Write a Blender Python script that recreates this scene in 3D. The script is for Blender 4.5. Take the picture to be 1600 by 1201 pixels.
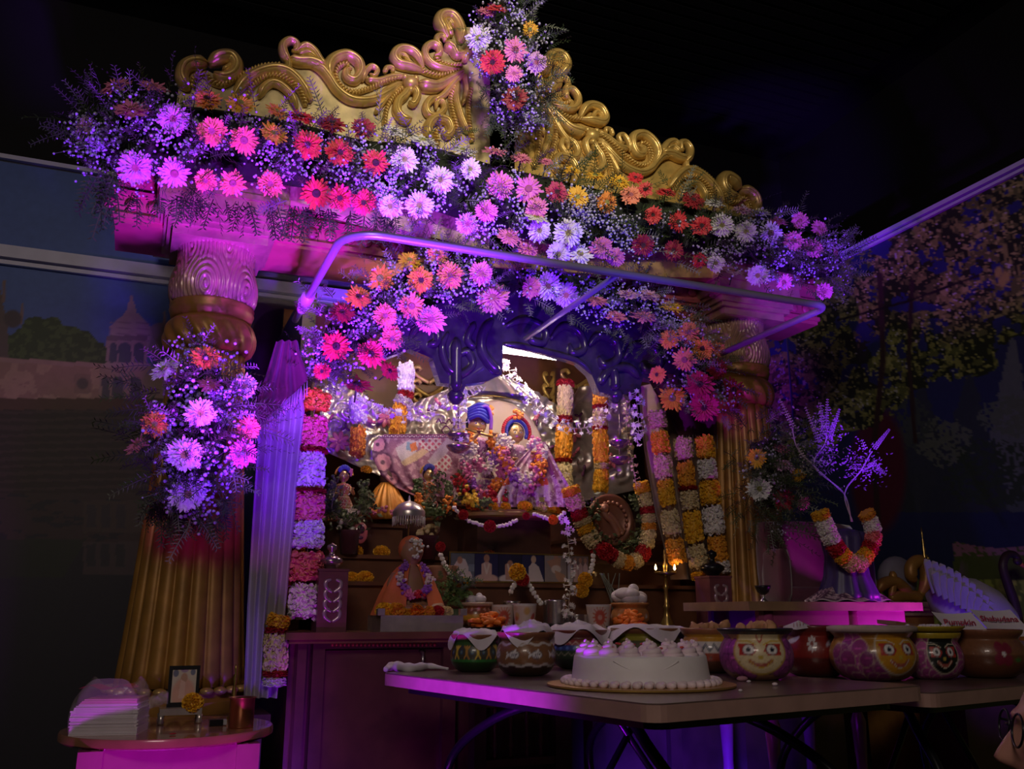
import bpy, math, random
import numpy as np
from mathutils import Vector, Matrix, Quaternion

for o in list(bpy.data.objects):
    bpy.data.objects.remove(o)
scene = bpy.context.scene
COL = scene.collection
rnd = random.Random(11)
nrg = np.random.default_rng(11)

# ------------------------------------------------------------------ camera
FPX = 1415.0
PITCH = math.atan(360 / 1415)
YAW = math.radians(22.3)
CAMZ = 0.91
cam_d = bpy.data.cameras.new('camera')
cam_d.sensor_width = 36.0
cam_d.lens = 36.0 * FPX / 1600.0
cam_d.clip_start = 0.02
cam = bpy.data.objects.new('camera', cam_d)
COL.objects.link(cam)
cam.location = (0, 0, CAMZ)
cam.rotation_euler = (math.pi / 2 + PITCH, 0, -YAW)
scene.camera = cam

# ------------------------------------------------------------------ view, world, stage lamps
scene.view_settings.view_transform = 'Standard'
scene.view_settings.look = 'None'
scene.view_settings.gamma = 1.0
scene.view_settings.use_curve_mapping = False
scene.view_settings.exposure = 0.0
w = bpy.data.worlds.new('hall_dimness')
scene.world = w
w.use_nodes = True
w.node_tree.nodes['Background'].inputs[0].default_value = (0.55, 0.50, 0.75, 1)
w.node_tree.nodes['Background'].inputs[1].default_value = 0.016


def aim(o, target):
    d = Vector(target) - o.location
    o.rotation_euler = d.to_track_quat('-Z', 'Y').to_euler()


def spot(name, loc, target, color, power, angle, blend=0.6, radius=0.05):
    l = bpy.data.lights.new(name, 'SPOT')
    l.color = color
    l.energy = power
    l.spot_size = math.radians(angle)
    l.spot_blend = blend
    l.shadow_soft_size = radius
    o = bpy.data.objects.new(name, l)
    COL.objects.link(o)
    o.location = loc
    aim(o, target)
    return o


def area(name, loc, target, color, power, sx, sy):
    l = bpy.data.lights.new(name, 'AREA')
    l.shape = 'RECTANGLE'
    l.size, l.size_y = sx, sy
    l.color = color
    l.energy = power
    o = bpy.data.objects.new(name, l)
    COL.objects.link(o)
    o.location = loc
    aim(o, target)
    return o


# stage LED cans on the floor and hall lamps high up behind the visitor
spot('led_can_magenta', (0.30, 1.75, 0.30), (0.26, 2.95, 2.14), (0.52, 0.010, 1.0), 270, 25, 0.5)
spot('led_can_violet', (0.40, 1.50, 0.30), (0.42, 2.88, 2.42), (0.27, 0.030, 1.0), 680, 42, 0.7)
spot('led_can_arch', (0.50, 1.25, 0.45), (0.88, 3.05, 2.04), (0.27, 0.025, 1.0), 330, 34, 0.8)
spot('led_can_blue', (1.25, 1.10, 0.60), (1.46, 3.10, 2.04), (0.08, 0.006, 1.0), 190, 28, 0.8)
spot('led_can_far_end', (1.75, 1.20, 0.90), (2.70, 2.93, 2.40), (0.22, 0.04, 1.0), 380, 23, 0.8)
spot('led_can_curtain', (0.33, 1.20, 0.45), (0.46, 3.0, 1.50), (0.16, 0.010, 1.0), 230, 22, 0.9)
spot('led_can_bouquet', (0.12, 1.20, 0.48), (0.15, 2.88, 1.52), (0.27, 0.035, 1.0), 120, 17, 0.8)
spot('led_can_curtain_foot', (0.55, 2.20, 0.10), (0.36, 3.0, 0.62), (0.12, 0.02, 1.0), 14, 36, 0.9)
spot('led_can_round_table', (0.12, 1.45, 0.12), (0.12, 2.3, 0.46), (0.70, 0.02, 1.0), 34, 40, 0.8)
spot('led_can_cake_table', (-0.30, 1.60, 0.12), (0.79, 2.20, 0.73), (0.40, 0.004, 1.0), 210, 38, 0.9)
spot('led_can_cabinet', (0.55, 2.10, 0.10), (0.72, 3.0, 0.55), (0.55, 0.02, 0.9), 9, 50, 0.9)
spot('led_can_side_stand', (3.20, 2.05, 0.72), (2.45, 2.60, 0.95), (0.85, 0.02, 0.95), 40, 36, 0.8)
spot('led_can_swan', (3.05, 2.15, 0.30), (3.10, 2.70, 0.88), (0.16, 0.04, 1.0), 7, 60, 0.8)
spot('led_can_tulsi', (1.90, 1.20, 0.90), (2.55, 2.70, 1.56), (0.22, 0.01, 1.0), 240, 14, 0.7)
spot('led_can_under_table', (1.62, 2.45, 0.08), (1.88, 2.98, 0.36), (0.08, 0.02, 1.0), 50, 70, 0.9)
spot('hall_spot_pediment', (0.7, -0.1, 3.15), (1.20, 3.0, 2.76), (1.0, 0.88, 0.62), 260, 40, 0.9, 0.12)
area('hall_lamp', (-0.9, -1.2, 3.0), (1.1, 3.0, 1.0), (1.0, 0.83, 0.72), 28, 1.2, 0.6)

# ------------------------------------------------------------------ photograph geometry helpers
cp_, sp_ = math.cos(PITCH), math.sin(PITCH)
sy_, cy_ = math.sin(YAW), math.cos(YAW)
CAM = Vector((0, 0, CAMZ))
RIGHT = Vector((cy_, -sy_, 0))
FWD = Vector((sy_, cy_, 0))


def ray(u, v):
    x = (u - 800) / FPX
    y = -(v - 600.5) / FPX
    fw = cp_ - y * sp_
    return Vector((fw * sy_ + x * cy_, fw * cy_ - x * sy_, y * cp_ + sp_))


def PY(u, v, Y):
    d = ray(u, v)
    return CAM + d * (Y / d.y)


def PX(u, v, X):
    d = ray(u, v)
    return CAM + d * (X / d.x)


def PZ(u, v, Z):
    d = ray(u, v)
    return CAM + d * ((Z - CAMZ) / d.z)


def mpp(P):
    """metres per photo pixel at a point"""
    d = Vector(P) - CAM
    h = d.x * sy_ + d.y * cy_
    return (h * cp_ + d.z * sp_) / FPX


def proj(P):
    P = np.asarray(P, float)
    X, Y, Z = P[..., 0], P[..., 1], P[..., 2] - CAMZ
    h = X * sy_ + Y * cy_
    r = X * cy_ - Y * sy_
    dep = h * cp_ + Z * sp_
    up = Z * cp_ - h * sp_
    return 800 + FPX * r / dep, 600.5 - FPX * up / dep


# ------------------------------------------------------------------ materials
MATS = {}


def mat(name, col, rough=0.5, metal=0.0, var=0.12, scale=18.0, bump=0.0, bscale=60.0, emit=None,
        estr=0.0, trans=0.0, coat=0.0, sub=0.0, alpha=1.0, sheen=0.0):
    if name in MATS:
        return MATS[name]
    m = bpy.data.materials.new(name)
    m.use_nodes = True
    nt = m.node_tree
    b = nt.nodes['Principled BSDF']
    b.inputs['Roughness'].default_value = rough
    b.inputs['Metallic'].default_value = metal
    b.inputs['Coat Weight'].default_value = coat
    b.inputs['Transmission Weight'].default_value = trans
    b.inputs['Subsurface Weight'].default_value = sub
    b.inputs['Sheen Weight'].default_value = sheen
    b.inputs['Alpha'].default_value = alpha
    tc = nt.nodes.new('ShaderNodeTexCoord')
    nz = nt.nodes.new('ShaderNodeTexNoise')
    nz.inputs['Scale'].default_value = scale
    nz.inputs['Detail'].default_value = 4
    nt.links.new(tc.outputs['Object'], nz.inputs['Vector'])
    rp = nt.nodes.new('ShaderNodeValToRGB')
    c = np.array(col[:3])
    rp.color_ramp.elements[0].position = 0.3
    rp.color_ramp.elements[1].position = 0.7
    rp.color_ramp.elements[0].color = (*np.clip(c * (1 - var), 0, 1), 1)
    rp.color_ramp.elements[1].color = (*np.clip(c * (1 + var), 0, 1), 1)
    nt.links.new(nz.outputs['Fac'], rp.inputs['Fac'])
    nt.links.new(rp.outputs['Color'], b.inputs['Base Color'])
    if bump:
        n2 = nt.nodes.new('ShaderNodeTexNoise')
        n2.inputs['Scale'].default_value = bscale
        n2.inputs['Detail'].default_value = 5
        nt.links.new(tc.outputs['Object'], n2.inputs['Vector'])
        bp = nt.nodes.new('ShaderNodeBump')
        bp.inputs['Strength'].default_value = bump
        bp.inputs['Distance'].default_value = 0.004
        nt.links.new(n2.outputs['Fac'], bp.inputs['Height'])
        nt.links.new(bp.outputs['Normal'], b.inputs['Normal'])
    if emit:
        b.inputs['Emission Color'].default_value = (*emit, 1)
        b.inputs['Emission Strength'].default_value = estr
    MATS[name] = m
    return m


def vmat(name, rough=0.5, metal=0.0, coat=0.0, bump=0.0, bscale=80.0, noise=0.1):
    """paint or print: colour taken from the mesh's own colour attribute"""
    if name in MATS:
        return MATS[name]
    m = bpy.data.materials.new(name)
    m.use_nodes = True
    nt = m.node_tree
    b = nt.nodes['Principled BSDF']
    b.inputs['Roughness'].default_value = rough
    b.inputs['Metallic'].default_value = metal
    b.inputs['Coat Weight'].default_value = coat
    at = nt.nodes.new('ShaderNodeAttribute')
    at.attribute_name = 'Col'
    tc = nt.nodes.new('ShaderNodeTexCoord')
    nz = nt.nodes.new('ShaderNodeTexNoise')
    nz.inputs['Scale'].default_value = bscale
    nz.inputs['Detail'].default_value = 4
    nt.links.new(tc.outputs['Object'], nz.inputs['Vector'])
    mp = nt.nodes.new('ShaderNodeMapRange')
    mp.inputs['From Min'].default_value = 0.25
    mp.inputs['From Max'].default_value = 0.75
    mp.inputs['To Min'].default_value = 1 - noise
    mp.inputs['To Max'].default_value = 1 + noise
    nt.links.new(nz.outputs['Fac'], mp.inputs['Value'])
    mx = nt.nodes.new('ShaderNodeVectorMath')
    mx.operation = 'SCALE'
    nt.links.new(at.outputs['Color'], mx.inputs[0])
    nt.links.new(mp.outputs['Result'], mx.inputs['Scale'])
    nt.links.new(mx.outputs['Vector'], b.inputs['Base Color'])
    if bump:
        bp = nt.nodes.new('ShaderNodeBump')
        bp.inputs['Strength'].default_value = bump
        bp.inputs['Distance'].default_value = 0.003
        nt.links.new(nz.outputs['Fac'], bp.inputs['Height'])
        nt.links.new(bp.outputs['Normal'], b.inputs['Normal'])
    MATS[name] = m
    return m


# ------------------------------------------------------------------ numpy noise
def vnoise(x, y, seed=0):
    xi = np.floor(x).astype(np.int64)
    yi = np.floor(y).astype(np.int64)
    xf = x - xi
    yf = y - yi

    def h(a, b):
        n = (a * 374761393 + b * 668265263 + seed * 144269) & 0x7fffffff
        n = ((n ^ (n >> 13)) * 1274126177) & 0x7fffffff
        return ((n ^ (n >> 16)) & 0xffff) / 65535.0
    sx = xf * xf * (3 - 2 * xf)
    sy = yf * yf * (3 - 2 * yf)
    a = h(xi, yi) * (1 - sx) + h(xi + 1, yi) * sx
    b = h(xi, yi + 1) * (1 - sx) + h(xi + 1, yi + 1) * sx
    return a * (1 - sy) + b * sy


def fbm(x, y, seed=0, oct=4):
    s = 0
    a = 0.5
    t = 0
    for i in range(oct):
        s = s + a * vnoise(x * 2 ** i, y * 2 ** i, seed + i)
        t += a
        a *= 0.5
    return s / t


class Paint:
    """flat print or brush painting evaluated on arrays of coordinates"""

    def __init__(self, x, y, base):
        self.x = np.asarray(x, float)
        self.y = np.asarray(y, float)
        self.c = np.empty(self.x.shape + (3,))
        self.c[:] = base

    def put(self, m, col):
        m = np.clip(np.asarray(m, float), 0, 1)[..., None]
        self.c = self.c * (1 - m) + np.asarray(col) * m
        return self

    def ell(self, cx, cy, rx, ry, col, soft=0.12, rot=0.0):
        dx, dy = self.x - cx, self.y - cy
        c, s = math.cos(rot), math.sin(rot)
        d = np.sqrt(((dx * c + dy * s) / rx) ** 2 + ((-dx * s + dy * c) / ry) ** 2)
        return self.put((1 + soft - d) / (2 * soft), col)

    def rect(self, x0, y0, x1, y1, col):
        return self.put((self.x >= x0) & (self.x <= x1) & (self.y >= y0) & (self.y <= y1), col)

    def poly(self, pts, col):
        inside = np.zeros(self.x.shape, bool)
        n = len(pts)
        for i in range(n):
            x0, y0 = pts[i]
            x1, y1 = pts[(i + 1) % n]
            if y0 == y1:
                continue
            cond = ((y0 > self.y) != (y1 > self.y))
            xx = (x1 - x0) * (self.y - y0) / (y1 - y0) + x0
            inside ^= cond & (self.x < xx)
        return self.put(inside, col)

    def line(self, pts, wd, col):
        d = np.full(self.x.shape, 1e9)
        for (x0, y0), (x1, y1) in zip(pts[:-1], pts[1:]):
            vx, vy = x1 - x0, y1 - y0
            L = vx * vx + vy * vy + 1e-12
            t = np.clip(((self.x - x0) * vx + (self.y - y0) * vy) / L, 0, 1)
            d = np.minimum(d, np.hypot(self.x - x0 - t * vx, self.y - y0 - t * vy))
        return self.put((wd * 0.5 - d) / (0.3 * wd) + 0.5, col)


# ------------------------------------------------------------------ mesh builder
def unit_ico(sub=0):
    t = (1 + 5 ** 0.5) / 2
    v = [(-1, t, 0), (1, t, 0), (-1, -t, 0), (1, -t, 0), (0, -1, t), (0, 1, t), (0, -1, -t), (0, 1, -t),
         (t, 0, -1), (t, 0, 1), (-t, 0, -1), (-t, 0, 1)]
    f = [(0, 11, 5), (0, 5, 1), (0, 1, 7), (0, 7, 10), (0, 10, 11), (1, 5, 9), (5, 11, 4), (11, 10, 2), (10, 7, 6),
         (7, 1, 8), (3, 9, 4), (3, 4, 2), (3, 2, 6), (3, 6, 8), (3, 8, 9), (4, 9, 5), (2, 4, 11), (6, 2, 10),
         (8, 6, 7), (9, 8, 1)]
    v = [np.array(p) / np.linalg.norm(p) for p in v]
    for _ in range(sub):
        nf = []
        cache = {}

        def midp(a, b):
            k = (min(a, b), max(a, b))
            if k not in cache:
                m = v[a] + v[b]
                v.append(m / np.linalg.norm(m))
                cache[k] = len(v) - 1
            return cache[k]
        for a, b, c in f:
            x, y, z = midp(a, b), midp(b, c), midp(c, a)
            nf += [(a, x, z), (b, y, x), (c, z, y), (x, y, z)]
        f = nf
    return np.array(v), f


ICO = {0: unit_ico(0), 1: unit_ico(1), 2: unit_ico(2)}
ROOT = {}      # object name -> world offset of its root


def crom(pts, n=6, closed=False):
    P = [Vector(p) for p in pts]
    out = []
    m = len(P)
    rng = range(m if closed else m - 1)
    for i in rng:
        if closed:
            p0, p1, p2, p3 = P[(i - 1) % m], P[i], P[(i + 1) % m], P[(i + 2) % m]
        else:
            p0, p1, p2, p3 = P[max(i - 1, 0)], P[i], P[i + 1], P[min(i + 2, m - 1)]
        for k in range(n):
            t = k / n
            out.append(0.5 * ((2 * p1) + (p2 - p0) * t + (2 * p0 - 5 * p1 + 4 * p2 - p3) * t * t
                              + (3 * p1 - p0 - 3 * p2 + p3) * t ** 3))
    if not closed:
        out.append(P[-1].copy())
    return out


class MB:
    def __init__(self):
        self.v = []
        self.f = []
        self.c = []
        self.n = 0

    def add(self, verts, faces, col=None):
        verts = np.asarray(verts, float).reshape(-1, 3)
        n = self.n
        self.v.append(verts)
        self.f += [tuple(i + n for i in f) for f in faces]
        if col is not None:
            col = np.asarray(col, float)
            if col.ndim == 1:
                col = np.tile(col[:3], (len(verts), 1))
            self.c.append(col.reshape(-1, 3))
        self.n += len(verts)
        return self

    def box(self, lo, hi, col=None, rotz=0.0, pivot=None):
        x0, y0, z0 = lo
        x1, y1, z1 = hi
        V = np.array([(x0, y0, z0), (x1, y0, z0), (x1, y1, z0), (x0, y1, z0), (x0, y0, z1), (x1, y0, z1),
                      (x1, y1, z1), (x0, y1, z1)], float)
        if rotz:
            pv = np.array(pivot if pivot is not None else ((x0 + x1) / 2, (y0 + y1) / 2, 0))
            c, s = math.cos(rotz), math.sin(rotz)
            d = V - pv
            V = np.stack([d[:, 0] * c - d[:, 1] * s, d[:, 0] * s + d[:, 1] * c, d[:, 2]], 1) + pv
        return self.add(V, [(0, 3, 2, 1), (4, 5, 6, 7), (0, 1, 5, 4), (1, 2, 6, 5), (2, 3, 7, 6), (3, 0, 4, 7)], col)

    def cbox(self, c, size, col=None, rotz=0.0):
        c = Vector(c)
        s = Vector(size) / 2
        return self.box(c - s, c + s, col, rotz, pivot=(c.x, c.y, c.z) if rotz else None)

    def tube(self, pts, r, n=8, col=None, closed=False, flat=None):
        pts = [Vector(p) for p in pts]
        m = len(pts)
        if not hasattr(r, '__len__'):
            r = [r] * m
        V = []
        prev = None
        for i, p in enumerate(pts):
            if closed:
                t = pts[(i + 1) % m] - pts[i - 1]
            else:
                t = pts[min(i + 1, m - 1)] - pts[max(i - 1, 0)]
            if t.length < 1e-9:
                t = Vector((0, 0, 1))
            t.normalize()
            if prev is None:
                a = Vector((0, 1, 0)) if abs(t.y) < 0.9 else Vector((1, 0, 0))
            else:
                a = prev
            a = (a - t * a.dot(t))
            if a.length < 1e-6:
                a = Vector((1, 0, 0)) - t * t.x
            a.normalize()
            prev = a
            b = t.cross(a)
            for k in range(n):
                an = 2 * math.pi * k / n
                V.append(p + (a * math.cos(an) * (flat or 1.0) + b * math.sin(an)) * r[i])
        F = []
        rings = m if closed else m - 1
        for i in range(rings):
            for k in range(n):
                a0 = i * n + k
                a1 = i * n + (k + 1) % n
                b0 = ((i + 1) % m) * n + k
                b1 = ((i + 1) % m) * n + (k + 1) % n
                F.append((a0, a1, b1, b0))
        if not closed:
            F.append(tuple(range(n - 1, -1, -1)))
            F.append(tuple((m - 1) * n + k for k in range(n)))
        return self.add([tuple(q) for q in V], F, col)

    def lathe(self, prof, n=32, center=(0, 0, 0), col=None, fn=None, cap=True, M=None):
        """prof: list of (radius, z); fn(theta, z, r)->r"""
        cx, cy, cz = center
        th = np.arange(n) * 2 * math.pi / n
        V = []
        for r, z in prof:
            rr = np.full(n, r, float)
            if fn is not None:
                rr = fn(th, z, rr)
            V.append(np.stack([rr * np.cos(th), rr * np.sin(th), np.full(n, z)], 1))
        V = np.concatenate(V)
        if M is not None:
            V = V @ np.array(M.to_3x3()).T
        V = V + np.array([cx, cy, cz])
        F = []
        m = len(prof)
        for i in range(m - 1):
            for k in range(n):
                F.append((i * n + k, i * n + (k + 1) % n, (i + 1) * n + (k + 1) % n, (i + 1) * n + k))
        if cap:
            F.append(tuple(range(n - 1, -1, -1)))
            F.append(tuple((m - 1) * n + k for k in range(n)))
        return self.add(V, F, col)

    def ball(self, c, r, sub=1, col=None, M=None):
        v, f = ICO[sub]
        s = np.asarray(r if hasattr(r, '__len__') else (r, r, r), float)
        V = v * s
        if M is not None:
            V = V @ np.array(M.to_3x3()).T
        return self.add(V + np.array(tuple(c)), f, col)

    def grid(self, P, col=None):
        """P: (a,b,3) array of points"""
        P = np.asarray(P, float)
        a, b = P.shape[:2]
        i = np.arange(a - 1)[:, None] * b + np.arange(b - 1)[None, :]
        F = np.stack([i, i + 1, i + b + 1, i + b], -1).reshape(-1, 4)
        return self.add(P.reshape(-1, 3), [tuple(x) for x in F.tolist()], None if col is None else np.asarray(col).reshape(-1, 3))

    def prism(self, pts, d, col=None):
        """polygon pts (3d) extruded by vector d"""
        d = Vector(d)
        P = [Vector(p) for p in pts]
        n = len(P)
        V = [tuple(p) for p in P] + [tuple(p + d) for p in P]
        F = [tuple(range(n)), tuple(range(2 * n - 1, n - 1, -1))]
        F += [(i, i + n, (i + 1) % n + n, (i + 1) % n) for i in range(n)]
        return self.add(V, F, col)

    def mesh(self, name, mt, origin=(0, 0, 0), smooth=True):
        me = bpy.data.meshes.new(name)
        V = np.concatenate(self.v) - np.array(tuple(origin))
        me.from_pydata(V.tolist(), [], self.f)
        if self.c:
            ca = me.color_attributes.new('Col', 'FLOAT_COLOR', 'POINT')
            cc = np.ones((len(V), 4), np.float32)
            cc[:, :3] = np.concatenate(self.c)
            ca.data.foreach_set('color', cc.ravel())
        if smooth:
            me.polygons.foreach_set('use_smooth', np.ones(len(me.polygons), bool))
        if mt:
            me.materials.append(mt)
        me.update()
        return me

    def build(self, name, mt, parent=None, origin=None, smooth=True, angle=None):
        if parent is not None:
            off = ROOT[parent.name]
        elif origin is not None:
            off = Vector(origin)
        else:
            V = np.concatenate(self.v)
            lo, hi = V.min(0), V.max(0)
            off = Vector(((lo[0] + hi[0]) / 2, (lo[1] + hi[1]) / 2, lo[2]))
        me = self.mesh(name, mt, off, smooth)
        if smooth and angle is not None:
            me.set_sharp_from_angle(angle=math.radians(angle))
        o = bpy.data.objects.new(name, me)
        COL.objects.link(o)
        if parent is not None:
            o.parent = parent
        else:
            o.location = off
        ROOT[o.name] = off
        return o


def thing(name, label, cat, loc, group=None):
    o = bpy.data.objects.new(name, None)
    COL.objects.link(o)
    o.empty_display_size = 0.05
    o.location = loc
    ROOT[o.name] = Vector(loc)
    return tag(o, label, cat, group)


def tag(o, label=None, cat=None, group=None, kind=None):
    if label:
        o['label'] = label
    if cat:
        o['category'] = cat
    if group:
        o['group'] = group
    if kind:
        o['kind'] = kind
    return o


def inst(name, me, M, parent=None, mt=None):
    """a mesh placed with a full matrix (local to the parent's origin)"""
    o = bpy.data.objects.new(name, me)
    COL.objects.link(o)
    if parent is not None:
        o.parent = parent
        M = Matrix.Translation(-ROOT[parent.name]) @ M
    o.matrix_local = M
    if mt is not None:
        o.material_slots[0].link = 'OBJECT'
        o.material_slots[0].material = mt
    ROOT[o.name] = ROOT[parent.name] if parent is not None else M.translation.copy()
    return o


def frame_to(n, spin=0.0, up=Vector((0, 0, 1))):
    """rotation whose +Z points along n"""
    return Vector(n).to_track_quat('Z', 'Y').to_matrix().to_4x4() @ Matrix.Rotation(spin, 4, 'Z')

# ------------------------------------------------------------------ room shell
BACK_Y = 4.2
WALL_X = 3.51
m_black = mat('ceiling_black', (0.004, 0.0035, 0.005), 0.8, var=0.3, scale=3)
m_floor = mat('floor_dark_stone', (0.05, 0.045, 0.045), 0.35, var=0.3, scale=4)
m_alu = mat('white_aluminium', (0.74, 0.72, 0.95), 0.35, var=0.05)
m_wallp = mat('wall_dark_paint', (0.10, 0.11, 0.16), 0.8, var=0.1)

fl = MB().box((-3.0, -2.6, -0.05), (WALL_X + 0.1, BACK_Y + 0.1, 0.0)).build('floor', m_floor, smooth=False)
tag(fl, kind='structure')
ce = MB().box((-3.0, -2.6, 3.9), (WALL_X + 0.35, BACK_Y + 0.35, 3.95)).build('ceiling', m_black, smooth=False)
tag(ce, kind='structure')
for i in range(40):
    y = 1.0 + i * 0.08
    s = MB().box((-3.0, y, 3.872), (WALL_X + 0.05, y + 0.055, 3.9)).build('ceiling_slat', m_black, parent=ce, smooth=False)
WT = 2.86
wb = MB().box((-3.0, BACK_Y, 0.0), (WALL_X + 0.1, BACK_Y + 0.08, WT)).build('wall_back', m_wallp, smooth=False)
tag(wb, kind='structure')
wr = MB().box((WALL_X, -2.6, 0.0), (WALL_X + 0.08, BACK_Y, WT)).build('wall_right', m_wallp, smooth=False)
tag(wr, kind='structure')
wu = MB().box((-3.0, BACK_Y + 0.3, WT), (WALL_X + 0.4, BACK_Y + 0.35, 3.9)).build('wall_upper', m_black, smooth=False)
tag(wu, kind='structure')
wu = MB().box((WALL_X + 0.3, -2.6, WT), (WALL_X + 0.35, BACK_Y + .35, 3.9)).build('wall_upper_right', m_black, smooth=False)
tag(wu, kind='structure')
wu = MB().box((-3.05, -2.6, 0), (-3.0, BACK_Y + .35, 3.9)).build('wall_left', m_black, smooth=False)
tag(wu, kind='structure')
# aluminium rails of the printed panels
zb = PY(135, 414, BACK_Y).z
t = MB()
t.box((-3.0, BACK_Y - 0.05, zb - 0.026), (1.2, BACK_Y - 0.012, zb + 0.028))
t.box((-3.0, BACK_Y - 0.032, zb - 0.052), (1.2, BACK_Y - 0.012, zb - 0.034))
tag(t.build('trim_1', m_alu, smooth=False), kind='structure')
t = MB().box((-3.0, BACK_Y - 0.03, WT - 0.012), (WALL_X - 0.02, BACK_Y - 0.002, WT + 0.008))
tag(t.build('trim_2', m_alu, smooth=False), kind='structure')
t = MB()
t.box((WALL_X - 0.03, -2.6, WT - 0.012), (WALL_X - 0.002, BACK_Y - 0.03, WT + 0.010))
t.box((WALL_X - 0.022, -2.6, WT - 0.036), (WALL_X - 0.002, BACK_Y - 0.03, WT - 0.022))
tag(t.build('trim_3', m_alu, smooth=False), kind='structure')

# printed palace panel on the back wall -------------------------------------------------
m_print = vmat('printed_vinyl', 0.55, noise=0.08, bscale=30)
def wall_grid(xs, zs, Y):
    X, Z = np.meshgrid(xs, zs)
    return np.stack([X, np.full_like(X, Y), Z], -1)
G = wall_grid(np.linspace(-1.35, 0.75, 330), np.linspace(0.05, WT - 0.02, 420), BACK_Y - 0.006)
U, V = proj(G)
wx, wz = G[..., 0], G[..., 2]
sky = np.array([0.105, 0.18, 0.52])
pt = Paint(U, V, sky)
pt.c *= (0.85 + 0.3 * fbm(wx * 2, wz * 3, 3))[..., None]
# distant pale domes to the right
dome = (0.42, 0.36, 0.40)
def hdome(cx, cz, r, h, col):
    pt.ell(cx, cz, r, h, col, 0.03)
pt.ell(455, 452, 60, 45, (0.30, 0.28, 0.36), 0.03)
pt.rect(395, 452, 520, 560, (0.26, 0.22, 0.28))
pt.ell(440, 530, 48, 48, (0.12, 0.10, 0.14), 0.03)
pt.rect(392, 530, 488, 640, (0.10, 0.08, 0.11))
pt.line([(396, 425), (396, 445)], 4, (0.28, 0.25, 0.33))
# trees
tree_top = 545 - 42 * np.exp(-((U - 55) / 45.) ** 2) - 30 * np.exp(-((U - 110) / 50.) ** 2) + 22 * (fbm(U / 14, V / 30, 5) - .5)
pt.put((V > tree_top) & (U < 168) & (V < 590), (0.045, 0.075, 0.03))
pt.put((V > tree_top) & (U < 168) & (V < 590) & (fbm(U / 9, V / 7, 8) > .55), (0.09, 0.14, 0.05))
# temple at the far left
pt.poly([(-40, 600), (-40, 455), (0, 450), (6, 480), (12, 500), (14, 600)], (0.16, 0.11, 0.12))
pt.line([(5, 470), (7, 440)], 5, (0.26, 0.16, 0.16))
pt.line([(33, 505), (35, 475)], 4, (0.30, 0.18, 0.18))
pt.ell(20, 498, 14, 14, (0.10, 0.07, 0.09), .1)
# chhatri
pale = (0.50, 0.36, 0.38)
pt.ell(252, 530, 26, 26, (0.36, 0.27, 0.32), 0.04)
pt.line([(257, 505), (257, 488)], 4, (0.40, 0.28, 0.30))
pt.ell(204, 524, 33, 32, pale, 0.04)
pt.poly([(170, 512), (196, 488), (202, 470), (209, 470), (214, 488), (236, 512)], pale)
pt.line([(205, 474), (205, 464)], 5, (0.5, 0.34, 0.33))
for k in range(4):
    pt.line([(172, 503 + 9 * k), (236, 505 + 9 * k)], 1.6, (0.36, 0.25, 0.29))
pt.rect(166, 524, 230, 532, (0.24, 0.17, 0.20))
pt.rect(166, 532, 230, 572, (0.44, 0.30, 0.31))
for cx, wd in ((177, 6), (195, 10), (217, 8)):
    pt.ell(cx, 543, wd, 8, (0.10, 0.10, 0.16), 0.08)
    pt.rect(cx - wd, 543, cx + wd, 566, (0.10, 0.10, 0.16))
pt.rect(160, 567, 236, 573, (0.52, 0.36, 0.36))
# long palace wall
top = 558 + 0.06 * U
pt.put((V > top) & (V < 626) & (U < 158), (0.44, 0.25, 0.22))
pt.put((V > top) & (V < 626) & (U < 158) & (fbm(U / 22, V / 26, 12) > .52), (0.56, 0.35, 0.28))
pt.put((V > top) & (V < top + 7) & (U < 158), (0.50, 0.30, 0.29))
pt.rect(155, 573, 270, 628, (0.46, 0.30, 0.27))
for cx, wd in ((165, 6), (184, 9), (212, 8)):
    pt.ell(cx, 597, wd, 9, (0.12, 0.10, 0.14), 0.08)
    pt.rect(cx - wd, 597, cx + wd, 622, (0.12, 0.10, 0.14))
pt.rect(116, 584, 142, 614, (0.36, 0.21, 0.19))
pt.ell(129, 599, 9, 9, (0.14, 0.10, 0.11), .15)
# ghat steps
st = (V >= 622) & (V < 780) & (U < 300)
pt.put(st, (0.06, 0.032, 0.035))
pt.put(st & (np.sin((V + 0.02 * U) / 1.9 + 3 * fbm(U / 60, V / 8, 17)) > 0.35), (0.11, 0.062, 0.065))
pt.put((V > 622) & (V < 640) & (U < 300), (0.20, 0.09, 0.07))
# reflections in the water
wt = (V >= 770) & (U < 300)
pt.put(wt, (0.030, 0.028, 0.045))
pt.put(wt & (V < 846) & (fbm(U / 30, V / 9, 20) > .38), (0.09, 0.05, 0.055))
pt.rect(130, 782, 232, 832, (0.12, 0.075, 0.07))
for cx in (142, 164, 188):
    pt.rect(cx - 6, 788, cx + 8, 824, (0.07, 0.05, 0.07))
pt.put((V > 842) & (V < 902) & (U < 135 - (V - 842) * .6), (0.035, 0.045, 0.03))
pt.rect(130, 846, 232, 898, (0.12, 0.08, 0.09))
for cx in (142, 164, 188):
    pt.rect(cx - 7, 850, cx + 7, 885, (0.05, 0.045, 0.06))
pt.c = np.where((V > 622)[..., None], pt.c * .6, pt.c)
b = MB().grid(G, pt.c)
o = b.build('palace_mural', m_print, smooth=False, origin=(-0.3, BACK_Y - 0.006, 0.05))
tag(o, 'printed wall panel of a domed riverside palace under blue evening sky', 'mural')

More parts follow.
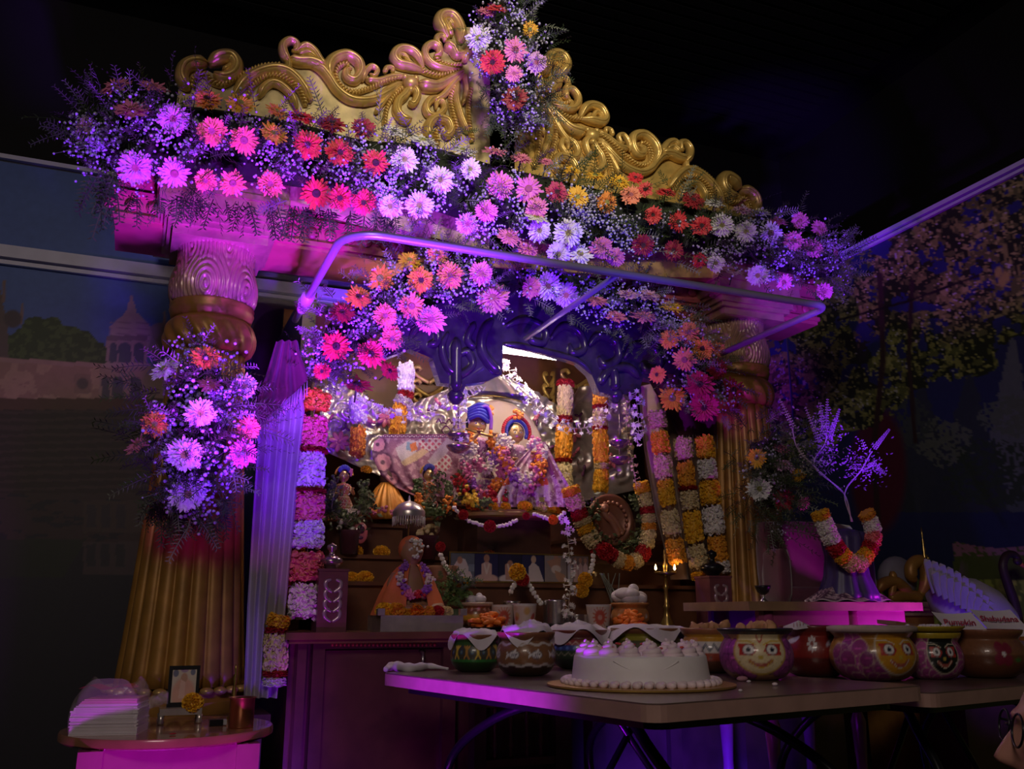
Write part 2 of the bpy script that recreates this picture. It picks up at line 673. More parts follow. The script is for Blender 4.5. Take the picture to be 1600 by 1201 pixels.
# printed woodland panel on the right wall ----------------------------------------------
def woodland(G, Yg):
    U, V = proj(G)
    # beyond the photograph's frame carry on in wall metres
    a, bz = Yg, G[..., 2]
    pt = Paint(U, V, (0.030, 0.036, 0.14))
    pt.put(fbm(a * 2, bz * 2, 31) * 0.8, (0.05, 0.06, 0.22))
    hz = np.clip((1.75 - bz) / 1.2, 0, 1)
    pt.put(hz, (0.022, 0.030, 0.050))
    # misty conifers
    for k, (cu, tv, bw, cc) in enumerate(((1582, 515, 40, (0.16, 0.17, 0.24)), (1440, 590, 60, (0.055, 0.065, 0.10)),
                                          (1515, 570, 55, (0.05, 0.06, 0.10)), (1650, 560, 60, (0.10, 0.12, 0.16)), (1390, 640, 50, (0.05, 0.06, 0.08)))):
        wd = (V - tv) * bw / 190. * (0.75 + 0.6 * fbm(U / 8, V / 8, 40 + k))
        pt.put((V > tv) & (V < 800) & (np.abs(U - cu) < wd), cc)
    # pale shrubs
    for k, (cu, cv, rx, ry, cc) in enumerate(((1475, 690, 42, 34, (0.15, 0.17, 0.15)), (1580, 650, 46, 30, (0.14, 0.16, 0.17)),
                                              (1420, 660, 30, 40, (0.08, 0.10, 0.10)), (1550, 740, 70, 50, (0.05, 0.07, 0.06)))):
        d = np.hypot((U - cu) / rx, (V - cv) / ry)
        pt.put((d < 0.7 + 0.7 * fbm(U / 7, V / 7, 50 + k)) & (fbm(U / 5, V / 5, 60 + k) > .42), cc)
    # dark red tree trunk
    d = np.hypot((U - 1372) / 42., (V - 735) / 95.)
    pt.put(np.clip((1.15 - d) * 4, 0, 1), (0.13, 0.022, 0.045))
    # canopy of leaves
    lim = 640 - 0.55 * np.clip(U - 1400, -200, 400) + 90 * (fbm(U / 60, V / 60, 70) - .5)
    can = (V < lim)
    pt.put(can * (fbm(U / 22, V / 22, 71) > 0.40), (0.030, 0.040, 0.016))
    for k, (sc, th, cc) in enumerate(((9, .56, (0.15, 0.17, 0.045)), (6.5, .60, (0.32, 0.33, 0.08)), (5, .66, (0.48, 0.48, 0.14)), (4, .74, (0.62, 0.62, 0.55)))):
        pt.put(can & (fbm(U / sc, V / sc, 80 + k, 3) * 0.75 + 0.25 * fbm(U / 45, V / 45, 90) > th - 0.02), cc)
    pt.put(can & (fbm(U / 30, V / 30, 95) > .66) & (V < 560), (0.035, 0.045, 0.17))
    pt.line([(1375, 430), (1380, 560), (1365, 700), (1372, 820)], 9, (0.065, 0.035, 0.030))
    pt.line([(1425, 440), (1420, 560), (1430, 690)], 7, (0.06, 0.033, 0.030))
    pt.line([(1310, 500), (1420, 470), (1530, 430)], 4, (0.03, 0.022, 0.02))
    for cu, cv in ((1560, 425), (1572, 432), (1566, 440)):
        pt.ell(cu, cv, 9, 6, (0.50, 0.46, 0.10), .2, cu)
    # hedge with pink flowers and lawn
    hedge = (V > 842 + 14 * np.cos((U - 1570) / 60.)) & (V < 920) & (U > 1490)
    pt.put(hedge, (0.10, 0.13, 0.04))
    pt.put(hedge & (V < 868) & (fbm(U / 4, V / 4, 101) > .40), (0.36, 0.17, 0.26))
    lawn = V > 905
    pt.put(lawn, (0.16, 0.20, 0.05))
    pt.put(lawn & (fbm((U - 0.25 * V) / 5, V / 60, 105) > .52), (0.36, 0.42, 0.09))
    pt.put(lawn & (fbm((U + 0.2 * V) / 4, V / 70, 107) > .66), (0.52, 0.56, 0.12))
    return pt.c
ys = np.linspace(-0.6, BACK_Y - 0.02, 420)
zs = np.linspace(0.05, WT - 0.04, 380)
Yg, Zg = np.meshgrid(ys, zs)
G = np.stack([np.full_like(Yg, WALL_X - 0.006), Yg, Zg], -1)
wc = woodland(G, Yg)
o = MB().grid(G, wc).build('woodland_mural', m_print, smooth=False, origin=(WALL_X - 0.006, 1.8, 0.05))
tag(o, 'printed wall panel of leafy woodland with conifers, hedge and grass', 'mural')
Xg, Zg2 = np.meshgrid(np.linspace(2.3, WALL_X - 0.01, 160), zs)
G = np.stack([Xg, np.full_like(Xg, BACK_Y - 0.006), Zg2], -1)
o = MB().grid(G, woodland(G, Xg)).build('woodland_mural', m_print, smooth=False, origin=(2.9, BACK_Y - 0.006, 0.05))
tag(o, 'narrow printed leaf panel on the wall behind the far column', 'mural')

# ------------------------------------------------------------------ gilded wood
m_gold = mat('gilt_paint', (0.60, 0.40, 0.12), 0.36, 0.40, var=0.18, scale=25, bump=0.12, bscale=90, coat=0.2)
m_goldw = mat('gilt_wood_column', (0.40, 0.20, 0.045), 0.42, 0.25, var=0.2, scale=14, bump=0.1)
m_cream = mat('cream_gilding', (0.50, 0.39, 0.20), 0.45, 0.15, var=0.5, scale=12)
m_cap = mat('gilt_capital', (0.44, 0.25, 0.17), 0.34, 0.2, var=0.2, scale=14, bump=0.08, coat=0.6)
m_rose = mat('rose_lacquered_beam', (0.46, 0.10, 0.12), 0.45, var=0.15, scale=8)
m_wood = mat('dark_lacquered_wood', (0.085, 0.036, 0.026), 0.32, var=0.3, scale=10, coat=0.3)
m_wood2 = mat('brown_step_wood', (0.15, 0.06, 0.03), 0.4, var=0.25, scale=10, coat=0.2)
m_carve = mat('carved_dark_wood', (0.045, 0.034, 0.060), 0.22, var=0.25, scale=20, coat=0.6)
m_brass = mat('brass', (0.55, 0.38, 0.12), 0.28, 0.9, var=0.1)
m_steel = mat('steel', (0.60, 0.58, 0.58), 0.25, 0.95, var=0.05)
m_pipe = mat('chrome_pipe', (0.55, 0.52, 0.66), 0.36, 0.5, var=0.04)

COLY = 3.17
def make_column(cx, label):
    AX = Vector((cx, COLY, 0))
    def zz(v):
        return PY(320, v, COLY).z
    k = mpp(PY(320, 700, COLY))
    zb_, zt_ = zz(1068), zz(556)
    root = thing('column', label, 'column', (cx, COLY, 0), 'carved columns flanking the altar')
    # pedestal
    b = MB()
    b.box((cx - .23, COLY - .23, 0), (cx + .23, COLY + .23, zb_ - .12))
    b.box((cx - .25, COLY - .25, zb_ - .12), (cx + .25, COLY + .25, zb_ - .075))
    b.build('pedestal', m_wood, root, smooth=False)
    b = MB().lathe([(0.215, zb_ - .075), (.222, zb_ - .06), (.222, zb_ - .04), (.205, zb_ - .03), (.205, zb_ - .012)], 48, AX)
    b.build('base_moulding', m_goldw, root, angle=40)
    b = MB()
    for i in range(30):
        a = 2 * math.pi * i / 30
        b.ball((cx + .212 * math.cos(a), COLY + .212 * math.sin(a), zb_ - .008), (.021, .021, .012), 1)
    b.build('bead_ring', m_gold, root)
    # reeded shaft
    prof = []
    for i in range(25):
        t = i / 24
        r = (92 + (57 - 92) * (t ** 0.85)) * k
        prof.append((r, zb_ + (zt_ - zb_) * t))
    def reed(th, z, r):
        s = np.abs(np.sin(10 * th))
        return r * (0.90 + 0.10 * np.sqrt(s))
    MB().lathe(prof, 240, AX, fn=reed).build('shaft', m_goldw, root)
    # leafy ring and collar
    def leafring(th, z, r):
        return r + 0.006 * np.sin(14 * th + 60 * (z - zt_)) * np.clip((zz(505) - z) / .06, 0, 1)
    ring = [(56, 556), (63, 552), (69, 540), (70, 526), (66, 512), (58, 504)]
    MB().lathe([(r * k, zz(v)) for r, v in crom2(ring)], 120, AX, fn=leafring).build('leaf_ring', m_goldw, root)
    coll = [(58, 505), (62, 502), (64, 495), (66, 490), (64, 486), (66, 483), (63, 480)]
    MB().lathe([(r * k, zz(v)) for r, v in coll], 64, AX).build('collar', m_goldw, root)
    # acanthus bulb
    def acan(th, z, r):
        n = 6
        s = ((th * n / (2 * math.pi) + 0.25) % 1.0 - 0.5) * 2 * math.pi / n * 0.15
        z0 = zz(462)
        d = np.sqrt(s ** 2 * 1.6 + (z - z0) ** 2 * 0.55)
        s2 = ((th * n / (2 * math.pi) + 0.75) % 1.0 - 0.5) * 2 * math.pi / n * 0.15
        d2 = np.sqrt(s2 ** 2 * 1.8 + (z - zz(400)) ** 2 * .5)
        w_ = np.clip((z - zz(430)) / .05, 0, 1)
        return r + 0.0055 * (np.sin(d * 330) * (1 - w_) + np.sin(d2 * 300 + 1) * w_)
    bulb = [(62, 480), (66, 468), (67.5, 455), (66, 442), (62, 428), (59, 414), (58, 404), (61, 394), (67, 384), (74, 374), (78, 364)]
    MB().lathe([(r * k, zz(v)) for r, v in crom2(bulb, 6)], 220, AX, fn=acan).build('acanthus_bulb', m_cap, root)
    # stepped square capital
    b = MB()
    z0 = PY(350, 368, 2.98).z
    for i, (hw, dz) in enumerate(((.155, .030), (.172, .018), (.184, .022), (.196, .016), (.206, .05), (.214, .02), (.21, .08))):
        b.box((cx - hw, COLY - hw, z0), (cx + hw, COLY + hw, z0 + dz))
        z0 += dz
    b.build('stepped_capital', m_cap, root, smooth=False)
    return z0


def crom2(pts, n=4):
    return [(p.x, p.y) for p in crom([(a, b, 0) for a, b in pts], n)]


CAPZ = make_column(0.17, 'golden reeded column with leafy bulb capital beside the round side table')
make_column(2.36, 'golden reeded column with leafy bulb capital beside the maroon velvet chair')

# lintel beam ---------------------------------------------------------------------------
root = thing('lintel_beam', 'rose lacquered lintel beam spanning the two golden columns', 'beam', (1.26, 3.2, CAPZ - .10))
zl = PY(205, 350, 3.13).z
MB().box((PY(180, 330, 3.13).x, 3.13, zl), (2.80, 3.40, zl + .26)).build('beam_core', m_rose, root, smooth=False)
b = MB()
for dz in (.015, .10, .17):
    b.box((PY(178, 330, 3.13).x - .005, 3.118, zl + dz), (2.805, 3.13, zl + dz + .018))
b.build('beam_moulding', m_rose, root, smooth=False)
b = MB()
for i in range(44):
    b.ball((-.19 + i * .068, 3.124, zl + .065), (.022, .010, .022), 1)
b.build('beam_rosette', m_rose, root)
MB().box((-.05, 3.16, zl + .26), (2.6, 4.1, zl + .30)).build('roof_board', m_wood, root, smooth=False)

# carved pediment -----------------------------------------------------------------------
PDY = 2.99
XC = 1.19
def pL(u, v, y=PDY):
    p = PY(u, v, PDY)
    return Vector((p.x, y, p.z))
def pR(u, v, y=PDY):
    p = PY(u, v, PDY)
    return Vector((2 * XC - p.x, y, p.z - .055))
outline = [(276, 160), (282, 118), (292, 102), (318, 104), (345, 118), (385, 118), (430, 106), (452, 98), (480, 92), (505, 106), (520, 96),
           (540, 90), (560, 104), (585, 122), (612, 116), (620, 92), (640, 86), (660, 106), (668, 82), (690, 76), (700, 62), (716, 40), (752, 40), (806, 10)]
strokes = [  # (points, r0, r1, rope)
    ([(294, 142), (284, 124), (288, 107), (303, 100), (324, 102)], 8, 9, 0),
    ([(326, 103), (342, 93), (360, 92), (369, 104), (364, 118), (348, 124), (334, 116)], 10, 8, 0),
    ([(348, 112), (358, 106), (362, 98), (355, 96)], 5, 3, 0),
    ([(300, 136), (302, 124), (312, 117), (322, 119), (331, 129), (346, 134), (362, 128), (385, 115), (410, 105), (438, 103)], 4, 4, 1),
    ([(364, 152), (380, 131), (400, 117), (425, 110), (446, 113), (462, 124), (476, 142), (486, 160)], 8, 7, 0),
    ([(386, 152), (395, 136), (410, 123), (430, 119), (450, 126), (468, 144), (478, 166)], 4, 4, 1),
    ([(404, 154), (412, 139), (425, 131), (440, 136), (455, 151), (464, 172)], 6, 5, 0),
    ([(454, 102), (444, 88), (442, 73), (452, 65), (463, 70), (462, 81), (455, 80)], 7, 4, 0),
    ([(452, 94), (466, 98), (486, 99), (508, 108)], 7, 8, 0),
    ([(464, 82), (477, 74), (490, 82), (500, 97), (507, 106)], 6, 6, 0),
    ([(466, 90), (480, 85), (494, 94)], 7, 4, 0),
    ([(450, 98), (450, 108), (444, 116)], 5, 5, 0),
    ([(486, 104), (502, 110), (514, 124), (528, 144), (550, 158), (580, 158), (606, 146), (628, 130)], 7, 6, 0),
    ([(524, 136), (512, 114), (519, 96), (540, 88), (559, 98), (563, 114), (554, 127), (542, 123), (541, 112), (549, 109)], 9, 5, 0),
    ([(545, 102), (531, 104), (524, 118), (531, 135), (550, 145), (575, 140), (600, 129), (628, 122)], 4, 4, 1),
    ([(566, 128), (570, 114), (580, 105), (589, 111), (584, 120), (577, 116)], 5, 3, 0),
    ([(570, 126), (590, 128), (612, 122), (630, 122)], 5, 5, 0),
    ([(600, 116), (604, 107), (613, 108), (612, 116)], 4, 3, 0),
    ([(628, 130), (608, 139), (588, 154), (566, 166)], 4, 4, 0),
    ([(628, 133), (611, 146), (597, 162), (586, 178)], 4, 4, 0),
    ([(629, 137), (613, 154), (603, 174), (600, 200)], 4, 4, 1),
    ([(640, 136), (632, 150), (622, 160), (620, 175), (630, 188), (642, 188)], 6, 7, 0),
    ([(644, 138), (651, 150), (645, 164), (638, 160)], 7, 4, 0),
    ([(652, 133), (678, 137), (700, 127), (724, 112)], 10, 5, 0),
    ([(660, 112), (640, 106), (621, 101), (615, 90), (624, 79), (641, 81), (653, 92), (660, 110)], 7, 7, 0),
    ([(634, 100), (624, 97), (623, 88), (632, 89), (640, 102), (652, 112)], 4, 4, 0),
    ([(724, 112), (692, 109), (673, 101), (664, 88), (665, 76), (675, 70), (685, 76), (685, 86), (678, 88)], 6, 5, 0),
    ([(722, 103), (702, 103), (687, 99), (679, 91)], 4, 4, 1),
    ([(656, 110), (670, 116), (690, 119), (716, 112)], 4, 4, 1),
    ([(690, 76), (682, 68), (683, 59), (691, 58), (696, 67)], 5, 4, 0),
    ([(694, 70), (706, 78), (713, 88), (726, 84)], 8, 6, 0),
    ([(700, 62), (690, 47), (685, 35), (691, 26), (704, 27), (714, 38), (720, 55), (718, 68)], 8, 9, 0),
    ([(706, 58), (698, 44), (695, 36), (702, 36), (708, 46)], 6, 5, 0),
    ([(724, 115), (709, 130), (692, 150), (676, 160)], 5, 5, 0),
    ([(710, 134), (703, 155), (707, 180), (717, 215)], 4, 4, 1),
    ([(714, 128), (712, 155), (720, 185), (731, 210)], 6, 5, 0),
    ([(725, 117), (728, 142), (722, 165)], 5, 3, 0),
    ([(736, 138), (731, 165), (733, 200), (738, 222)], 4, 4, 1),
    ([(690, 152), (673, 157), (665, 168), (669, 180), (682, 182), (693, 172), (690, 160), (682, 162), (681, 172)], 6, 4, 0),
    ([(672, 226), (667, 203), (678, 188), (697, 190), (704, 204), (698, 213), (690, 207)], 8, 5, 0),
    ([(684, 226), (680, 208), (688, 200)], 4, 4, 1),
    ([(744, 70), (730, 82), (724, 98)], 7, 5, 0),
]
root = thing('pediment', 'gold carved pediment of scrolls and rope mouldings above the flower lintel', 'pediment', (XC, PDY, CAPZ + .25))
for side, P, mt in ((0, pL, m_cream), (1, pR, m_gold)):
    pts = [P(u, v, PDY + .012) for u, v in outline]
    bot = [P(806, 400, PDY + .012), P(560, 340, PDY + .012), P(276, 260, PDY + .012)]
    pts = pts + bot
    if side:
        pts = pts[::-1]
    MB().prism(pts, (0, .05, 0)).build('back_plate', mt, root, smooth=False)
    k = mpp(PY(560, 120, PDY))
    for pp, r0, r1, rope in strokes:
        path = crom([P(u, v, PDY) for u, v in pp], 7)
        b = MB()
        n = len(path)
        if rope:
            acc = 0
            step = 5.2 * k
            last = path[0]
            for i in range(1, n):
                seg = (path[i] - path[i - 1])
                L = seg.length
                while acc + L >= step:
                    tt = (step - acc) / L
                    q = path[i - 1] + seg * tt
                    dr = seg.normalized()
                    M = Matrix.Rotation(-math.atan2(dr.z, dr.x) + .6, 4, 'Y')
                    b.ball(q + Vector((0, -.012, 0)), (2.0 * k, .012, 4.4 * k), 1, M=M)
                    path[i - 1] = q
                    seg = path[i] - q
                    L = seg.length
                    acc = 0
                acc += L
            b.tube(crom([P(u, v, PDY) for u, v in pp], 4), 4.2 * k, 6, flat=1.2)
            b.build('rope_moulding', m_gold, root)
        else:
            rr = []
            for i in range(n):
                t = i / (n - 1)
                e = min(1.0, 0.35 + 5 * min(t, 1 - t))
                rr.append((r0 + (r1 - r0) * t) * k * e * 1.18)
            b.tube([p + Vector((0, -.004, 0)) for p in path], rr, 10, flat=1.5)
            # raised central vein
            b.tube([p + Vector((0, -.004 - 1.35 * r_, 0)) for p, r_ in zip(path, rr)], [r_ * .34 for r_ in rr], 6)
            b.build('scroll', m_gold, root)
    b = MB()
    q = P(640, 133, PDY - .012)
    b.ball(q, (13 * k, .03, 12 * k), 2)
    for dx, dz in ((-10, 8), (8, 10), (0, -12)):
        b.ball(q + Vector((dx * k, 0, dz * k)), (6 * k, .02, 6 * k), 1)
    b.build('flower_boss', m_gold, root)

# chrome rail in front of the altar -------------------------------------------------------
PZr = 1.95
path = [PY(450, 522, 3.25)]
pa = PZ(512, 402, PZr)
yf = PZ(700, 385, PZr).y
lx = PZ(520, 395, PZr).x
rx = PZ(1268, 490, PZr).x
back_l = Vector((lx, 3.2, PZr))
back_r = Vector((rx, 3.0, PZr))
rad = 0.11
pts = [back_l, Vector((lx, yf + rad, PZr))]
for i in range(1, 8):
    a = math.pi / 2 * i / 8
    pts.append(Vector((lx + rad - rad * math.cos(a), yf + rad - rad * math.sin(a), PZr)))
pts.append(Vector((lx + rad, yf, PZr)))
r2 = 0.05
pts.append(Vector((rx - r2, yf, PZr)))
for i in range(1, 6):
    a = math.pi / 2 * i / 6
    pts.append(Vector((rx - r2 + r2 * math.sin(a), yf + r2 - r2 * math.cos(a), PZr)))
pts.append(Vector((rx, yf + r2, PZr)))
pts.append(back_r)
root = thing('curtain_rail', 'bent chrome curtain rail looping out in front of the flower arch', 'rail', (1.2, yf, PZr))
MB().tube(pts, .0125, 12).build('rail_tube', m_pipe, root)
c0 = PZ(966, 428, PZr)
MB().tube([Vector((c0.x, yf, PZr)), Vector((c0.x, yf + .75, PZr))], .010, 10).build('cross_brace', m_pipe, root)

# curtains ----------------------------------------------------------------------------------
m_silk = mat('silver_silk', (0.42, 0.36, 0.40), 0.38, 0.15, var=0.15, scale=5, sheen=0.3)
m_maroon = mat('maroon_velvet', (0.075, 0.010, 0.030), 0.8, var=0.2, scale=20, sheen=0.1)
m_tan = mat('tan_silk', (0.32, 0.20, 0.15), 0.45, 0.1, var=0.15, scale=5, sheen=0.3)
def drape(rows, Y, folds, amp, ns=60, nr=40, seed=0):
    vs = np.array([r[0] for r in rows], float)
    l = np.array([r[1] for r in rows], float)
    rr = np.array([r[2] for r in rows], float)
    P = np.zeros((nr, ns, 3))
    for i in range(nr):
        v = vs[0] + (vs[-1] - vs[0]) * i / (nr - 1)
        a, b_ = np.interp(v, vs, l), np.interp(v, vs, rr)
        for j in range(ns):
            s = j / (ns - 1)
            y = Y + amp * math.sin(s * folds * 2 * math.pi + 0.6 * math.sin(i * .12 + seed)) + .3 * amp * math.sin(s * folds * 5 + i * .1)
            P[i, j] = PY(a + (b_ - a) * s, v, Y)
            P[i, j, 1] = y
    return P
def fringe(mb, pts, L, r=.0018):
    for p in pts:
        mb.tube([p, p + Vector((rnd.uniform(-.003, .003), 0, -L * rnd.uniform(.85, 1.1)))], r, 4)
root = thing('curtain', 'silver silk curtain tied back beside the pink garland with maroon valance', 'curtain', PY(420, 1085, 3.02))
P = drape([(545, 434, 466), (600, 418, 472), (650, 406, 478), (800, 396, 462), (950, 386, 446), (1090, 380, 432)], 3.02, 4, .016)
MB().grid(P).build('silk_drape', m_silk, root)
P = drape([(532, 432, 466), (570, 418, 469), (600, 405, 474), (640, 398, 478)], 2.985, 3, .012, 40, 20, 2)
for i in range(20):   # slanting lower hem
    P[i, :, 2] += np.linspace(-.07, .10, 40) * (i / 19)
vl = MB().grid(P).build('velvet_valance', m_maroon, root)
b = MB()
fringe(b, [Vector(P[19, j]) + Vector((0, -.004, 0)) for j in range(0, 40, 2)], .05)
b.build('fringe', m_silk, vl)['kind'] = 'stuff'
b = MB().tube([Vector((lx, y, PZr)) for y in (2.92, 3.06)], .022, 12)
b.build('rod_pocket', m_silk, root)
root = thing('curtain', 'tan silk curtain hanging behind the three yellow garlands', 'curtain', PY(1090, 905, 3.22))
P = drape([(600, 1000, 1100), (700, 1010, 1120), (800, 1022, 1132), (905, 1045, 1140)], 3.22, 3.2, .028, 70, 40, 1)
MB().grid(P).build('silk_drape', m_tan, root)
P2 = drape([(585, 1010, 1110), (640, 1040, 1120), (680, 1060, 1125)], 3.17, 2, .012, 40, 16, 2)
vl = MB().grid(P2).build('velvet_valance', m_maroon, root)
b = MB()
fringe(b, [Vector(P2[15, j]) + Vector((0, -.004, 0)) for j in range(0, 40, 2)], .06)
b.build('fringe', m_silk, vl)['kind'] = 'stuff'

# inner shrine: back board, carved arch, tube lamps ------------------------------------------
b = MB().box((.52, 3.98, .85), (2.3, 4.02, 2.25))
root = thing('shrine_cabinet', 'dark carved wooden shrine cabinet with scrolled arch over the idols', 'shrine', (1.4, 3.6, .85))
b.build('back_board', m_wood2, root, smooth=False)
MB().box((.50, 3.3, .85), (.55, 4.0, 2.1)).build('side_board', m_wood, root, smooth=False)
MB().box((2.27, 3.3, .85), (2.32, 4.0, 2.1)).build('side_board', m_wood, root, smooth=False)
AY = 3.16
ap = [(600, 460), (760, 440), (900, 450), (1060, 500), (1075, 590), (1040, 598), (1005, 590), (998, 612), (965, 618), (936, 612), (924, 584), (905, 566),
      (860, 552), (800, 536), (786, 540), (784, 585), (760, 596), (728, 600), (722, 618), (712, 618), (706, 600), (688, 598), (676, 560), (640, 545), (600, 560)]
MB().prism([PY(u, v, AY) for u, v in ap], (0, .05, 0)).build('arch_board', m_carve, root, smooth=False)
k = mpp(PY(850, 540, AY))
for pp, r0 in (([(700, 520), (690, 545), (700, 575), (720, 585), (738, 570), (730, 550), (716, 556)], 6),
               ([(770, 500), (755, 520), (752, 548), (768, 572), (780, 582)], 8), ([(742, 505), (730, 530), (742, 545)], 6),
               ([(790, 510), (820, 500), (850, 515), (848, 535), (830, 532), (832, 520)], 6), ([(860, 530), (880, 510), (905, 520), (912, 545), (895, 552), (890, 538)], 6),
               ([(920, 540), (935, 525), (960, 535), (965, 560), (945, 572), (935, 558)], 7), ([(938, 600), (950, 580), (980, 575), (998, 590)], 7),
               ([(975, 560), (990, 540), (1020, 545), (1030, 570), (1010, 580), (1002, 566)], 6), ([(640, 530), (655, 510), (680, 515), (682, 535), (668, 538)], 6),
               ([(786, 538), (820, 543), (860, 552), (902, 564), (924, 584)], 5), ([(712, 612), (712, 590), (712, 560), (712, 530)], 9),
               ([(960, 610), (960, 590), (955, 575)], 8)):
    path = crom([PY(u, v, AY - .004) for u, v in pp], 6)
    n = len(path)
    b = MB().tube(path, [r0 * k * min(1, .4 + 4 * min(i / (n - 1), 1 - i / (n - 1))) for i in range(n)], 9, flat=1.4)
    b.build('carved_scroll', m_carve, root)
for u0 in (712, 962):
    b = MB()
    c = PY(u0, 640, AY + .02)
    zt = PY(u0, 600, AY + .02).z
    b.lathe([(.012, -.02), (.03, 0), (.034, .02), (.02, .035), (.028, .05)], 20, (c.x, c.y, zt - .06))
    b.build('pendant_drop', m_carve, root)
# gilt panels of the back board
for (u0, v0, u1, v1) in ((640, 570, 700, 640), (848, 580, 868, 640), (872, 575, 930, 650)):
    b = MB()
    kk = mpp(PY(u0, v0, 3.96))
    cu, cv = (u0 + u1) / 2, (v0 + v1) / 2
    for s in (-1, 1):
        for q in range(3):
            h = (v1 - v0)
            pp = [(cu, v1 - q * h * .3), (cu + s * (u1 - u0) * .30, v1 - q * h * .3 - h * .16), (cu + s * (u1 - u0) * .42, v1 - q * h * .3 - h * .30),
                  (cu + s * (u1 - u0) * .28, v1 - q * h * .3 - h * .36), (cu + s * (u1 - u0) * .2, v1 - q * h * .3 - h * .28)]
            b.tube(crom([PY(a, c_, 3.955) for a, c_ in pp], 5), 3.2 * kk, 7)
    b.build('gilt_carving', m_gold, root)
for u0 in (695, 870, 935):
    p0, p1 = PY(u0, 660, 3.95), PY(u0, 548, 3.95)
    MB().box((p0.x - .012, 3.93, 1.2), (p0.x + .012, 3.98, 2.1)).build('mullion', m_wood, root, smooth=False)

m_tube = mat('lit_tube', (1, 1, 1), 0.5, emit=(1.0, 0.80, 0.60), estr=120.0)
for (u0, v0, u1, v1, y) in ((770, 546, 890, 562, 3.27), (598, 517, 662, 532, 3.30)):
    p0, p1 = PY(u0, v0, y), PY(u1, v1, y)
    p1.y = p0.y
    root = thing('tube_lamp', 'glowing tube lamp under the carved arch above the idols' if u0 > 700 else 'short glowing tube lamp behind the pink flowers of the arch', 'lamp', (p0 + p1) / 2)
    MB().tube([p0, p1], .0085, 12).build('glass_tube', m_tube, root)
    b = MB().box((p0.x - .02, p0.y + .006, p0.z + .012), (p1.x + .02, p0.y + .04, p0.z + .035))
    b.build('batten', m_alu, root, smooth=False)
    MB().tube([p0 - Vector((.02, 0, 0)), p0], .012, 12).build('end_cap', m_alu, root)
    MB().tube([p1, p1 + Vector((.02, 0, 0))], .012, 12).build('end_cap', m_alu, root)

# counter, steps and idol dais ----------------------------------------------------------------
CZ = 0.857
root = thing('altar_counter', 'dark lacquered altar counter with panelled doors and turned spindles', 'counter', (1.3, 3.1, 0))
x0, x1 = PY(447, 990, 2.95).x, PY(1168, 985, 2.95).x
b = MB().box((x0, 2.95, CZ - .022), (x1, 4.0, CZ))
b.box((x0 + .012, 2.962, CZ - .034), (x1 - .012, 4.0, CZ - .022))
b.build('top_board', m_wood2, root, smooth=False)
FY = 3.0
MB().box((x0 + .03, FY + .06, 0), (x1 - .02, 3.9, CZ - .034)).build('carcass', m_wood, root, smooth=False)
def xat(u):
    return PY(u, 1080, FY).x
def board(name, u0, v0, u1, v1, y0, y1, mt=None):
    a = PY(u0, v1, FY)
    c = PY(u1, v0, FY)
    return MB().box((xat(u0), y0, max(a.z, 0)), (xat(u1), y1, c.z)).build(name, mt or m_wood, root, smooth=False)
for u0, u1 in ((462, 476), (486, 505), (692, 712), (742, 760), (868, 892), (925, 945), (1045, 1062), (1150, 1168)):
    board('stile', u0, 1000, u1, 1400, FY, FY + .06)
board('top_rail', 505, 1000, 692, 1014, FY + .004, FY + .05)
board('top_rail', 712, 1000, 945, 1012, FY + .004, FY + .05)
board('top_rail', 945, 1000, 1150, 1014, FY + .004, FY + .05)
dp_ = board('door_panel', 505, 1014, 692, 1400, FY + .03, FY + .06)
board('door_panel', 945, 1014, 1045, 1400, FY + .03, FY + .06)
board('door_panel', 1062, 1014, 1150, 1400, FY + .03, FY + .06)
b = MB()
for i in range(26):
    p = PY(520 + i * 6.4, 1007, FY)
    b.ball((p.x, FY + .004, p.z), (.006, .004, .008), 0)
b.build('carved_frieze', m_goldw, root)
b = MB()
for u0 in (660,):
    p = PY(u0, 1032, FY)
    b.tube([(p.x, FY + .03, p.z + .03), (p.x, FY - .005, p.z + .025), (p.x, FY - .005, p.z - .025), (p.x, FY + .03, p.z - .03)], .006, 8)
b.build('door_handle', m_steel, dp_)
b = MB().box((xat(760), FY + .01, PY(800, 1104, FY).z), (xat(868), FY + .05, PY(800, 1094, FY).z))
b.build('gallery_rail', m_wood2, root, smooth=False)
MB().box((xat(760), FY + .01, PY(800, 1198, FY).z), (xat(868), FY + .05, PY(800, 1186, FY).z)).build('gallery_rail', m_wood2, root, smooth=False)
zb0, zb1 = PY(800, 1187, FY).z, PY(800, 1103, FY).z
H = zb1 - zb0
for u0 in (778, 803, 828, 850):
    MB().lathe([(.007, 0), (.007, H * .12), (.004, H * .16), (.009, H * .25), (.006, H * .42), (.005, H * .5), (.006, H * .58), (.009, H * .75), (.004, H * .84), (.007, H * .88), (.007, H)], 12,
               (xat(u0), FY + .03, zb0)).build('spindle', m_wood2, root)

LZ1 = PY(800, 911, 3.25).z
LZ2 = PY(800, 872, 3.42).z
LZ3 = PY(570, 816, 3.5).z
root = thing('altar_steps', 'stepped wooden altar tiers rising behind the offerings', 'altar steps', (1.4, 3.6, CZ))
def tier(xa, xb, y, z0, z1):
    MB().box((xa, y + .02, z0), (xb, 3.97, z1 - .014)).build('riser', m_wood2, root, smooth=False)
    MB().box((xa - .006, y, z1 - .014), (xb + .006, 3.97, z1)).build('tread', m_wood2, root, smooth=False)
tier(.66, 2.2, 3.25, CZ, LZ1)
tier(.66, 2.2, 3.42, LZ1, LZ2)
tier(.62, .98, 3.52, LZ2, LZ3)
tier(1.72, 2.2, 3.52, LZ2, LZ3 - .03)
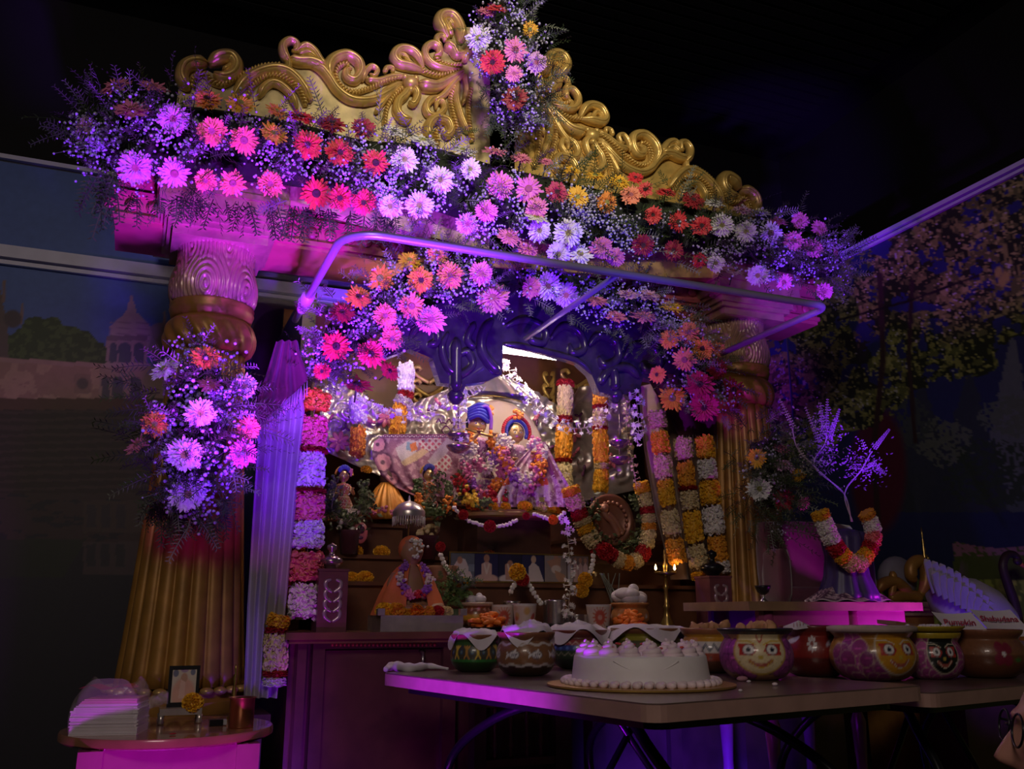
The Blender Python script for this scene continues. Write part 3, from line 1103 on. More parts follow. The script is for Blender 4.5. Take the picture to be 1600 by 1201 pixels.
# idol dais
DZ = PY(795, 797, 3.36).z
root = thing('idol_dais', 'round-fronted wooden dais carrying the two dressed idols', 'dais', (1.40, 3.46, LZ2))
dc = PY(798, 797, 3.46)
pr = [(.94, -.030), (1.0, -.024), (1.0, -.012), (.97, -.008), (.97, 0)]
b = MB()
n = 48
V, F = [], []
for r, z in pr:
    for i in range(n):
        a = 2 * math.pi * i / n
        V.append((dc.x + .232 * r * math.cos(a), dc.y + .15 * r * math.sin(a), DZ + z))
for i in range(len(pr) - 1):
    for q in range(n):
        F.append((i * n + q, i * n + (q + 1) % n, (i + 1) * n + (q + 1) % n, (i + 1) * n + q))
F += [tuple(range(n - 1, -1, -1)), tuple((len(pr) - 1) * n + q for q in range(n))]
b.add(V, F)
b.build('dais_top', mat('polished_teak', (0.34, 0.19, 0.07), 0.3, var=0.2, coat=0.4), root, angle=30)
MB().box((dc.x - .16, dc.y - .04, LZ2), (dc.x + .16, dc.y + .2, DZ - .03)).build('dais_leg', m_wood, root, smooth=False)

# ------------------------------------------------------------------ flowers
def gerbera_mesh(seed, n1=24, n2=18, double=True):
    r = random.Random(seed)
    b = MB()
    layers = [(n1, 1.0, 0.0, 0.10), (n2, 0.80, 0.06, 0.22)]
    if double:
        layers.append((14, 0.52, 0.10, 0.45))
    for n, L, z0, lift in layers:
        for i in range(n):
            a = 2 * math.pi * (i + r.uniform(-.25, .25)) / n
            l = L * r.uniform(.80, 1.06)
            w = (0.125 if L > .9 else 0.10 if L > .6 else 0.06) * r.uniform(.85, 1.1)
            droop = r.uniform(-.16, .12)
            ca, sa = math.cos(a), math.sin(a)
            def pt(t, s, dz=0):
                rr = .12 + (l - .12) * t
                z = z0 + lift * t * (1 - .55 * t) + droop * t * t + dz
                return (rr * ca - s * sa, rr * sa + s * ca, z)
            V = [pt(0, -w * .25), pt(0, w * .25), pt(.5, -w * .8, -.02), pt(.5, 0, .02), pt(.5, w * .8, -.02), pt(.85, -w * .65, -.03), pt(.85, w * .65, -.03), pt(1, 0, 0)]
            F = [(0, 3, 2), (0, 1, 3), (1, 4, 3), (2, 3, 5), (3, 4, 6), (3, 6, 5), (5, 6, 7)]
            b.add(V, F)
    return b.mesh('petals', None, smooth=True)


def disc_mesh():
    b = MB()
    b.lathe([(.22, .02), (.25, .10), (.20, .16), (.12, .15), (.05, .11)], 14, cap=True)
    return b.mesh('disc', None)


def pom_mesh(seed, n=170, flat=0.62):
    """ruffled marigold head"""
    r = random.Random(seed)
    b = MB()
    b.ball((0, 0, .1), (.75, .75, flat * .75), 1)
    for i in range(n):
        t = (i + .5) / n
        ph = math.acos(1 - 1.35 * t)
        th = i * 2.39996
        nrm = Vector((math.sin(ph) * math.cos(th), math.sin(ph) * math.sin(th), math.cos(ph)))
        p = Vector((nrm.x * .82, nrm.y * .82, nrm.z * flat * .9 + .1))
        side = nrm.cross(Vector((r.uniform(-1, 1), r.uniform(-1, 1), r.uniform(-1, 1)))).normalized() * .17
        up = nrm.cross(side).normalized() * .17
        tip = p + nrm * r.uniform(.14, .24)
        b.add([p - side, tip + up * r.uniform(-.3, .5) - side * .9, tip + up * .9, tip + side * .9, p + side], [(0, 1, 2), (0, 2, 4), (4, 2, 3)])
    return b.mesh('ruffled_petals', None, smooth=True)


def clump_mesh(seed, n=300):
    """section of a garland: ruffled petals packed round a short cylinder, unit radius, z from 0 to 1 (twice as long as wide)"""
    r = random.Random(seed)
    b = MB()
    b.lathe([(.55, 0), (.80, .1), (.82, .5), (.80, .9), (.55, 1)], 12)
    for i in range(n):
        z = r.random() * 2
        th = r.uniform(0, 2 * math.pi)
        e = min(z, 2 - z)
        nrm = Vector((math.cos(th), math.sin(th), (z - 1) * .35 + r.uniform(-.35, .35))).normalized()
        rad = .80 if e > .2 else .62 + .9 * e
        p = Vector((rad * math.cos(th), rad * math.sin(th), z))
        side = nrm.cross(Vector((r.uniform(-1, 1), r.uniform(-1, 1), r.uniform(-1, 1)))).normalized() * .15
        up = nrm.cross(side).normalized() * .10
        tip = p + nrm * r.uniform(.12, .30)
        V = [p - side, tip - side * .9 + up, tip + side * .9 + up, p + side, tip + up * 2]
        for q in V:
            q.z *= .5
        b.add(V, [(0, 1, 2), (0, 2, 3), (1, 4, 2)])
    return b.mesh('flower_section', None, smooth=False)


GERB = [gerbera_mesh(s, n1, n2, d) for s, n1, n2, d in ((1, 26, 22, True), (2, 32, 26, True), (3, 22, 18, False), (4, 28, 24, True))]
DISC = disc_mesh()
POM = [pom_mesh(s) for s in (5, 6)]
CLUMP = [clump_mesh(s) for s in (7, 8, 9)]
for me in GERB + [DISC] + POM + CLUMP:
    me.materials.append(None)

FC = {
    'pink': (0.78, 0.22, 0.40), 'brightpink': (0.90, 0.30, 0.45), 'lilac': (0.68, 0.36, 0.66), 'coral': (0.88, 0.27, 0.16), 'orange': (0.88, 0.30, 0.05),
    'yellow': (0.90, 0.50, 0.03), 'red': (0.72, 0.03, 0.05), 'darkred': (0.32, 0.012, 0.025), 'magenta': (0.50, 0.02, 0.10), 'white': (0.82, 0.80, 0.82),
}
CW = {'pink': 'pink', 'brightpink': 'bright pink', 'lilac': 'lilac', 'coral': 'coral', 'orange': 'orange', 'yellow': 'yellow', 'red': 'red',
      'darkred': 'dark red', 'magenta': 'crimson', 'white': 'white'}
FM = {k: mat('gerbera_' + CW[k].replace(' ', '_'), c, 0.55, var=0.14, scale=9, sub=0.0, sheen=0.2) for k, c in FC.items()}
DM = {k: mat('gerbera_disc_' + k, c, 0.7, var=0.3, scale=60, bump=0.5, bscale=200) for k, c in
      {'dark': (0.07, 0.02, 0.03), 'green': (0.35, 0.36, 0.10), 'pinkish': (0.45, 0.14, 0.18)}.items()}
m_fol = mat('fern_green', (0.055, 0.085, 0.035), 0.6, var=0.4, scale=8)
m_fol2 = mat('pale_asparagus_fern', (0.22, 0.24, 0.20), 0.6, var=0.3, scale=8)
m_gyp = mat('babys_breath_violet_lit', (0.56, 0.54, 0.74), 0.6, var=0.08)  # white sprays with the violet stage light tinted into their base colour
m_moss = mat('dark_floral_foam', (0.010, 0.016, 0.008), 0.9, var=0.4)


class Arr:
    """flower arrangement that follows a spine given as (u, v, Y of the core, half-thickness in photo pixels)"""

    def __init__(self, spine):
        self.s = np.array([(p.x, p.y) for p in crom([(a, b, 0) for a, b, _, _ in spine], 10)])
        self.Y = np.array([p.x for p in crom([(c, d / 100., 0) for _, _, c, d in spine], 10)])
        self.R = np.array([p.y * 100 for p in crom([(c, d / 100., 0) for _, _, c, d in spine], 10)])

    def at(self, u, v, push=1.0):
        d = np.hypot(self.s[:, 0] - u, self.s[:, 1] - v)
        i = int(np.argmin(d / (self.R + 10)))
        R = self.R[i]
        du, dv = u - self.s[i, 0], v - self.s[i, 1]
        q = math.hypot(du, dv) / R
        c = math.sqrt(max(0.0, 1 - min(q, .97) ** 2))
        k = mpp(PY(u, v, self.Y[i]))
        P = PY(u, v, self.Y[i] - R * k * c * 0.8 * push)
        n = Vector((du / R, 0, -dv / R)) * 0.75 + Vector((0, -max(c, .25), 0))
        return P, n.normalized(), q, k

    def rand(self, spread=1.0):
        i = rnd.randrange(len(self.s))
        a = rnd.uniform(0, 2 * math.pi)
        rr = math.sqrt(rnd.random()) * self.R[i] * spread
        return self.s[i, 0] + rr * math.cos(a), self.s[i, 1] + rr * math.sin(a)

    def core(self, name, root, f=0.62):
        pts, rs = [], []
        for i in range(0, len(self.s), 3):
            p = PY(self.s[i, 0], self.s[i, 1], self.Y[i])
            pts.append(p)
            rs.append(self.R[i] * mpp(p) * f)
        MB().tube(pts, rs, 12, flat=.8).build(name, m_moss, root)


def add_sprig(b, p, d, L, nl, ll, lw, curl=0.25):
    d = Vector(d).normalized()
    side = d.cross(Vector((rnd.uniform(-1, 1), rnd.uniform(-1, 1), rnd.uniform(-1, 1))))
    if side.length < 1e-3:
        return
    side.normalize()
    nrm = d.cross(side)
    g = Vector((0, 0, -1))
    V, F = [], []
    prev = Vector(p)
    dd = d.copy()
    for i in range(nl):
        t = i / nl
        q = prev + dd * (L / nl)
        # stem
        m = len(V)
        w_ = side * lw * .35
        V += [prev - w_, prev + w_, q + w_, q - w_]
        F.append((m, m + 1, m + 2, m + 3))
        for s in (-1, 1):
            l = ll * (1 - .55 * t) * rnd.uniform(.7, 1.15)
            e = (dd * .65 + side * s + nrm * rnd.uniform(-.45, .45)).normalized()
            tip = q + e * l
            mid = q + e * l * .45
            wv = dd.cross(e).cross(e).normalized() * lw * .5
            m = len(V)
            V += [q, mid - wv, tip, mid + wv]
            F.append((m, m + 1, m + 2, m + 3))
        prev = q
        dd = (dd + g * curl / nl).normalized()
    b.add([tuple(x) for x in V], F)


def ring_word(u, v, arr):
    return ''


NG = 0
GL = []
def gerbera(u, v, dia, colr, arr, where, grp, flat=None, push=1.0):
    global NG
    P, n, q, k = arr.at(u, v, push)
    toc = (CAM - P).normalized()
    if flat is not None:
        n = (Vector(flat) + toc * .35).normalized()
    else:
        n = (n * .5 + toc * .8 + Vector((rnd.uniform(-.25, .25), 0, rnd.uniform(-.2, .2)))).normalized()
    R = dia / 2 * mpp(P) * 1.08
    P = P + toc * .035
    root = thing('gerbera', CW[colr] + ' gerbera ' + where, 'flower', P, grp)
    GL.append([root, colr, where, flat is not None, v, dia])
    M = Matrix.Translation(P) @ frame_to(n, rnd.uniform(0, 6)) @ Matrix.Diagonal((R, R, R, 1))
    inst('petals', GERB[NG % 4], M, root, FM[colr])
    dk = {'red': 'dark', 'darkred': 'dark', 'magenta': 'dark', 'orange': 'dark' if NG % 2 else 'green', 'yellow': 'green', 'white': 'green'}.get(colr, 'pinkish')
    inst('disc', DISC, M, root, DM[dk])
    st = MB().tube([P - n * .002, P - n * (.03 + R * .7)], max(.002, R * .06), 5)
    st.build('stem', m_fol, root)
    NG += 1


UP = (0, -.55, 1.0)
UPL = (-.7, -.5, .8)
LEFT = (-1, -.45, .1)
RIGHTN = (1, -.5, .1)

def greenery(name, arr, label, cat_root, n_sprig, n_gyp, where, lspr=.11, pale=0.15, spread=1.0, hang=0.3, gyp_r=.0058):
    """foliage and baby's breath of an arrangement (uncountable)"""
    b, b2 = MB(), MB()
    for i in range(n_sprig):
        u, v = arr.rand(spread)
        P, n, q, k = arr.at(u, v, .8)
        d = n * rnd.uniform(.5, 1.1) + Vector((rnd.uniform(-.8, .8), rnd.uniform(-.4, .1), rnd.uniform(-.7, .6)))
        tgt = b2 if rnd.random() < pale else b
        add_sprig(tgt, P, d, lspr * rnd.uniform(.6, 1.3), 9, .028 * rnd.uniform(.7, 1.3), .0042, hang)
    b.build('fern_foliage', m_fol, cat_root, smooth=False)['kind'] = 'stuff'
    if b2.n:
        b2.build('pale_fern', m_fol2, cat_root, smooth=False)['kind'] = 'stuff'
    v0, f0 = ICO[0]
    V, F = [], []
    n = 0
    f0 = np.array(f0)
    stems = MB()
    ncl = max(1, n_gyp // 26)
    for i in range(ncl):
        u, v = arr.rand(spread * .80)
        P, nn, q, k = arr.at(u, v, .95)
        base = P - nn * .03
        cr = rnd.uniform(.016, .034)
        for j in range(26):
            o = Vector((rnd.gauss(0, 1), rnd.gauss(0, .6), rnd.gauss(0, 1))) * cr
            c = P + o + nn * rnd.uniform(0, .02)
            r = gyp_r * rnd.uniform(.5, 1.1)
            V.append(v0 * r + np.array(tuple(c)))
            F.append(f0 + n)
            n += len(v0)
            if j % 6 == 0:
                stems.tube([base, c], .0006, 3)
    g = MB()
    g.v = V
    g.f = [tuple(x) for x in np.concatenate(F).tolist()]
    g.n = n
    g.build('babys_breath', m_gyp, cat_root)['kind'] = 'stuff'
    stems.build('fine_stems', m_fol2, cat_root)['kind'] = 'stuff'


# --- lintel garland
lint = Arr([(140, 195, 2.98, 34), (190, 212, 2.95, 78), (300, 222, 2.93, 92), (450, 240, 2.93, 84), (560, 262, 2.93, 74), (660, 275, 2.93, 80),
            (760, 305, 2.93, 82), (860, 330, 2.93, 86), (950, 345, 2.93, 76), (1060, 355, 2.93, 62), (1160, 375, 2.93, 58), (1250, 395, 2.93, 60), (1302, 415, 2.95, 34)])
root = thing('lintel_garland', 'long bank of ferns and white sprays laid along the altar lintel', 'garland', (1.2, 2.93, 2.25))
lint.core('foam_core', root)
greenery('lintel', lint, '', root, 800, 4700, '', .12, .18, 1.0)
# hanging willowy leaves at both ends and along the lower edge
b = MB()
for i in range(70):
    if i < 14:
        u, v = rnd.uniform(140, 185), rnd.uniform(250, 300)
        L = rnd.uniform(.10, .20)
    else:
        t = rnd.random()
        u = 200 + t * 420
        v = 300 + t * 35
        L = rnd.uniform(.06, .13)
    add_sprig(b, PY(u, v, 2.87), (rnd.uniform(-.4, .4), -.1, -1), L, 8, .04, .006, .5)
b.build('hanging_leaves', m_fol, root, smooth=False)['kind'] = 'stuff'
g1 = 'gerberas in the lintel flower bank'
for u, v, d, c, fl in (
    (180, 136, 52, 'pink', UPL), (206, 172, 56, 'pink', (-.3, -.6, .8)), (240, 136, 48, 'pink', UP), (270, 186, 50, 'lilac', None), (132, 200, 40, 'lilac', LEFT),
    (212, 262, 54, 'lilac', None), (272, 271, 48, 'lilac', None)):
    gerbera(u, v, d, c, lint, 'at the free end of the lintel bank over the palace panel', g1 + ', end over the palace panel', fl)
for u, v, d, c, fl in (
    (323, 155, 44, 'orange', (0, -.9, .5)), (376, 162, 46, 'yellow', (0, -.8, .6)), (331, 205, 46, 'coral', None), (381, 219, 46, 'coral', None), (428, 209, 44, 'yellow', (.1, -.9, .5)),
    (432, 174, 36, 'orange', (.4, -.6, .7)), (321, 282, 36, 'coral', None), (364, 286, 42, 'coral', None), (423, 287, 42, 'coral', None)):
    gerbera(u, v, d, c, lint, 'in the lintel bank above the leafy column capital', g1 + ', above the capital', fl)
for u, v, d, c, fl in (
    (481, 226, 46, 'red', None), (531, 239, 46, 'red', None), (587, 254, 42, 'red', None), (470, 184, 50, 'red', UP), (518, 194, 46, 'darkred', (0, -.7, .7)), (568, 200, 38, 'darkred', None),
    (494, 302, 50, 'red', None), (531, 309, 42, 'red', None), (568, 316, 40, 'red', None)):
    gerbera(u, v, d, c, lint, 'in the lintel bank under the big spiral of the pediment', g1 + ', red patch', fl)
for u, v, d, c, fl in (
    (615, 206, 42, 'white', UP), (660, 220, 46, 'white', UP), (632, 249, 44, 'white', None), (688, 281, 44, 'white', None), (735, 264, 34, 'white', None), (724, 236, 42, 'white', UP),
    (610, 322, 40, 'white', None), (655, 320, 44, 'white', None), (730, 350, 36, 'lilac', None)):
    gerbera(u, v, d, c, lint, 'in the lintel bank between the red and pink patches', g1 + ', white patch', fl)
for u, v, d, c, fl in (
    (773, 237, 40, 'pink', UP), (814, 248, 38, 'pink', UP), (853, 253, 26, 'pink', UP), (781, 290, 44, 'pink', None), (826, 295, 44, 'pink', None), (870, 300, 36, 'magenta', None),
    (760, 330, 36, 'pink', None), (838, 326, 36, 'pink', None), (795, 370, 40, 'pink', (0, -.7, .6)), (825, 390, 36, 'pink', (0, -.7, .6))):
    gerbera(u, v, d, c, lint, 'in the lintel bank beneath the top bouquet', g1 + ', beneath the top bouquet', fl)
for u, v, d, c, fl in (
    (893, 266, 30, 'yellow', UP), (902, 308, 36, 'yellow', None), (930, 275, 36, 'yellow', UP), (967, 285, 36, 'yellow', (0, -.7, .7)), (948, 316, 34, 'orange', None), (986, 305, 34, 'coral', None)):
    gerbera(u, v, d, c, lint, 'in the lintel bank between pink and crimson patches', g1 + ', yellow patch', fl)
for u, v, d, c, fl in (
    (838, 340, 38, 'white', UP), (843, 360, 38, 'white', None), (888, 364, 46, 'white', None), (872, 396, 40, 'white', None), (906, 397, 42, 'white', (0, -.8, .5)),
    (940, 388, 38, 'pink', None), (962, 402, 30, 'pink', None)):
    gerbera(u, v, d, c, lint, 'in the lintel bank just above the chrome rail', g1 + ', just above the rail', fl)
for u, v, d, c, fl in (
    (993, 278, 26, 'red', None), (1008, 296, 26, 'red', None), (1020, 336, 30, 'red', None), (1040, 301, 34, 'red', UP), (1083, 313, 36, 'darkred', (0, -.8, .5)), (1060, 347, 34, 'red', None),
    (1096, 353, 34, 'red', None), (1005, 383, 36, 'darkred', None), (1052, 391, 32, 'darkred', None), (1093, 406, 24, 'red', None)):
    gerbera(u, v, d, c, lint, 'in the lintel bank below the low scroll end of the pediment', g1 + ', crimson patch', fl)
for u, v, d, c, fl in (
    (1116, 318, 34, 'white', UP), (1128, 352, 38, 'white', None), (1165, 362, 36, 'white', None), (1204, 364, 36, 'white', None), (1160, 329, 34, 'lilac', UP), (1190, 332, 30, 'white', UP),
    (1118, 411, 30, 'white', None), (1145, 424, 30, 'lilac', UP), (1184, 430, 36, 'white', None)):
    gerbera(u, v, d, c, lint, 'in the lintel bank above the chrome rail corner', g1 + ', second white patch', fl)
for u, v, d, c, fl in (
    (1215, 346, 32, 'pink', UP), (1250, 345, 28, 'pink', None), (1240, 376, 34, 'pink', None), (1270, 388, 34, 'pink', None), (1304, 395, 28, 'pink', RIGHTN), (1280, 356, 26, 'pink', None),
    (1225, 440, 26, 'pink', None), (1288, 455, 28, 'pink', None)):
    gerbera(u, v, d, c, lint, 'at the lintel bank end toward the woodland panel', g1 + ', end toward the woodland panel', fl)

# --- bouquet on the pediment crest
top = Arr([(790, 25, 2.90, 62), (800, 90, 2.90, 78), (806, 140, 2.90, 58), (808, 180, 2.92, 40)])
root = thing('crest_bouquet', 'round bouquet greenery fixed over the peak of the gold pediment', 'bouquet', PY(805, 215, 2.92))
top.core('foam_core', root, .55)
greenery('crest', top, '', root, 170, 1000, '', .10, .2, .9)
b = MB()
for i in range(60):
    u, v = rnd.uniform(755, 860), rnd.uniform(130, 185)
    add_sprig(b, PY(u, v, 2.86), (rnd.uniform(-.6, .6), -.1, -1), rnd.uniform(.06, .12), 9, .03, .004, .3)
b.build('trailing_fern', m_fol, root, smooth=False)['kind'] = 'stuff'
for u, v, d, c, fl in ((748, 60, 42, 'white', None), (770, 98, 40, 'red', None), (805, 78, 40, 'pink', None), (838, 98, 36, 'lilac', None), (803, 115, 28, 'brightpink', None),
                       (805, 154, 40, 'darkred', None), (828, 46, 26, 'yellow', None), (757, 20, 34, 'pink', UP), (775, 14, 36, 'red', UP)):
    gerbera(u, v, d, c, top, 'in the bouquet on the pediment peak', 'gerberas in the peak bouquet', fl)

# --- arch garland
arch = Arr([(503, 585, 3.08, 34), (528, 535, 3.07, 56), (580, 490, 3.06, 66), (650, 452, 3.06, 66), (740, 432, 3.06, 56), (860, 440, 3.06, 46), (960, 468, 3.06, 42), (1035, 505, 3.06, 46),
            (1078, 555, 3.07, 52), (1108, 608, 3.08, 52)])
root = thing('arch_garland', 'curved bank of lavender ferns and white sprays framing the shrine opening', 'garland', PY(800, 480, 3.05))
arch.core('foam_core', root, .5)
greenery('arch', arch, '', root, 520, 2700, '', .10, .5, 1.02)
g2 = 'gerberas in the shrine arch'
for u, v, d, c, fl in ((640, 407, 38, 'yellow', (0, -.7, .6)), (594, 435, 44, 'orange', None), (657, 438, 44, 'orange', None), (703, 430, 44, 'coral', None), (560, 464, 42, 'orange', (0, -.9, .5)),
                       (683, 396, 36, 'coral', None), (752, 427, 40, 'pink', None), (770, 466, 54, 'pink', (-.2, -.9, .3)), (602, 493, 38, 'coral', None), (643, 478, 42, 'coral', None),
                       (673, 499, 48, 'brightpink', None), (612, 528, 40, 'coral', None)):
    gerbera(u, v, d, c, arch, 'on the upper shoulder of the arch behind the bent rail', g2 + ', shoulder by the bent rail', fl)
for u, v, d, c, fl in ((535, 488, 40, 'darkred', (-.1, -.8, .5)), (525, 541, 48, 'red', None), (580, 552, 46, 'red', None), (503, 580, 28, 'red', None),
                       (608, 580, 36, 'red', (.5, -.7, .5)), (558, 601, 48, 'red', UP)):
    gerbera(u, v, d, c, arch, 'at the arch foot over the pink garland', g2 + ', foot over the pink garland', fl)
for u, v, d, c, fl in ((830, 450, 38, 'pink', LEFT), (856, 447, 44, 'white', None), (884, 461, 42, 'lilac', None), (932, 470, 38, 'pink', UP), (980, 460, 34, 'lilac', UP),
                       (1014, 462, 38, 'lilac', UP), (963, 495, 36, 'pink', UP), (1006, 495, 42, 'pink', UP)):
    gerbera(u, v, d, c, arch, 'at the crown of the arch near the rail brace', g2 + ', crown', fl)
for u, v, d, c, fl in ((1050, 480, 36, 'yellow', UP), (1046, 530, 32, 'orange', None), (1075, 520, 38, 'coral', None), (1069, 562, 38, 'coral', None), (1097, 545, 38, 'orange', None), (1122, 546, 26, 'coral', None),
                       (1027, 585, 28, 'orange', None), (1050, 622, 44, 'yellow', (-.3, -.9, .1)), (1093, 600, 46, 'magenta', None), (1120, 576, 36, 'darkred', None), (1100, 636, 46, 'magenta', None),
                       (1145, 610, 42, 'darkred', None)):
    gerbera(u, v, d, c, arch, 'at the arch foot over the three yellow garlands', g2 + ', foot over the yellow garlands', fl)

# --- bouquet on the near column
cb = Arr([(318, 575, 2.90, 52), (308, 640, 2.88, 92), (302, 710, 2.88, 92), (296, 775, 2.90, 50)])
root = thing('column_bouquet', 'hanging bouquet of dark fern and white sprays tied on the leafy column', 'bouquet', PY(296, 820, 2.92))
cb.core('foam_core', root, .5)
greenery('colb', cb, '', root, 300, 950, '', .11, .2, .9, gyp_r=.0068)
b = MB()
for i in range(46):
    u, v = rnd.uniform(230, 350), rnd.uniform(770, 810)
    add_sprig(b, PY(u, v, 2.88), (rnd.uniform(-.4, .4), -.1, -1), rnd.uniform(.05, .10), 8, .035, .005, .3)
for i in range(30):
    s = rnd.choice((-1, 1))
    u, v = 310 + s * rnd.uniform(55, 95), rnd.uniform(570, 720)
    add_sprig(b, PY(u, v, 2.88), (s, -.2, rnd.uniform(-.3, .4)), rnd.uniform(.08, .15), 9, .04, .004, .3)
b.build('trailing_fern', m_fol, root, smooth=False)['kind'] = 'stuff'
for u, v, d, c, fl in ((321, 559, 46, 'orange', (0, -.9, .4)), (257, 577, 46, 'white', (-.7, -.5, .7)), (382, 603, 40, 'white', None), (326, 601, 42, 'pink', UP), (313, 645, 48, 'white', None),
                       (242, 662, 42, 'orange', None), (389, 668, 38, 'coral', None), (216, 695, 46, 'pink', (-.8, -.3, .8)), (289, 710, 58, 'white', None), (380, 708, 46, 'pink', None), (294, 772, 56, 'white', None)):
    gerbera(u, v, d, c, cb, 'in the bouquet tied on the leafy column beside the silver curtain', 'gerberas in the column bouquet by the silver curtain', fl)

# --- bouquet by the far column
rb = Arr([(1195, 690, 2.86, 50), (1205, 745, 2.86, 62), (1200, 800, 2.88, 46)])
root = thing('side_bouquet', 'dark leafy bouquet beside the far column above the maroon velvet chair', 'bouquet', PY(1200, 850, 2.88))
rb.core('foam_core', root, .5)
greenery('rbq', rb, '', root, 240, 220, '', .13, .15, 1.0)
for u, v, d, c, fl in ((1182, 715, 32, 'yellow', None), (1220, 701, 28, 'pink', UP), (1225, 727, 36, 'lilac', UP), (1186, 764, 40, 'white', None), (1224, 781, 36, 'darkred', None),
                       (1247, 742, 24, 'yellow', None), (1256, 786, 24, 'pink', None)):
    gerbera(u, v, d, c, rb, 'in the dark bouquet above the maroon velvet chair', 'gerberas in the bouquet above the velvet chair', fl)

# ------------------------------------------------------------------ strung garlands
GCOL = {'marigold_yellow': (0.85, 0.45, 0.02), 'marigold_orange': (0.88, 0.24, 0.01), 'cream': (0.72, 0.58, 0.32), 'white': (0.80, 0.76, 0.74), 'rose': (0.80, 0.20, 0.22), 'red': (0.45, 0.01, 0.02),
        'golden': (0.80, 0.36, 0.03)}
GM = {k: mat('strung_' + k, c, 0.6, var=0.25, scale=7) for k, c in GCOL.items()}
m_thread = mat('cotton_thread', (0.5, 0.42, 0.3), 0.8)


def strung(pts, Y, width, secs, label, group=None, red_gap=True):
    """garland of flower sections along a polyline of photo points; secs: list of (colour, share)"""
    path = crom([PY(u, v, Y) for u, v in pts], 24)
    cum = [0]
    for a, b_ in zip(path[:-1], path[1:]):
        cum.append(cum[-1] + (b_ - a).length)
    T = cum[-1]
    def pos(s):
        s = min(max(s, 0), T)
        i = max(0, min(len(path) - 2, int(np.searchsorted(cum, s)) - 1))
        t = (s - cum[i]) / max(1e-9, cum[i + 1] - cum[i])
        return path[i].lerp(path[i + 1], t)
    root = thing('flower_garland', label, 'garland', path[-1], group)
    MB().tube(path, .0016, 5).build('thread', m_thread, root)
    k = mpp(path[0])
    tot = sum(s for _, s in secs)
    s0 = 0
    for j, (c, sh) in enumerate(secs):
        L = T * sh / tot
        if c is not None:
            a, e = pos(s0 + L * .02), pos(s0 + L * .98)
            d = e - a
            R = width / 2 * k * rnd.uniform(.93, 1.08)
            M = Matrix.Translation(a) @ frame_to(d.normalized(), rnd.uniform(0, 6)) @ Matrix.Diagonal((R, R, d.length, 1))
            inst('flower_section', CLUMP[(j + len(secs)) % 3], M, root, GM[c])
        s0 += L
    return root


def floret_string(pts, Y, width, label, col='white', group=None, dens=1.0, name='tuberose_garland', mtl=None):
    path = crom([PY(u, v, Y) for u, v in pts], 14)
    k = mpp(path[0])
    root = thing(name, label, 'garland', path[-1], group)
    MB().tube(path, .0014, 4).build('thread', m_thread, root)
    b = MB()
    for i in range(len(path) - 1):
        seg = path[i + 1] - path[i]
        n = max(1, int(seg.length / (k * 2.6) * dens))
        for j in range(n):
            c = path[i] + seg * rnd.random()
            an = rnd.uniform(0, 2 * math.pi)
            t = seg.normalized()
            a = t.cross(Vector((.3, 1, .2))).normalized()
            o = (a * math.cos(an) + t.cross(a) * math.sin(an) + t * rnd.uniform(-.4, .4)).normalized()
            R = width / 2 * k * rnd.uniform(.75, 1.1)
            tip = c + o * R
            b.tube([c, c + o * R * .8], [.0009, .0018], 4)
            e1 = o.cross(t).normalized()
            e2 = o.cross(e1)
            pr = R * rnd.uniform(.36, .5)
            V, F = [tuple(tip - o * .004)], []
            sp = rnd.uniform(0, 6)
            for q in range(6):
                x = sp + q * math.pi / 3
                V.append(tuple(tip + (e1 * math.cos(x) + e2 * math.sin(x)) * pr))
                x2 = x + math.pi / 6
                V.append(tuple(tip + (e1 * math.cos(x2) + e2 * math.sin(x2)) * pr * .5 - o * .001))
            for q in range(6):
                F.append((0, 1 + 2 * q, 1 + (2 * q + 1) % 12))
                F.append((0, 1 + (2 * q + 11) % 12, 1 + 2 * q))
            b.add(V, F)
    b.build('florets', mtl or GM[col], root)['kind'] = 'stuff'
    return root


W, Yl, O, C, Rr, Rd, Go = 'white', 'marigold_yellow', 'marigold_orange', 'cream', 'rose', 'red', 'golden'
gl = 'strung garlands at the silver curtain'
strung([(496, 612), (490, 650), (487, 700), (483, 760), (482, 830), (478, 900), (474, 965)], 3.04, 46,
       [(Go, 28), (None, 12), (Rr, 46), (Rd, 6), (W, 52), (Rd, 6), (Rr, 40), (W, 38), (None, 6), (Rr, 40), (None, 4), (W, 46)],
       'thick garland of pink and white flower blocks hanging beside the silver curtain', gl)
strung([(476, 690), (466, 780), (458, 880), (450, 950)], 3.12, 34, [(Rr, 20), (W, 26), (Rr, 20), (W, 34), (Go, 30), (Go, 30)],
       'thinner garland half hidden behind the thick pink and white one', gl)
strung([(438, 960), (432, 985), (430, 1050), (428, 1072)], 3.0, 34, [(Yl, 20), (Rd, 8), (C, 55), (Rd, 9), (W, 14)],
       'short garland end with cream blooms below the altar counter corner', gl)
gr = 'strung garlands at the tan curtain'
strung([(1025, 642), (1032, 690), (1040, 760), (1050, 830), (1060, 880)], 3.12, 26, [(C, 24), (None, 7), (Yl, 30), (None, 5), (C, 30), (None, 5), (Yl, 36), (None, 7), (C, 34), (None, 6), (Go, 34)],
       'yellow and cream garland on the tan curtain, first from the shrine opening', gr)
strung([(1066, 684), (1072, 740), (1080, 800), (1088, 860), (1096, 905)], 3.12, 27, [(C, 34), (None, 6), (Go, 38), (Rd, 6), (C, 30), (None, 4), (Yl, 46), (None, 6), (C, 34), (None, 6), (Yl, 12)],
       'yellow and cream garland on the tan curtain, middle of the three', gr)
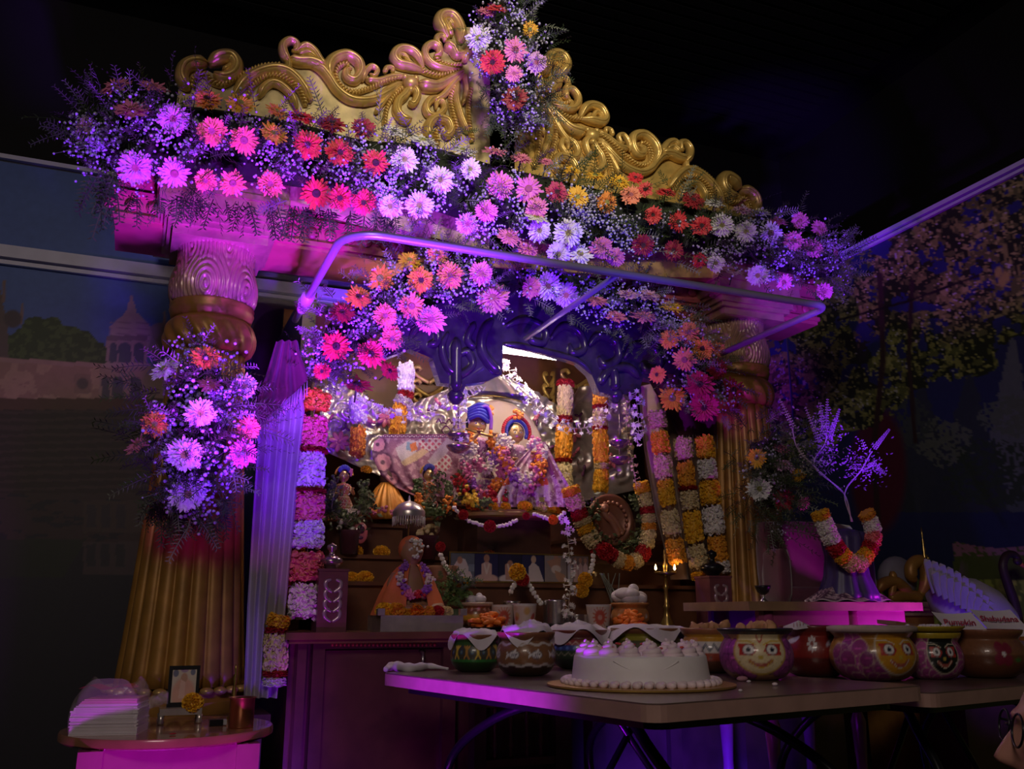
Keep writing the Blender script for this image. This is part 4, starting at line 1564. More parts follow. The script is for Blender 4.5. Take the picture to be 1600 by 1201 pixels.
strung([(1100, 682), (1106, 740), (1113, 800), (1122, 860), (1126, 895)], 3.10, 29, [(Yl, 34), (None, 3), (W, 30), (None, 4), (Yl, 36), (None, 4), (W, 42), (None, 4), (Go, 38), (W, 18)],
       'yellow and white garland on the tan curtain, next to the far column', gr)
gi = 'strung garlands inside the shrine'
strung([(559, 620), (560, 668), (558, 712)], 3.62, 25, [(W, 40), (None, 8), (Go, 44)], 'white-topped golden garland on the silver throne by the peacock feather doll', gi)
strung([(634, 568), (634, 618), (624, 640), (620, 680)], 3.60, 26, [(W, 34), (Rd, 8), (W, 10), (Yl, 36)], 'white garland with red tassel and marigold end on the silver throne', gi)
strung([(884, 594), (882, 630), (882, 668), (880, 720), (882, 770)], 3.62, 25, [(Rd, 8), (C, 40), (Rd, 8), (None, 6), (Go, 42), (Rd, 6), (C, 38)], 'cream and golden garland on the silver throne beside the swag', gi)
strung([(938, 600), (938, 640), (938, 690), (940, 740), (938, 768)], 3.40, 23, [(Yl, 34), (Rd, 6), (C, 28), (Rd, 6), (Yl, 52), (C, 10), (Yl, 34)], 'slim marigold garland with red ties hanging near the tiered oil lamp', gi)
strung([(890, 760), (904, 800), (922, 840), (938, 858)], 3.25, 27, [(Yl, 18), (C, 28), (Rd, 20), (C, 12), (Yl, 16), (C, 28), (Rd, 14)], 'slanting cream and red garland beside the leafy medallion', gi)
strung([(1000, 752), (1010, 790), (1014, 830), (1006, 862), (986, 880), (962, 872), (948, 862)], 3.22, 23, [(Yl, 16), (C, 18), (Rd, 10), (C, 12), (Go, 10), (C, 24), (Rd, 16), (C, 14), (Go, 14), (C, 12), (Rd, 14)],
       'curling cream and red garland round the leafy medallion', gi)
ji = 'white jasmine strings of the shrine'
floret_string([(556, 622), (580, 636), (610, 648), (650, 648), (690, 636), (712, 618), (745, 602), (786, 566), (800, 590), (825, 620), (850, 645), (880, 664), (915, 668), (944, 650), (956, 634)], 3.36, 25,
              'white jasmine swag draped in scallops across the silver throne', dens=1.3)
floret_string([(720, 596), (718, 630), (720, 662), (722, 692)], 3.26, 25, 'lavender-white tuberose string hanging over the blue idol lamp', dens=1.5)
floret_string([(993, 612), (996, 640), (998, 670), (994, 690)], 3.12, 24, 'violet-lit white tuberose string below the carved arch end', dens=1.5)
floret_string([(978, 622), (980, 680), (988, 720), (994, 760)], 3.2, 16, 'thin cream bud string beside the violet-lit tuberose string', 'cream', dens=1.2)
floret_string([(884, 808), (888, 850), (892, 900), (888, 950), (886, 960)], 3.02, 23, 'long white tuberose string hanging down over the steel cups', dens=1.4)

# single each gerbera out by its look where it can be told from its neighbours
def relabel():
    def key(g):
        return (g[1], g[2], g[3])
    sets = {}
    for g in GL:
        sets.setdefault(key(g), []).append(g)
    for (colr, where, flat), gs in sets.items():
        base = ('upturned ' if flat else '') + CW[colr] + ' gerbera ' + where
        for g in gs:
            g[0]['label'] = base
        if len(gs) > 1:
            order = sorted(gs, key=lambda g: g[4])
            order[0][0]['label'] = 'highest ' + base
            order[-1][0]['label'] = 'lowest ' + base
            rest = sorted(order[1:-1], key=lambda g: g[5])
            if len(rest) > 1 and rest[-1][5] > rest[-2][5]:
                rest[-1][0]['label'] = 'widest ' + base
                rest = rest[:-1]
            if len(rest) > 1 and rest[0][5] < rest[1][5]:
                rest[0][0]['label'] = 'smallest ' + base
relabel()

# ------------------------------------------------------------------ silver throne
SY = 3.74
m_silver = mat('embossed_silver', (0.66, 0.60, 0.56), 0.30, 0.75, var=0.15, scale=20)
m_enp = mat('pink_enamel', (0.62, 0.16, 0.22), 0.3, var=0.15, coat=0.5)
m_enq = mat('plum_enamel', (0.13, 0.03, 0.11), 0.25, var=0.2, coat=0.5)
m_pearl = mat('pearl', (0.75, 0.70, 0.68), 0.3, var=0.05, coat=0.3)
us = np.linspace(500, 990, 300)
ts = np.linspace(0, 1, 130)
topc = np.interp(us, [500, 512, 560, 575, 600, 640, 690, 730, 765, 800, 840, 880, 905, 960, 975, 990], [612, 600, 598, 625, 640, 632, 612, 592, 582, 592, 612, 640, 604, 600, 606, 640])
botc = np.interp(us, [500, 700, 880, 990], [702, 790, 790, 766])
P = np.zeros((len(ts), len(us), 3))
UU = np.zeros((len(ts), len(us)))
VV = np.zeros_like(UU)
for j, u in enumerate(us):
    for i, t_ in enumerate(ts):
        v = topc[j] + (botc[j] - topc[j]) * t_
        UU[i, j], VV[i, j] = u, v
        P[i, j] = PY(u, v, SY)
h = np.zeros_like(UU)
for cx, cy, rr in ((540, 640, 26), (528, 668, 22), (600, 700, 30), (655, 668, 26), (620, 660, 40), (690, 660, 30), (865, 690, 30), (850, 660, 24), (905, 720, 30), (960, 690, 34), (960, 640, 30), (900, 660, 26), (540, 610, 20), (965, 740, 26)):
    d = np.hypot(UU - cx, VV - cy)
    a = np.arctan2(VV - cy, UU - cx)
    h += np.where(d < rr, np.sin(d / 2.6 + 2 * a) * np.cos(np.clip(d / rr, 0, 1) * 1.57), 0)
h += 0.7 * np.sin((UU + 8 * np.sin(VV / 9)) / 3.0) * ((VV - topc[None, :]) < 24)
h += 0.9 * (fbm(UU / 7, VV / 7, 200) - .5) + 1.6 * (fbm(UU / 22, VV / 22, 210) - .5)
P[..., 1] -= 0.010 * h
root = thing('silver_throne', 'embossed silver throne back with pink enamel flowers behind the idols', 'throne', PY(760, 790, SY))
MB().grid(P).build('embossed_sheet', m_silver, root)
MB().box((P[0, 0, 0], SY + .02, LZ2), (P[0, -1, 0], SY + .06, PY(760, 800, SY).z)).build('throne_plinth', m_wood, root, smooth=False)
def enamel(u, v, r, n, mt, stretch=1.0, rot=0.0):
    k = mpp(PY(u, v, SY))
    c = PY(u, v, SY - .022)
    b = MB()
    for i in range(n):
        a = rot + 2 * math.pi * i / n
        b.ball(c + Vector((math.cos(a) * r * .55 * k, 0, math.sin(a) * r * .55 * k)), (r * .55 * k, .006, r * .28 * k * stretch), 1, M=Matrix.Rotation(-a, 4, 'Y'))
    b.ball(c + Vector((0, -.004, 0)), (r * .2 * k, .006, r * .2 * k), 1)
    b.build('enamel_flower', mt, root)
for u, v, r, n, mt in ((604, 653, 15, 8, m_enp), (530, 690, 16, 8, m_enp), (516, 654, 9, 2, m_enp), (584, 660, 15, 1, m_enp), (688, 632, 13, 1, m_enp), (842, 648, 12, 2, m_enp), (838, 664, 10, 2, m_enq),
                       (897, 678, 12, 5, m_enp), (955, 720, 12, 5, m_enp), (540, 668, 8, 3, m_enq), (552, 656, 9, 2, m_enq), (868, 668, 8, 3, m_enq), (900, 706, 10, 2, m_enp), (858, 700, 10, 3, m_enq),
                       (675, 640, 8, 2, m_enq), (640, 690, 8, 3, m_enq), (912, 735, 9, 2, m_enq), (905, 650, 8, 3, m_enq)):
    enamel(u, v, r, n, mt, 1.0, rnd.uniform(0, 3))
b = MB()
for q in range(60):
    t_ = q / 59
    u = 690 + 140 * t_
    v = 628 - 14 * math.sin(t_ * math.pi) + 4
    b.ball(PY(u, v, SY - .03), .0045, 0)
b.build('gold_bead_band', m_brass, root)
# fluted canopy over the centre
c = PY(768, 622, SY - .02)
b = MB()
V = np.zeros((14, 60, 3))
for i in range(14):
    for j in range(60):
        a = math.pi * j / 59
        r = .055 + .20 * (i / 13)
        V[i, j] = (c.x - r * math.cos(a), c.y - .05 * math.sin(a) * (i / 13) - .006 * math.sin(a * 26), c.z + .085 * (1 - (i / 13) ** 1.6) * 1.0 + .03 * math.sin(a) - .01)
b.grid(V).build('fluted_canopy', m_silver, root)
# pale round back cushion
m_pale = mat('pale_pink_satin', (0.56, 0.42, 0.40), 0.5, var=0.1, scale=6)
c = PY(778, 712, 3.66)
k = mpp(c)
root = thing('back_cushion', 'pale satin rounded backdrop panel behind the two idols', 'cushion', PY(778, 790, 3.66))
MB().ball(c, (82 * k, .02, 90 * k), 2).build('satin_panel', m_pale, root)
p = Paint(np.array([0.]), np.array([0.]), (0, 0, 0))
b = MB()
for q in range(5):
    uu = 682 + q * 8
    b.tube(crom([PY(uu, 660, 3.625), PY(uu + 4, 654 + (q % 2) * 6, 3.625), PY(uu + 8, 662, 3.625)], 4), 1.3 * k, 5)
b.tube(crom([PY(690, 672, 3.625), PY(697, 665, 3.625), PY(704, 672, 3.625), PY(697, 679, 3.625), PY(690, 672, 3.625)], 5), 1.3 * k, 5)
b.build('plum_flourish', m_enq, root)

# ------------------------------------------------------------------ dressed idols
m_skin = mat('gilt_idol', (0.75, 0.48, 0.20), 0.28, 0.6, var=0.1)
m_emb = vmat('embroidered_cloth', 0.6, bump=0.3, bscale=220, noise=0.2)
def ring_garland(root, pts, r, cols, n=40, nm='flower_collar'):
    """little blooms packed along a loop, one mesh per colour"""
    path = crom(pts, 12)
    groups = {}
    for i in range(n):
        t_ = i / n * (len(path) - 1)
        q = path[int(t_)]
        c = cols[int(i / n * len(cols) * 1.0) % len(cols)]
        groups.setdefault(c, []).append(q)
    for c, qs in groups.items():
        b = MB()
        for q in qs:
            for _ in range(5):
                o = Vector((rnd.gauss(0, 1), rnd.gauss(0, .7), rnd.gauss(0, 1))) * r * .55
                b.ball(q + o, r * rnd.uniform(.35, .6), 0)
        b.build(nm, IG[c], root, smooth=False)['kind'] = 'stuff'
IG = {'pink': mat('bloom_pink', (0.65, 0.18, 0.34), .6), 'white': mat('bloom_white', (0.72, 0.62, 0.55), .6), 'orange': mat('bloom_orange', (0.80, 0.28, 0.03), .6), 'yellow': mat('bloom_yellow', (0.78, 0.5, 0.04), .6),
      'red': mat('bloom_red', (0.5, 0.02, 0.03), .6), 'purple': mat('bloom_purple', (0.30, 0.10, 0.45), .6), 'green': mat('bloom_green', (0.10, 0.15, 0.05), .6), 'blue': mat('bloom_blue', (0.05, 0.06, 0.32), .5)}
def idol(u, vhead, vbase, Y, label, skirt_cols, flute=False, hairc=(0.02, 0.02, 0.06), crown=None, group=None, lean=0.0):
    base = PY(u, vbase, Y)
    k = mpp(base)
    H = (vbase - vhead) * k        # base to head centre
    root = thing('idol', label, 'idol', base, group)
    B = Vector(base)
    def at(x, y, z):
        return B + Vector((x * H + lean * z * H, y * H, z * H))
    # body: one continuous figure
    b = MB()
    prof = [(.30, 0), (.29, .12), (.25, .28), (.19, .42), (.13, .54), (.11, .60), (.125, .68), (.15, .76), (.12, .82), (.05, .855), (.05, .89), (.09, .92), (.115, .97), (.118, 1.02), (.10, 1.08), (.06, 1.13), (.02, 1.145)]
    n = 28
    V, F = [], []
    for r, z in prof:
        for i in range(n):
            a = 2 * math.pi * i / n
            yy = .72 * r * math.sin(a)
            if .93 < z < 1.02 and abs(a - 1.5 * math.pi) < .3:
                yy -= .022 * (1 - abs(z - .975) / .05)
            V.append(at(r * math.cos(a), yy, z))
    for i in range(len(prof) - 1):
        for q in range(n):
            F.append((i * n + q, i * n + (q + 1) % n, (i + 1) * n + (q + 1) % n, (i + 1) * n + q))
    F += [tuple(range(n - 1, -1, -1)), tuple((len(prof) - 1) * n + q for q in range(n))]
    b.add([tuple(x) for x in V], F)
    if flute:
        arms = [[(.13, 0, .78), (.22, -.10, .66), (.14, -.22, .84)], [(-.13, 0, .78), (-.24, -.12, .68), (-.06, -.22, .86)]]
    else:
        arms = [[(.13, 0, .78), (.22, -.06, .62), (.16, -.20, .70)], [(-.13, 0, .78), (-.22, -.06, .62), (-.10, -.18, .60)]]
    for A in arms:
        pth = crom([at(*q) for q in A], 6)
        b.tube(pth, [.042 * H * (1 - .35 * i / len(pth)) for i in range(len(pth))], 8)
        for f in range(4):
            hnd = pth[-1]
            b.tube([hnd, hnd + Vector(((f - 1.5) * .018 * H, -.03 * H, .03 * H)), hnd + Vector(((f - 1.5) * .02 * H, -.055 * H, .02 * H))], .011 * H, 5)
    b.build('body', m_skin, root)
    # face paint
    b = MB()
    for s in (-1, 1):
        b.ball(at(s * .042, -.084, 1.01), (.020 * H, .008 * H, .011 * H), 1, (0.8, 0.8, 0.8))
        b.ball(at(s * .042, -.091, 1.01), (.008 * H, .005 * H, .008 * H), 1, (0.02, 0.02, 0.02))
        b.tube([at(s * .02, -.088, 1.035), at(s * .045, -.088, 1.045), at(s * .07, -.078, 1.035)], .004 * H, 4, (0.02, 0.02, 0.02))
    b.tube([at(-.03, -.086, .945), at(0, -.094, .938), at(.03, -.086, .945)], .007 * H, 5, (0.5, 0.05, 0.06))
    b.build('painted_face', m_emb, root)
    # hair and crown
    b = MB()
    b.ball(at(0, .03, 1.03), (.135 * H, .10 * H, .135 * H), 2)
    b.build('hair', mat('idol_hair', hairc, .5), root)
    if crown == 'peacock':
        b = MB()
        for i in range(26):
            a = math.pi * (.05 + .9 * i / 25)
            b.ball(at(.19 * math.cos(a), -.02, 1.02 + .21 * math.sin(a)), .030 * H, 0)
        b.build('marigold_crest', IG['yellow'], root, smooth=False)
        b = MB()
        for i in range(7):
            a = math.pi * (.15 + .7 * i / 6)
            b.ball(at(.12 * math.cos(a), -.06, 1.08 + .13 * math.sin(a)), (.045 * H, .02 * H, .06 * H), 1)
        b.build('turban_fold', IG['blue'], root)
        b = MB().tube(crom([at(.10, -.10, 1.08), at(.15, -.10, 1.16), at(.13, -.10, 1.0)], 6), .024 * H, 7)
        b.build('turban_sash', IG['pink'], root)
    elif crown == 'turban':
        b = MB()
        for i in range(5):
            b.tube(crom([at(-.13, -.04, 1.06 + .03 * i), at(-.02, -.13, 1.10 + .035 * i), at(.13, -.05, 1.04 + .05 * i)], 6), .026 * H, 7)
        b.build('turban_fold', IG['blue'], root)
        b = MB().tube(crom([at(-.06, -.12, 1.19), at(.08, -.12, 1.22), at(.15, -.09, 1.10), at(.16, -.06, .95)], 6), .024 * H, 7)
        b.build('turban_sash', IG['purple'], root)
        b = MB()
        for i in range(9):
            b.ball(at(.16 + rnd.uniform(-.03, .03), -.06, 1.18 + rnd.uniform(-.05, .06)), .028 * H, 0)
        b.build('turban_flowers', IG['orange'], root, smooth=False)
    elif crown == 'flowers':
        for rr, nm, c in ((.20, 'flower_crown', 'red'), (.15, 'flower_crown', 'blue')):
            b = MB()
            for i in range(30):
                a = math.pi * (-.12 + 1.24 * i / 29)
                b.ball(at(rr * math.cos(a), -.03, 1.02 + rr * 1.1 * math.sin(a)), (.03 * H), 0)
            b.build(nm, IG[c], root, smooth=False)
        b = MB()
        for i in range(16):
            b.ball(at(rnd.uniform(-.07, .07), -.06, 1.25 + rnd.uniform(-.05, .07)), .032 * H, 0)
        b.build('crown_blossom', IG['orange'], root, smooth=False)
    # skirt with painted embroidery
    th = np.linspace(0, 2 * math.pi, 120)
    zz_ = np.linspace(0, 1, 40)
    T, Z = np.meshgrid(th, zz_)
    rr = (.33 - .21 * Z ** 1.3) * (1 + .05 * np.sin(T * 14) * (1 - Z))
    X = rr * np.cos(T)
    Yv = .72 * rr * np.sin(T) - .01
    G_ = np.stack([B.x + X * H + lean * Z * .6 * H, B.y + Yv * H, B.z + .003 + Z * .58 * H], -1)
    pp = Paint(T * 6, Z * 12, skirt_cols[0])
    cells = vnoise(T * 9, Z * 14, 300)
    for i, c in enumerate(skirt_cols[1:]):
        pp.put(fbm(T * 5, Z * 9, 310 + i, 3) > .56, c)
    pp.put(np.abs(np.sin(Z * 26)) > .97, (0.75, 0.6, 0.4))
    pp.put((np.sin(T * 20) * np.sin(Z * 40)) > .8, (0.8, 0.72, 0.7))
    MB().grid(G_, pp.c).build('embroidered_skirt', m_emb, root)
    # bodice and jewellery
    th = np.linspace(0, 2 * math.pi, 60)
    T, Z = np.meshgrid(th, np.linspace(.55, .84, 16))
    rr = np.interp(Z, [.55, .60, .68, .76, .82, .84], [.135, .125, .14, .165, .14, .11])
    G_ = np.stack([B.x + rr * np.cos(T) * H + lean * Z * H, B.y + .76 * rr * np.sin(T) * H, B.z + Z * H], -1)
    pp = Paint(T, Z, skirt_cols[0])
    pp.put(fbm(T * 5, Z * 30, 330, 3) > .55, skirt_cols[1])
    MB().grid(G_, pp.c).build('bodice', m_emb, root)
    b = MB()
    for i in range(80):
        a = rnd.uniform(math.pi * 1.05, math.pi * 1.95)
        z = rnd.uniform(.08, .84)
        rj = .34 - .24 * min(1, z / .58) ** 1.2 if z < .58 else .155
        b.ball(at(rj * math.cos(a), .78 * rj * math.sin(a) - .012, z), rnd.uniform(.008, .016) * H, 0)
    b.build('jewels', m_pearl, root, smooth=False)['kind'] = 'stuff'
    if flute:
        b = MB().tube([at(-.22, -.22, .90), at(.28, -.20, .80)], .016 * H, 8)
        b.build('flute', m_brass, root)
    return root, at, H

mauve = (0.40, 0.17, 0.30)
r1, at1, H1 = idol(744, 662, 792, 3.46, 'idol with blue turban and flute under the tuberose string', [(0.22, 0.05, 0.22), (0.6, 0.3, 0.5), (0.7, 0.6, 0.6)], True, crown='turban')
ring_garland(r1, [at1(-.15, -.12, .84), at1(-.24, -.24, .5), at1(-.14, -.26, .22), at1(.02, -.28, .10), at1(.18, -.26, .28), at1(.24, -.22, .55), at1(.15, -.12, .84)], .05 * H1, ['pink', 'white', 'pink', 'purple', 'pink', 'red', 'orange', 'pink', 'white', 'orange'], 90)
ring_garland(r1, [at1(-.14, -.14, .86), at1(-.13, -.25, .60), at1(0, -.28, .42), at1(.14, -.25, .60), at1(.14, -.14, .86)], .05 * H1, ['orange', 'white', 'pink', 'white', 'purple', 'orange'], 60)
ring_garland(r1, [at1(-.3, -.2, .30), at1(-.2, -.3, .06), at1(0, -.32, .0), at1(.2, -.3, .06), at1(.34, -.2, .2)], .06 * H1, ['red', 'yellow', 'green', 'red', 'green'], 50)
r2, at2, H2 = idol(806, 676, 792, 3.42, 'idol with red flower crown and floral collar standing beside the flute player', [mauve, (0.62, 0.38, 0.5), (0.75, 0.68, 0.66)], False, crown='flowers')
ring_garland(r2, [at2(-.16, -.12, .88), at2(-.27, -.22, .62), at2(-.12, -.26, .40), at2(.04, -.28, .34), at2(.2, -.24, .46), at2(.27, -.2, .7), at2(.16, -.12, .88)], .06 * H2, ['white', 'pink', 'orange', 'purple', 'white', 'white', 'pink', 'orange', 'pink', 'white'], 90)
ring_garland(r2, [at2(-.22, -.14, .92), at2(-.31, -.2, .70), at2(-.2, -.26, .5), at2(.06, -.29, .22), at2(.26, -.24, .5), at2(.31, -.2, .72), at2(.2, -.12, .92)], .06 * H2, ['white', 'orange', 'pink', 'white', 'pink', 'orange', 'white', 'pink'], 80)

def cape(name, label, poly, Y, seed, base, parent=None):
    """wide embroidered cloth fanned out over a frame: poly rows of (v, uL, uR)"""
    rows = poly
    vs = [r[0] for r in rows]
    nr, ns = 70, 110
    P = np.zeros((nr, ns, 3))
    UUc, VVc = np.zeros((nr, ns)), np.zeros((nr, ns))
    for i in range(nr):
        v = vs[0] + (vs[-1] - vs[0]) * i / (nr - 1)
        a = np.interp(v, vs, [r[1] for r in rows])
        b_ = np.interp(v, vs, [r[2] for r in rows])
        for j in range(ns):
            u = a + (b_ - a) * j / (ns - 1)
            P[i, j] = PY(u, v, Y - .012 * math.sin(j * .35) * (i / nr) - .04 * (i / nr))
            UUc[i, j], VVc[i, j] = u, v
    pp = Paint(UUc, VVc, base)
    return P, pp
P, pp = cape('', '', [(678, 600, 716), (690, 584, 716), (715, 582, 722), (740, 594, 722), (762, 618, 716), (776, 650, 712)], 3.56, 1, (0.34, 0.14, 0.24))
u_, v_ = pp.x, pp.y
pp.put((fbm(u_ / 6, v_ / 6, 401) > .56), (0.55, 0.32, 0.42))
for cx, cy, r in ((590, 694, 12), (598, 722, 14), (612, 748, 10), (640, 768, 9)):
    pp.ell(cx, cy, r + 3, r + 3, (0.12, 0.03, 0.09))
    for q in range(9):
        a = q * 2 * math.pi / 9
        pp.ell(cx + .6 * r * math.cos(a), cy + .6 * r * math.sin(a), r * .36, r * .36, (0.68, 0.30, 0.38))
    pp.ell(cx, cy, r * .25, r * .25, (0.1, 0.03, 0.07))
pp.poly([(618, 700), (640, 686), (655, 690), (650, 706), (640, 716), (628, 722), (622, 712)], (0.70, 0.62, 0.64))
pp.poly([(636, 690), (648, 692), (642, 704), (634, 702)], (0.25, 0.40, 0.55))
pp.poly([(640, 694), (650, 690), (652, 702), (643, 706)], (0.75, 0.22, 0.06))
pp.poly([(626, 722), (660, 700), (672, 704), (650, 720), (632, 728)], (0.66, 0.48, 0.30))
lat = (np.sin((u_ + v_) / 1.6) > -.3) & (np.sin((u_ - v_) / 1.6) > -.3)
for (cx, cy, rx, ry) in ((672, 690, 18, 14), (692, 722, 14, 14)):
    e = np.hypot((u_ - cx) / rx, (v_ - cy) / ry) < 1
    pp.put(e, (0.70, 0.62, 0.60))
    pp.put(e & lat, (0.52, 0.07, 0.14))
pp.poly([(668, 720), (705, 676), (716, 678), (700, 706), (676, 728)], (0.52, 0.42, 0.52))
pp.put((v_ < 684), (0.16, 0.03, 0.12))
root = thing('embroidered_cape', 'plum embroidered cape with pink rosettes spread beside the flute idol', 'cape', PY(650, 776, 3.56))
MB().grid(P, pp.c).build('embroidered_cloth', m_emb, root)
b = MB()
for q in range(40):
    b.ball(PY(586 + q * 3.2, 681 + (q % 2), 3.545), .0035, 0)
b.build('pearl_edge', m_pearl, root)
P, pp = cape('', '', [(690, 838, 852), (730, 800, 872), (760, 784, 890), (775, 776, 896), (792, 774, 898)], 3.38, 2, mauve)
u_, v_ = pp.x, pp.y
pp.put((fbm(u_ / 5, v_ / 5, 421) > .55), (0.60, 0.40, 0.50))
pp.put((fbm(u_ / 4, v_ / 4, 422) > .66), (0.78, 0.70, 0.66))
pp.poly([(832, 700), (848, 694), (872, 740), (886, 760), (862, 744)], (0.26, 0.06, 0.18))
for cx in (786, 846):
    pp.ell(cx + 2, 762, 15, 11, (0.72, 0.62, 0.58))
    pp.rect(cx - 8, 764, cx - 3, 782, (0.72, 0.62, 0.58))
    pp.rect(cx + 8, 764, cx + 13, 782, (0.72, 0.62, 0.58))
    pp.poly([(cx - 5, 748), (cx + 9, 746), (cx + 11, 757), (cx - 3, 759)], (0.75, 0.16, 0.04))
    pp.rect(cx - 3, 776, cx + 5, 784, (0.55, 0.62, 0.10))
for cx, cy, r in ((876, 752, 8), (884, 778, 9), (800, 786, 7), (868, 786, 7), (826, 782, 7)):
    pp.ell(cx, cy, r, r, (0.62, 0.36, 0.58))
    pp.ell(cx, cy, r * .4, r * .4, (0.12, 0.03, 0.12))
root = thing('embroidered_cape', 'mauve embroidered skirt spread with white cows below the crowned idol', 'cape', PY(838, 792, 3.36))
MB().grid(P, pp.c).build('embroidered_cloth', m_emb, root)
b = MB()
for q in range(70):
    b.ball(PY(rnd.uniform(782, 890), rnd.uniform(735, 786), 3.335), .003, 0)
o = b.build('pearl_scatter', m_pearl, root)
o['kind'] = 'stuff'

# smaller idols on the side tier
r3, at3, H3 = idol(534, 744, 815, 3.50, 'small idol with marigold-edged peacock blue turban above leaf garlands', [(0.35, 0.22, 0.06), (0.5, 0.1, 0.1)], False, crown='peacock')
ring_garland(r3, [at3(-.3, -.3, .85), at3(-.34, -.4, .4), at3(0, -.46, .1), at3(.36, -.4, .4), at3(.36, -.3, .85)], .09 * H3, ['green', 'green', 'green', 'white', 'green', 'green'], 54, 'leaf_collar')
r4, at4, H4 = idol(668, 742, 812, 3.44, 'small idol with purple turban and marigold edge beside the fringed parasol', [(0.30, 0.10, 0.05), (0.6, 0.2, 0.05)], False, crown='peacock')
ring_garland(r4, [at4(-.3, -.3, .8), at4(-.34, -.4, .35), at4(0, -.46, .1), at4(.36, -.4, .35), at4(.36, -.3, .8)], .09 * H4, ['green', 'orange', 'green', 'green', 'orange', 'green'], 54, 'leaf_collar')
# golden robed seated idol between them
base = PY(602, 812, 3.56)
k = mpp(base)
root = thing('idol', 'dark-faced idol in a flared golden yellow robe on the side tier', 'idol', base)
b = MB()
b.ball(base + Vector((0, 0, 66 * k)), (11 * k, 10 * k, 14 * k), 2)
b.lathe([(14 * k, 0), (12 * k, 40 * k), (6 * k, 56 * k)], 16, base)
b.build('body', mat('dark_idol_skin', (0.10, 0.05, 0.04), .4), root)
def pleat(th, z, r):
    return r * (1 + .06 * np.sin(18 * th))
MB().lathe([(40 * k, 0), (38 * k, 8 * k), (28 * k, 30 * k), (16 * k, 50 * k), (9 * k, 58 * k)], 90, base, fn=pleat).build('flared_robe', mat('golden_silk', (0.70, 0.30, 0.04), .4, .2, var=.2, scale=30), root)
b = MB()
for i in range(60):
    a = rnd.uniform(math.pi, 2 * math.pi)
    b.ball(base + Vector((math.cos(a) * 38 * k, math.sin(a) * 38 * k, rnd.uniform(4, 16) * k)), 3.2 * k, 0)
b.build('pink_hem_flowers', IG['pink'], root, smooth=False)

# ------------------------------------------------------------------ leaf wreaths
m_leaf = mat('tulsi_leaf', (0.10, 0.13, 0.055), .5, var=.4, scale=30)
def leaf_wreath(pts, Y, wd, n, label, name='leaf_garland'):
    path = crom([PY(u, v, Y) for u, v in pts], 14)
    k = mpp(path[0])
    root = thing(name, label, 'garland', path[-1])
    MB().tube(path, .002, 5).build('cord', m_thread, root)
    b = MB()
    for i in range(n):
        p = path[rnd.randrange(len(path))] + Vector((rnd.gauss(0, 1), rnd.gauss(0, .6), rnd.gauss(0, 1))) * wd * .28 * k
        d = Vector((rnd.uniform(-1, 1), rnd.uniform(-1, .2), rnd.uniform(-1, 1))).normalized()
        s = d.cross(Vector((rnd.uniform(-1, 1), rnd.uniform(-1, 1), rnd.uniform(-1, 1)))).normalized()
        L = rnd.uniform(7, 12) * k
        w_ = L * .28
        up = d.cross(s) * L * .12
        b.add([tuple(x) for x in (p, p + d * L * .5 - s * w_, p + d * L * .5 + up, p + d * L * .5 + s * w_, p + d * L)], [(0, 1, 2), (0, 2, 3), (1, 4, 2), (2, 4, 3)])
    b.build('leaves', m_leaf, root)['kind'] = 'stuff'
    return root
leaf_wreath([(522, 770), (520, 800), (545, 815), (572, 800), (576, 772)], 3.40, 26, 260, 'dark leaf garland hanging below the peacock-turban idol')
leaf_wreath([(690, 740), (680, 770), (668, 800), (690, 800), (720, 770), (726, 748), (740, 770)], 3.38, 26, 300, 'grey-green leaf garland at the feet of the flute idol')
leaf_wreath([(928, 786), (922, 820), (936, 850), (965, 858), (996, 842), (1004, 800), (990, 776)], 3.24, 24, 380, 'green leaf ring wreath around the round medallion')
c = PY(952, 812, 3.28)
k = mpp(c)
root = thing('round_medallion', 'round pinkish carved medallion inside the green leaf wreath', 'medallion', PY(952, 850, 3.28))
M = Matrix.Rotation(math.pi / 2, 4, 'X')
b = MB().lathe([(0.1 * k, .0), (36 * k, .0), (40 * k, .006), (40 * k, .016), (34 * k, .016), (32 * k, .008), (.5 * k, .008)], 40, c, M=M)
b.build('plate', mat('rose_bronze', (0.34, 0.15, 0.10), .35, .4), root)
b = MB()
for i in range(22):
    a = 2 * math.pi * i / 22
    b.ball(c + Vector((math.cos(a) * 27 * k, -.018, math.sin(a) * 27 * k)), 3.4 * k, 0)
b.tube(crom([c + Vector((dx * k, -.016, dz * k)) for dx, dz in ((-14, 14), (-8, 4), (0, -2), (8, -16), (12, -24))], 5), 5 * k, 7)
b.tube(crom([c + Vector((dx * k, -.016, dz * k)) for dx, dz in ((-6, 10), (4, 2), (12, -8), (20, -20))], 5), 4 * k, 7)
b.ball(c + Vector((-12 * k, -.018, 17 * k)), 8 * k, 1)
b.build('relief_figure', mat('rose_bronze_light', (0.50, 0.24, 0.17), .35, .4), root)

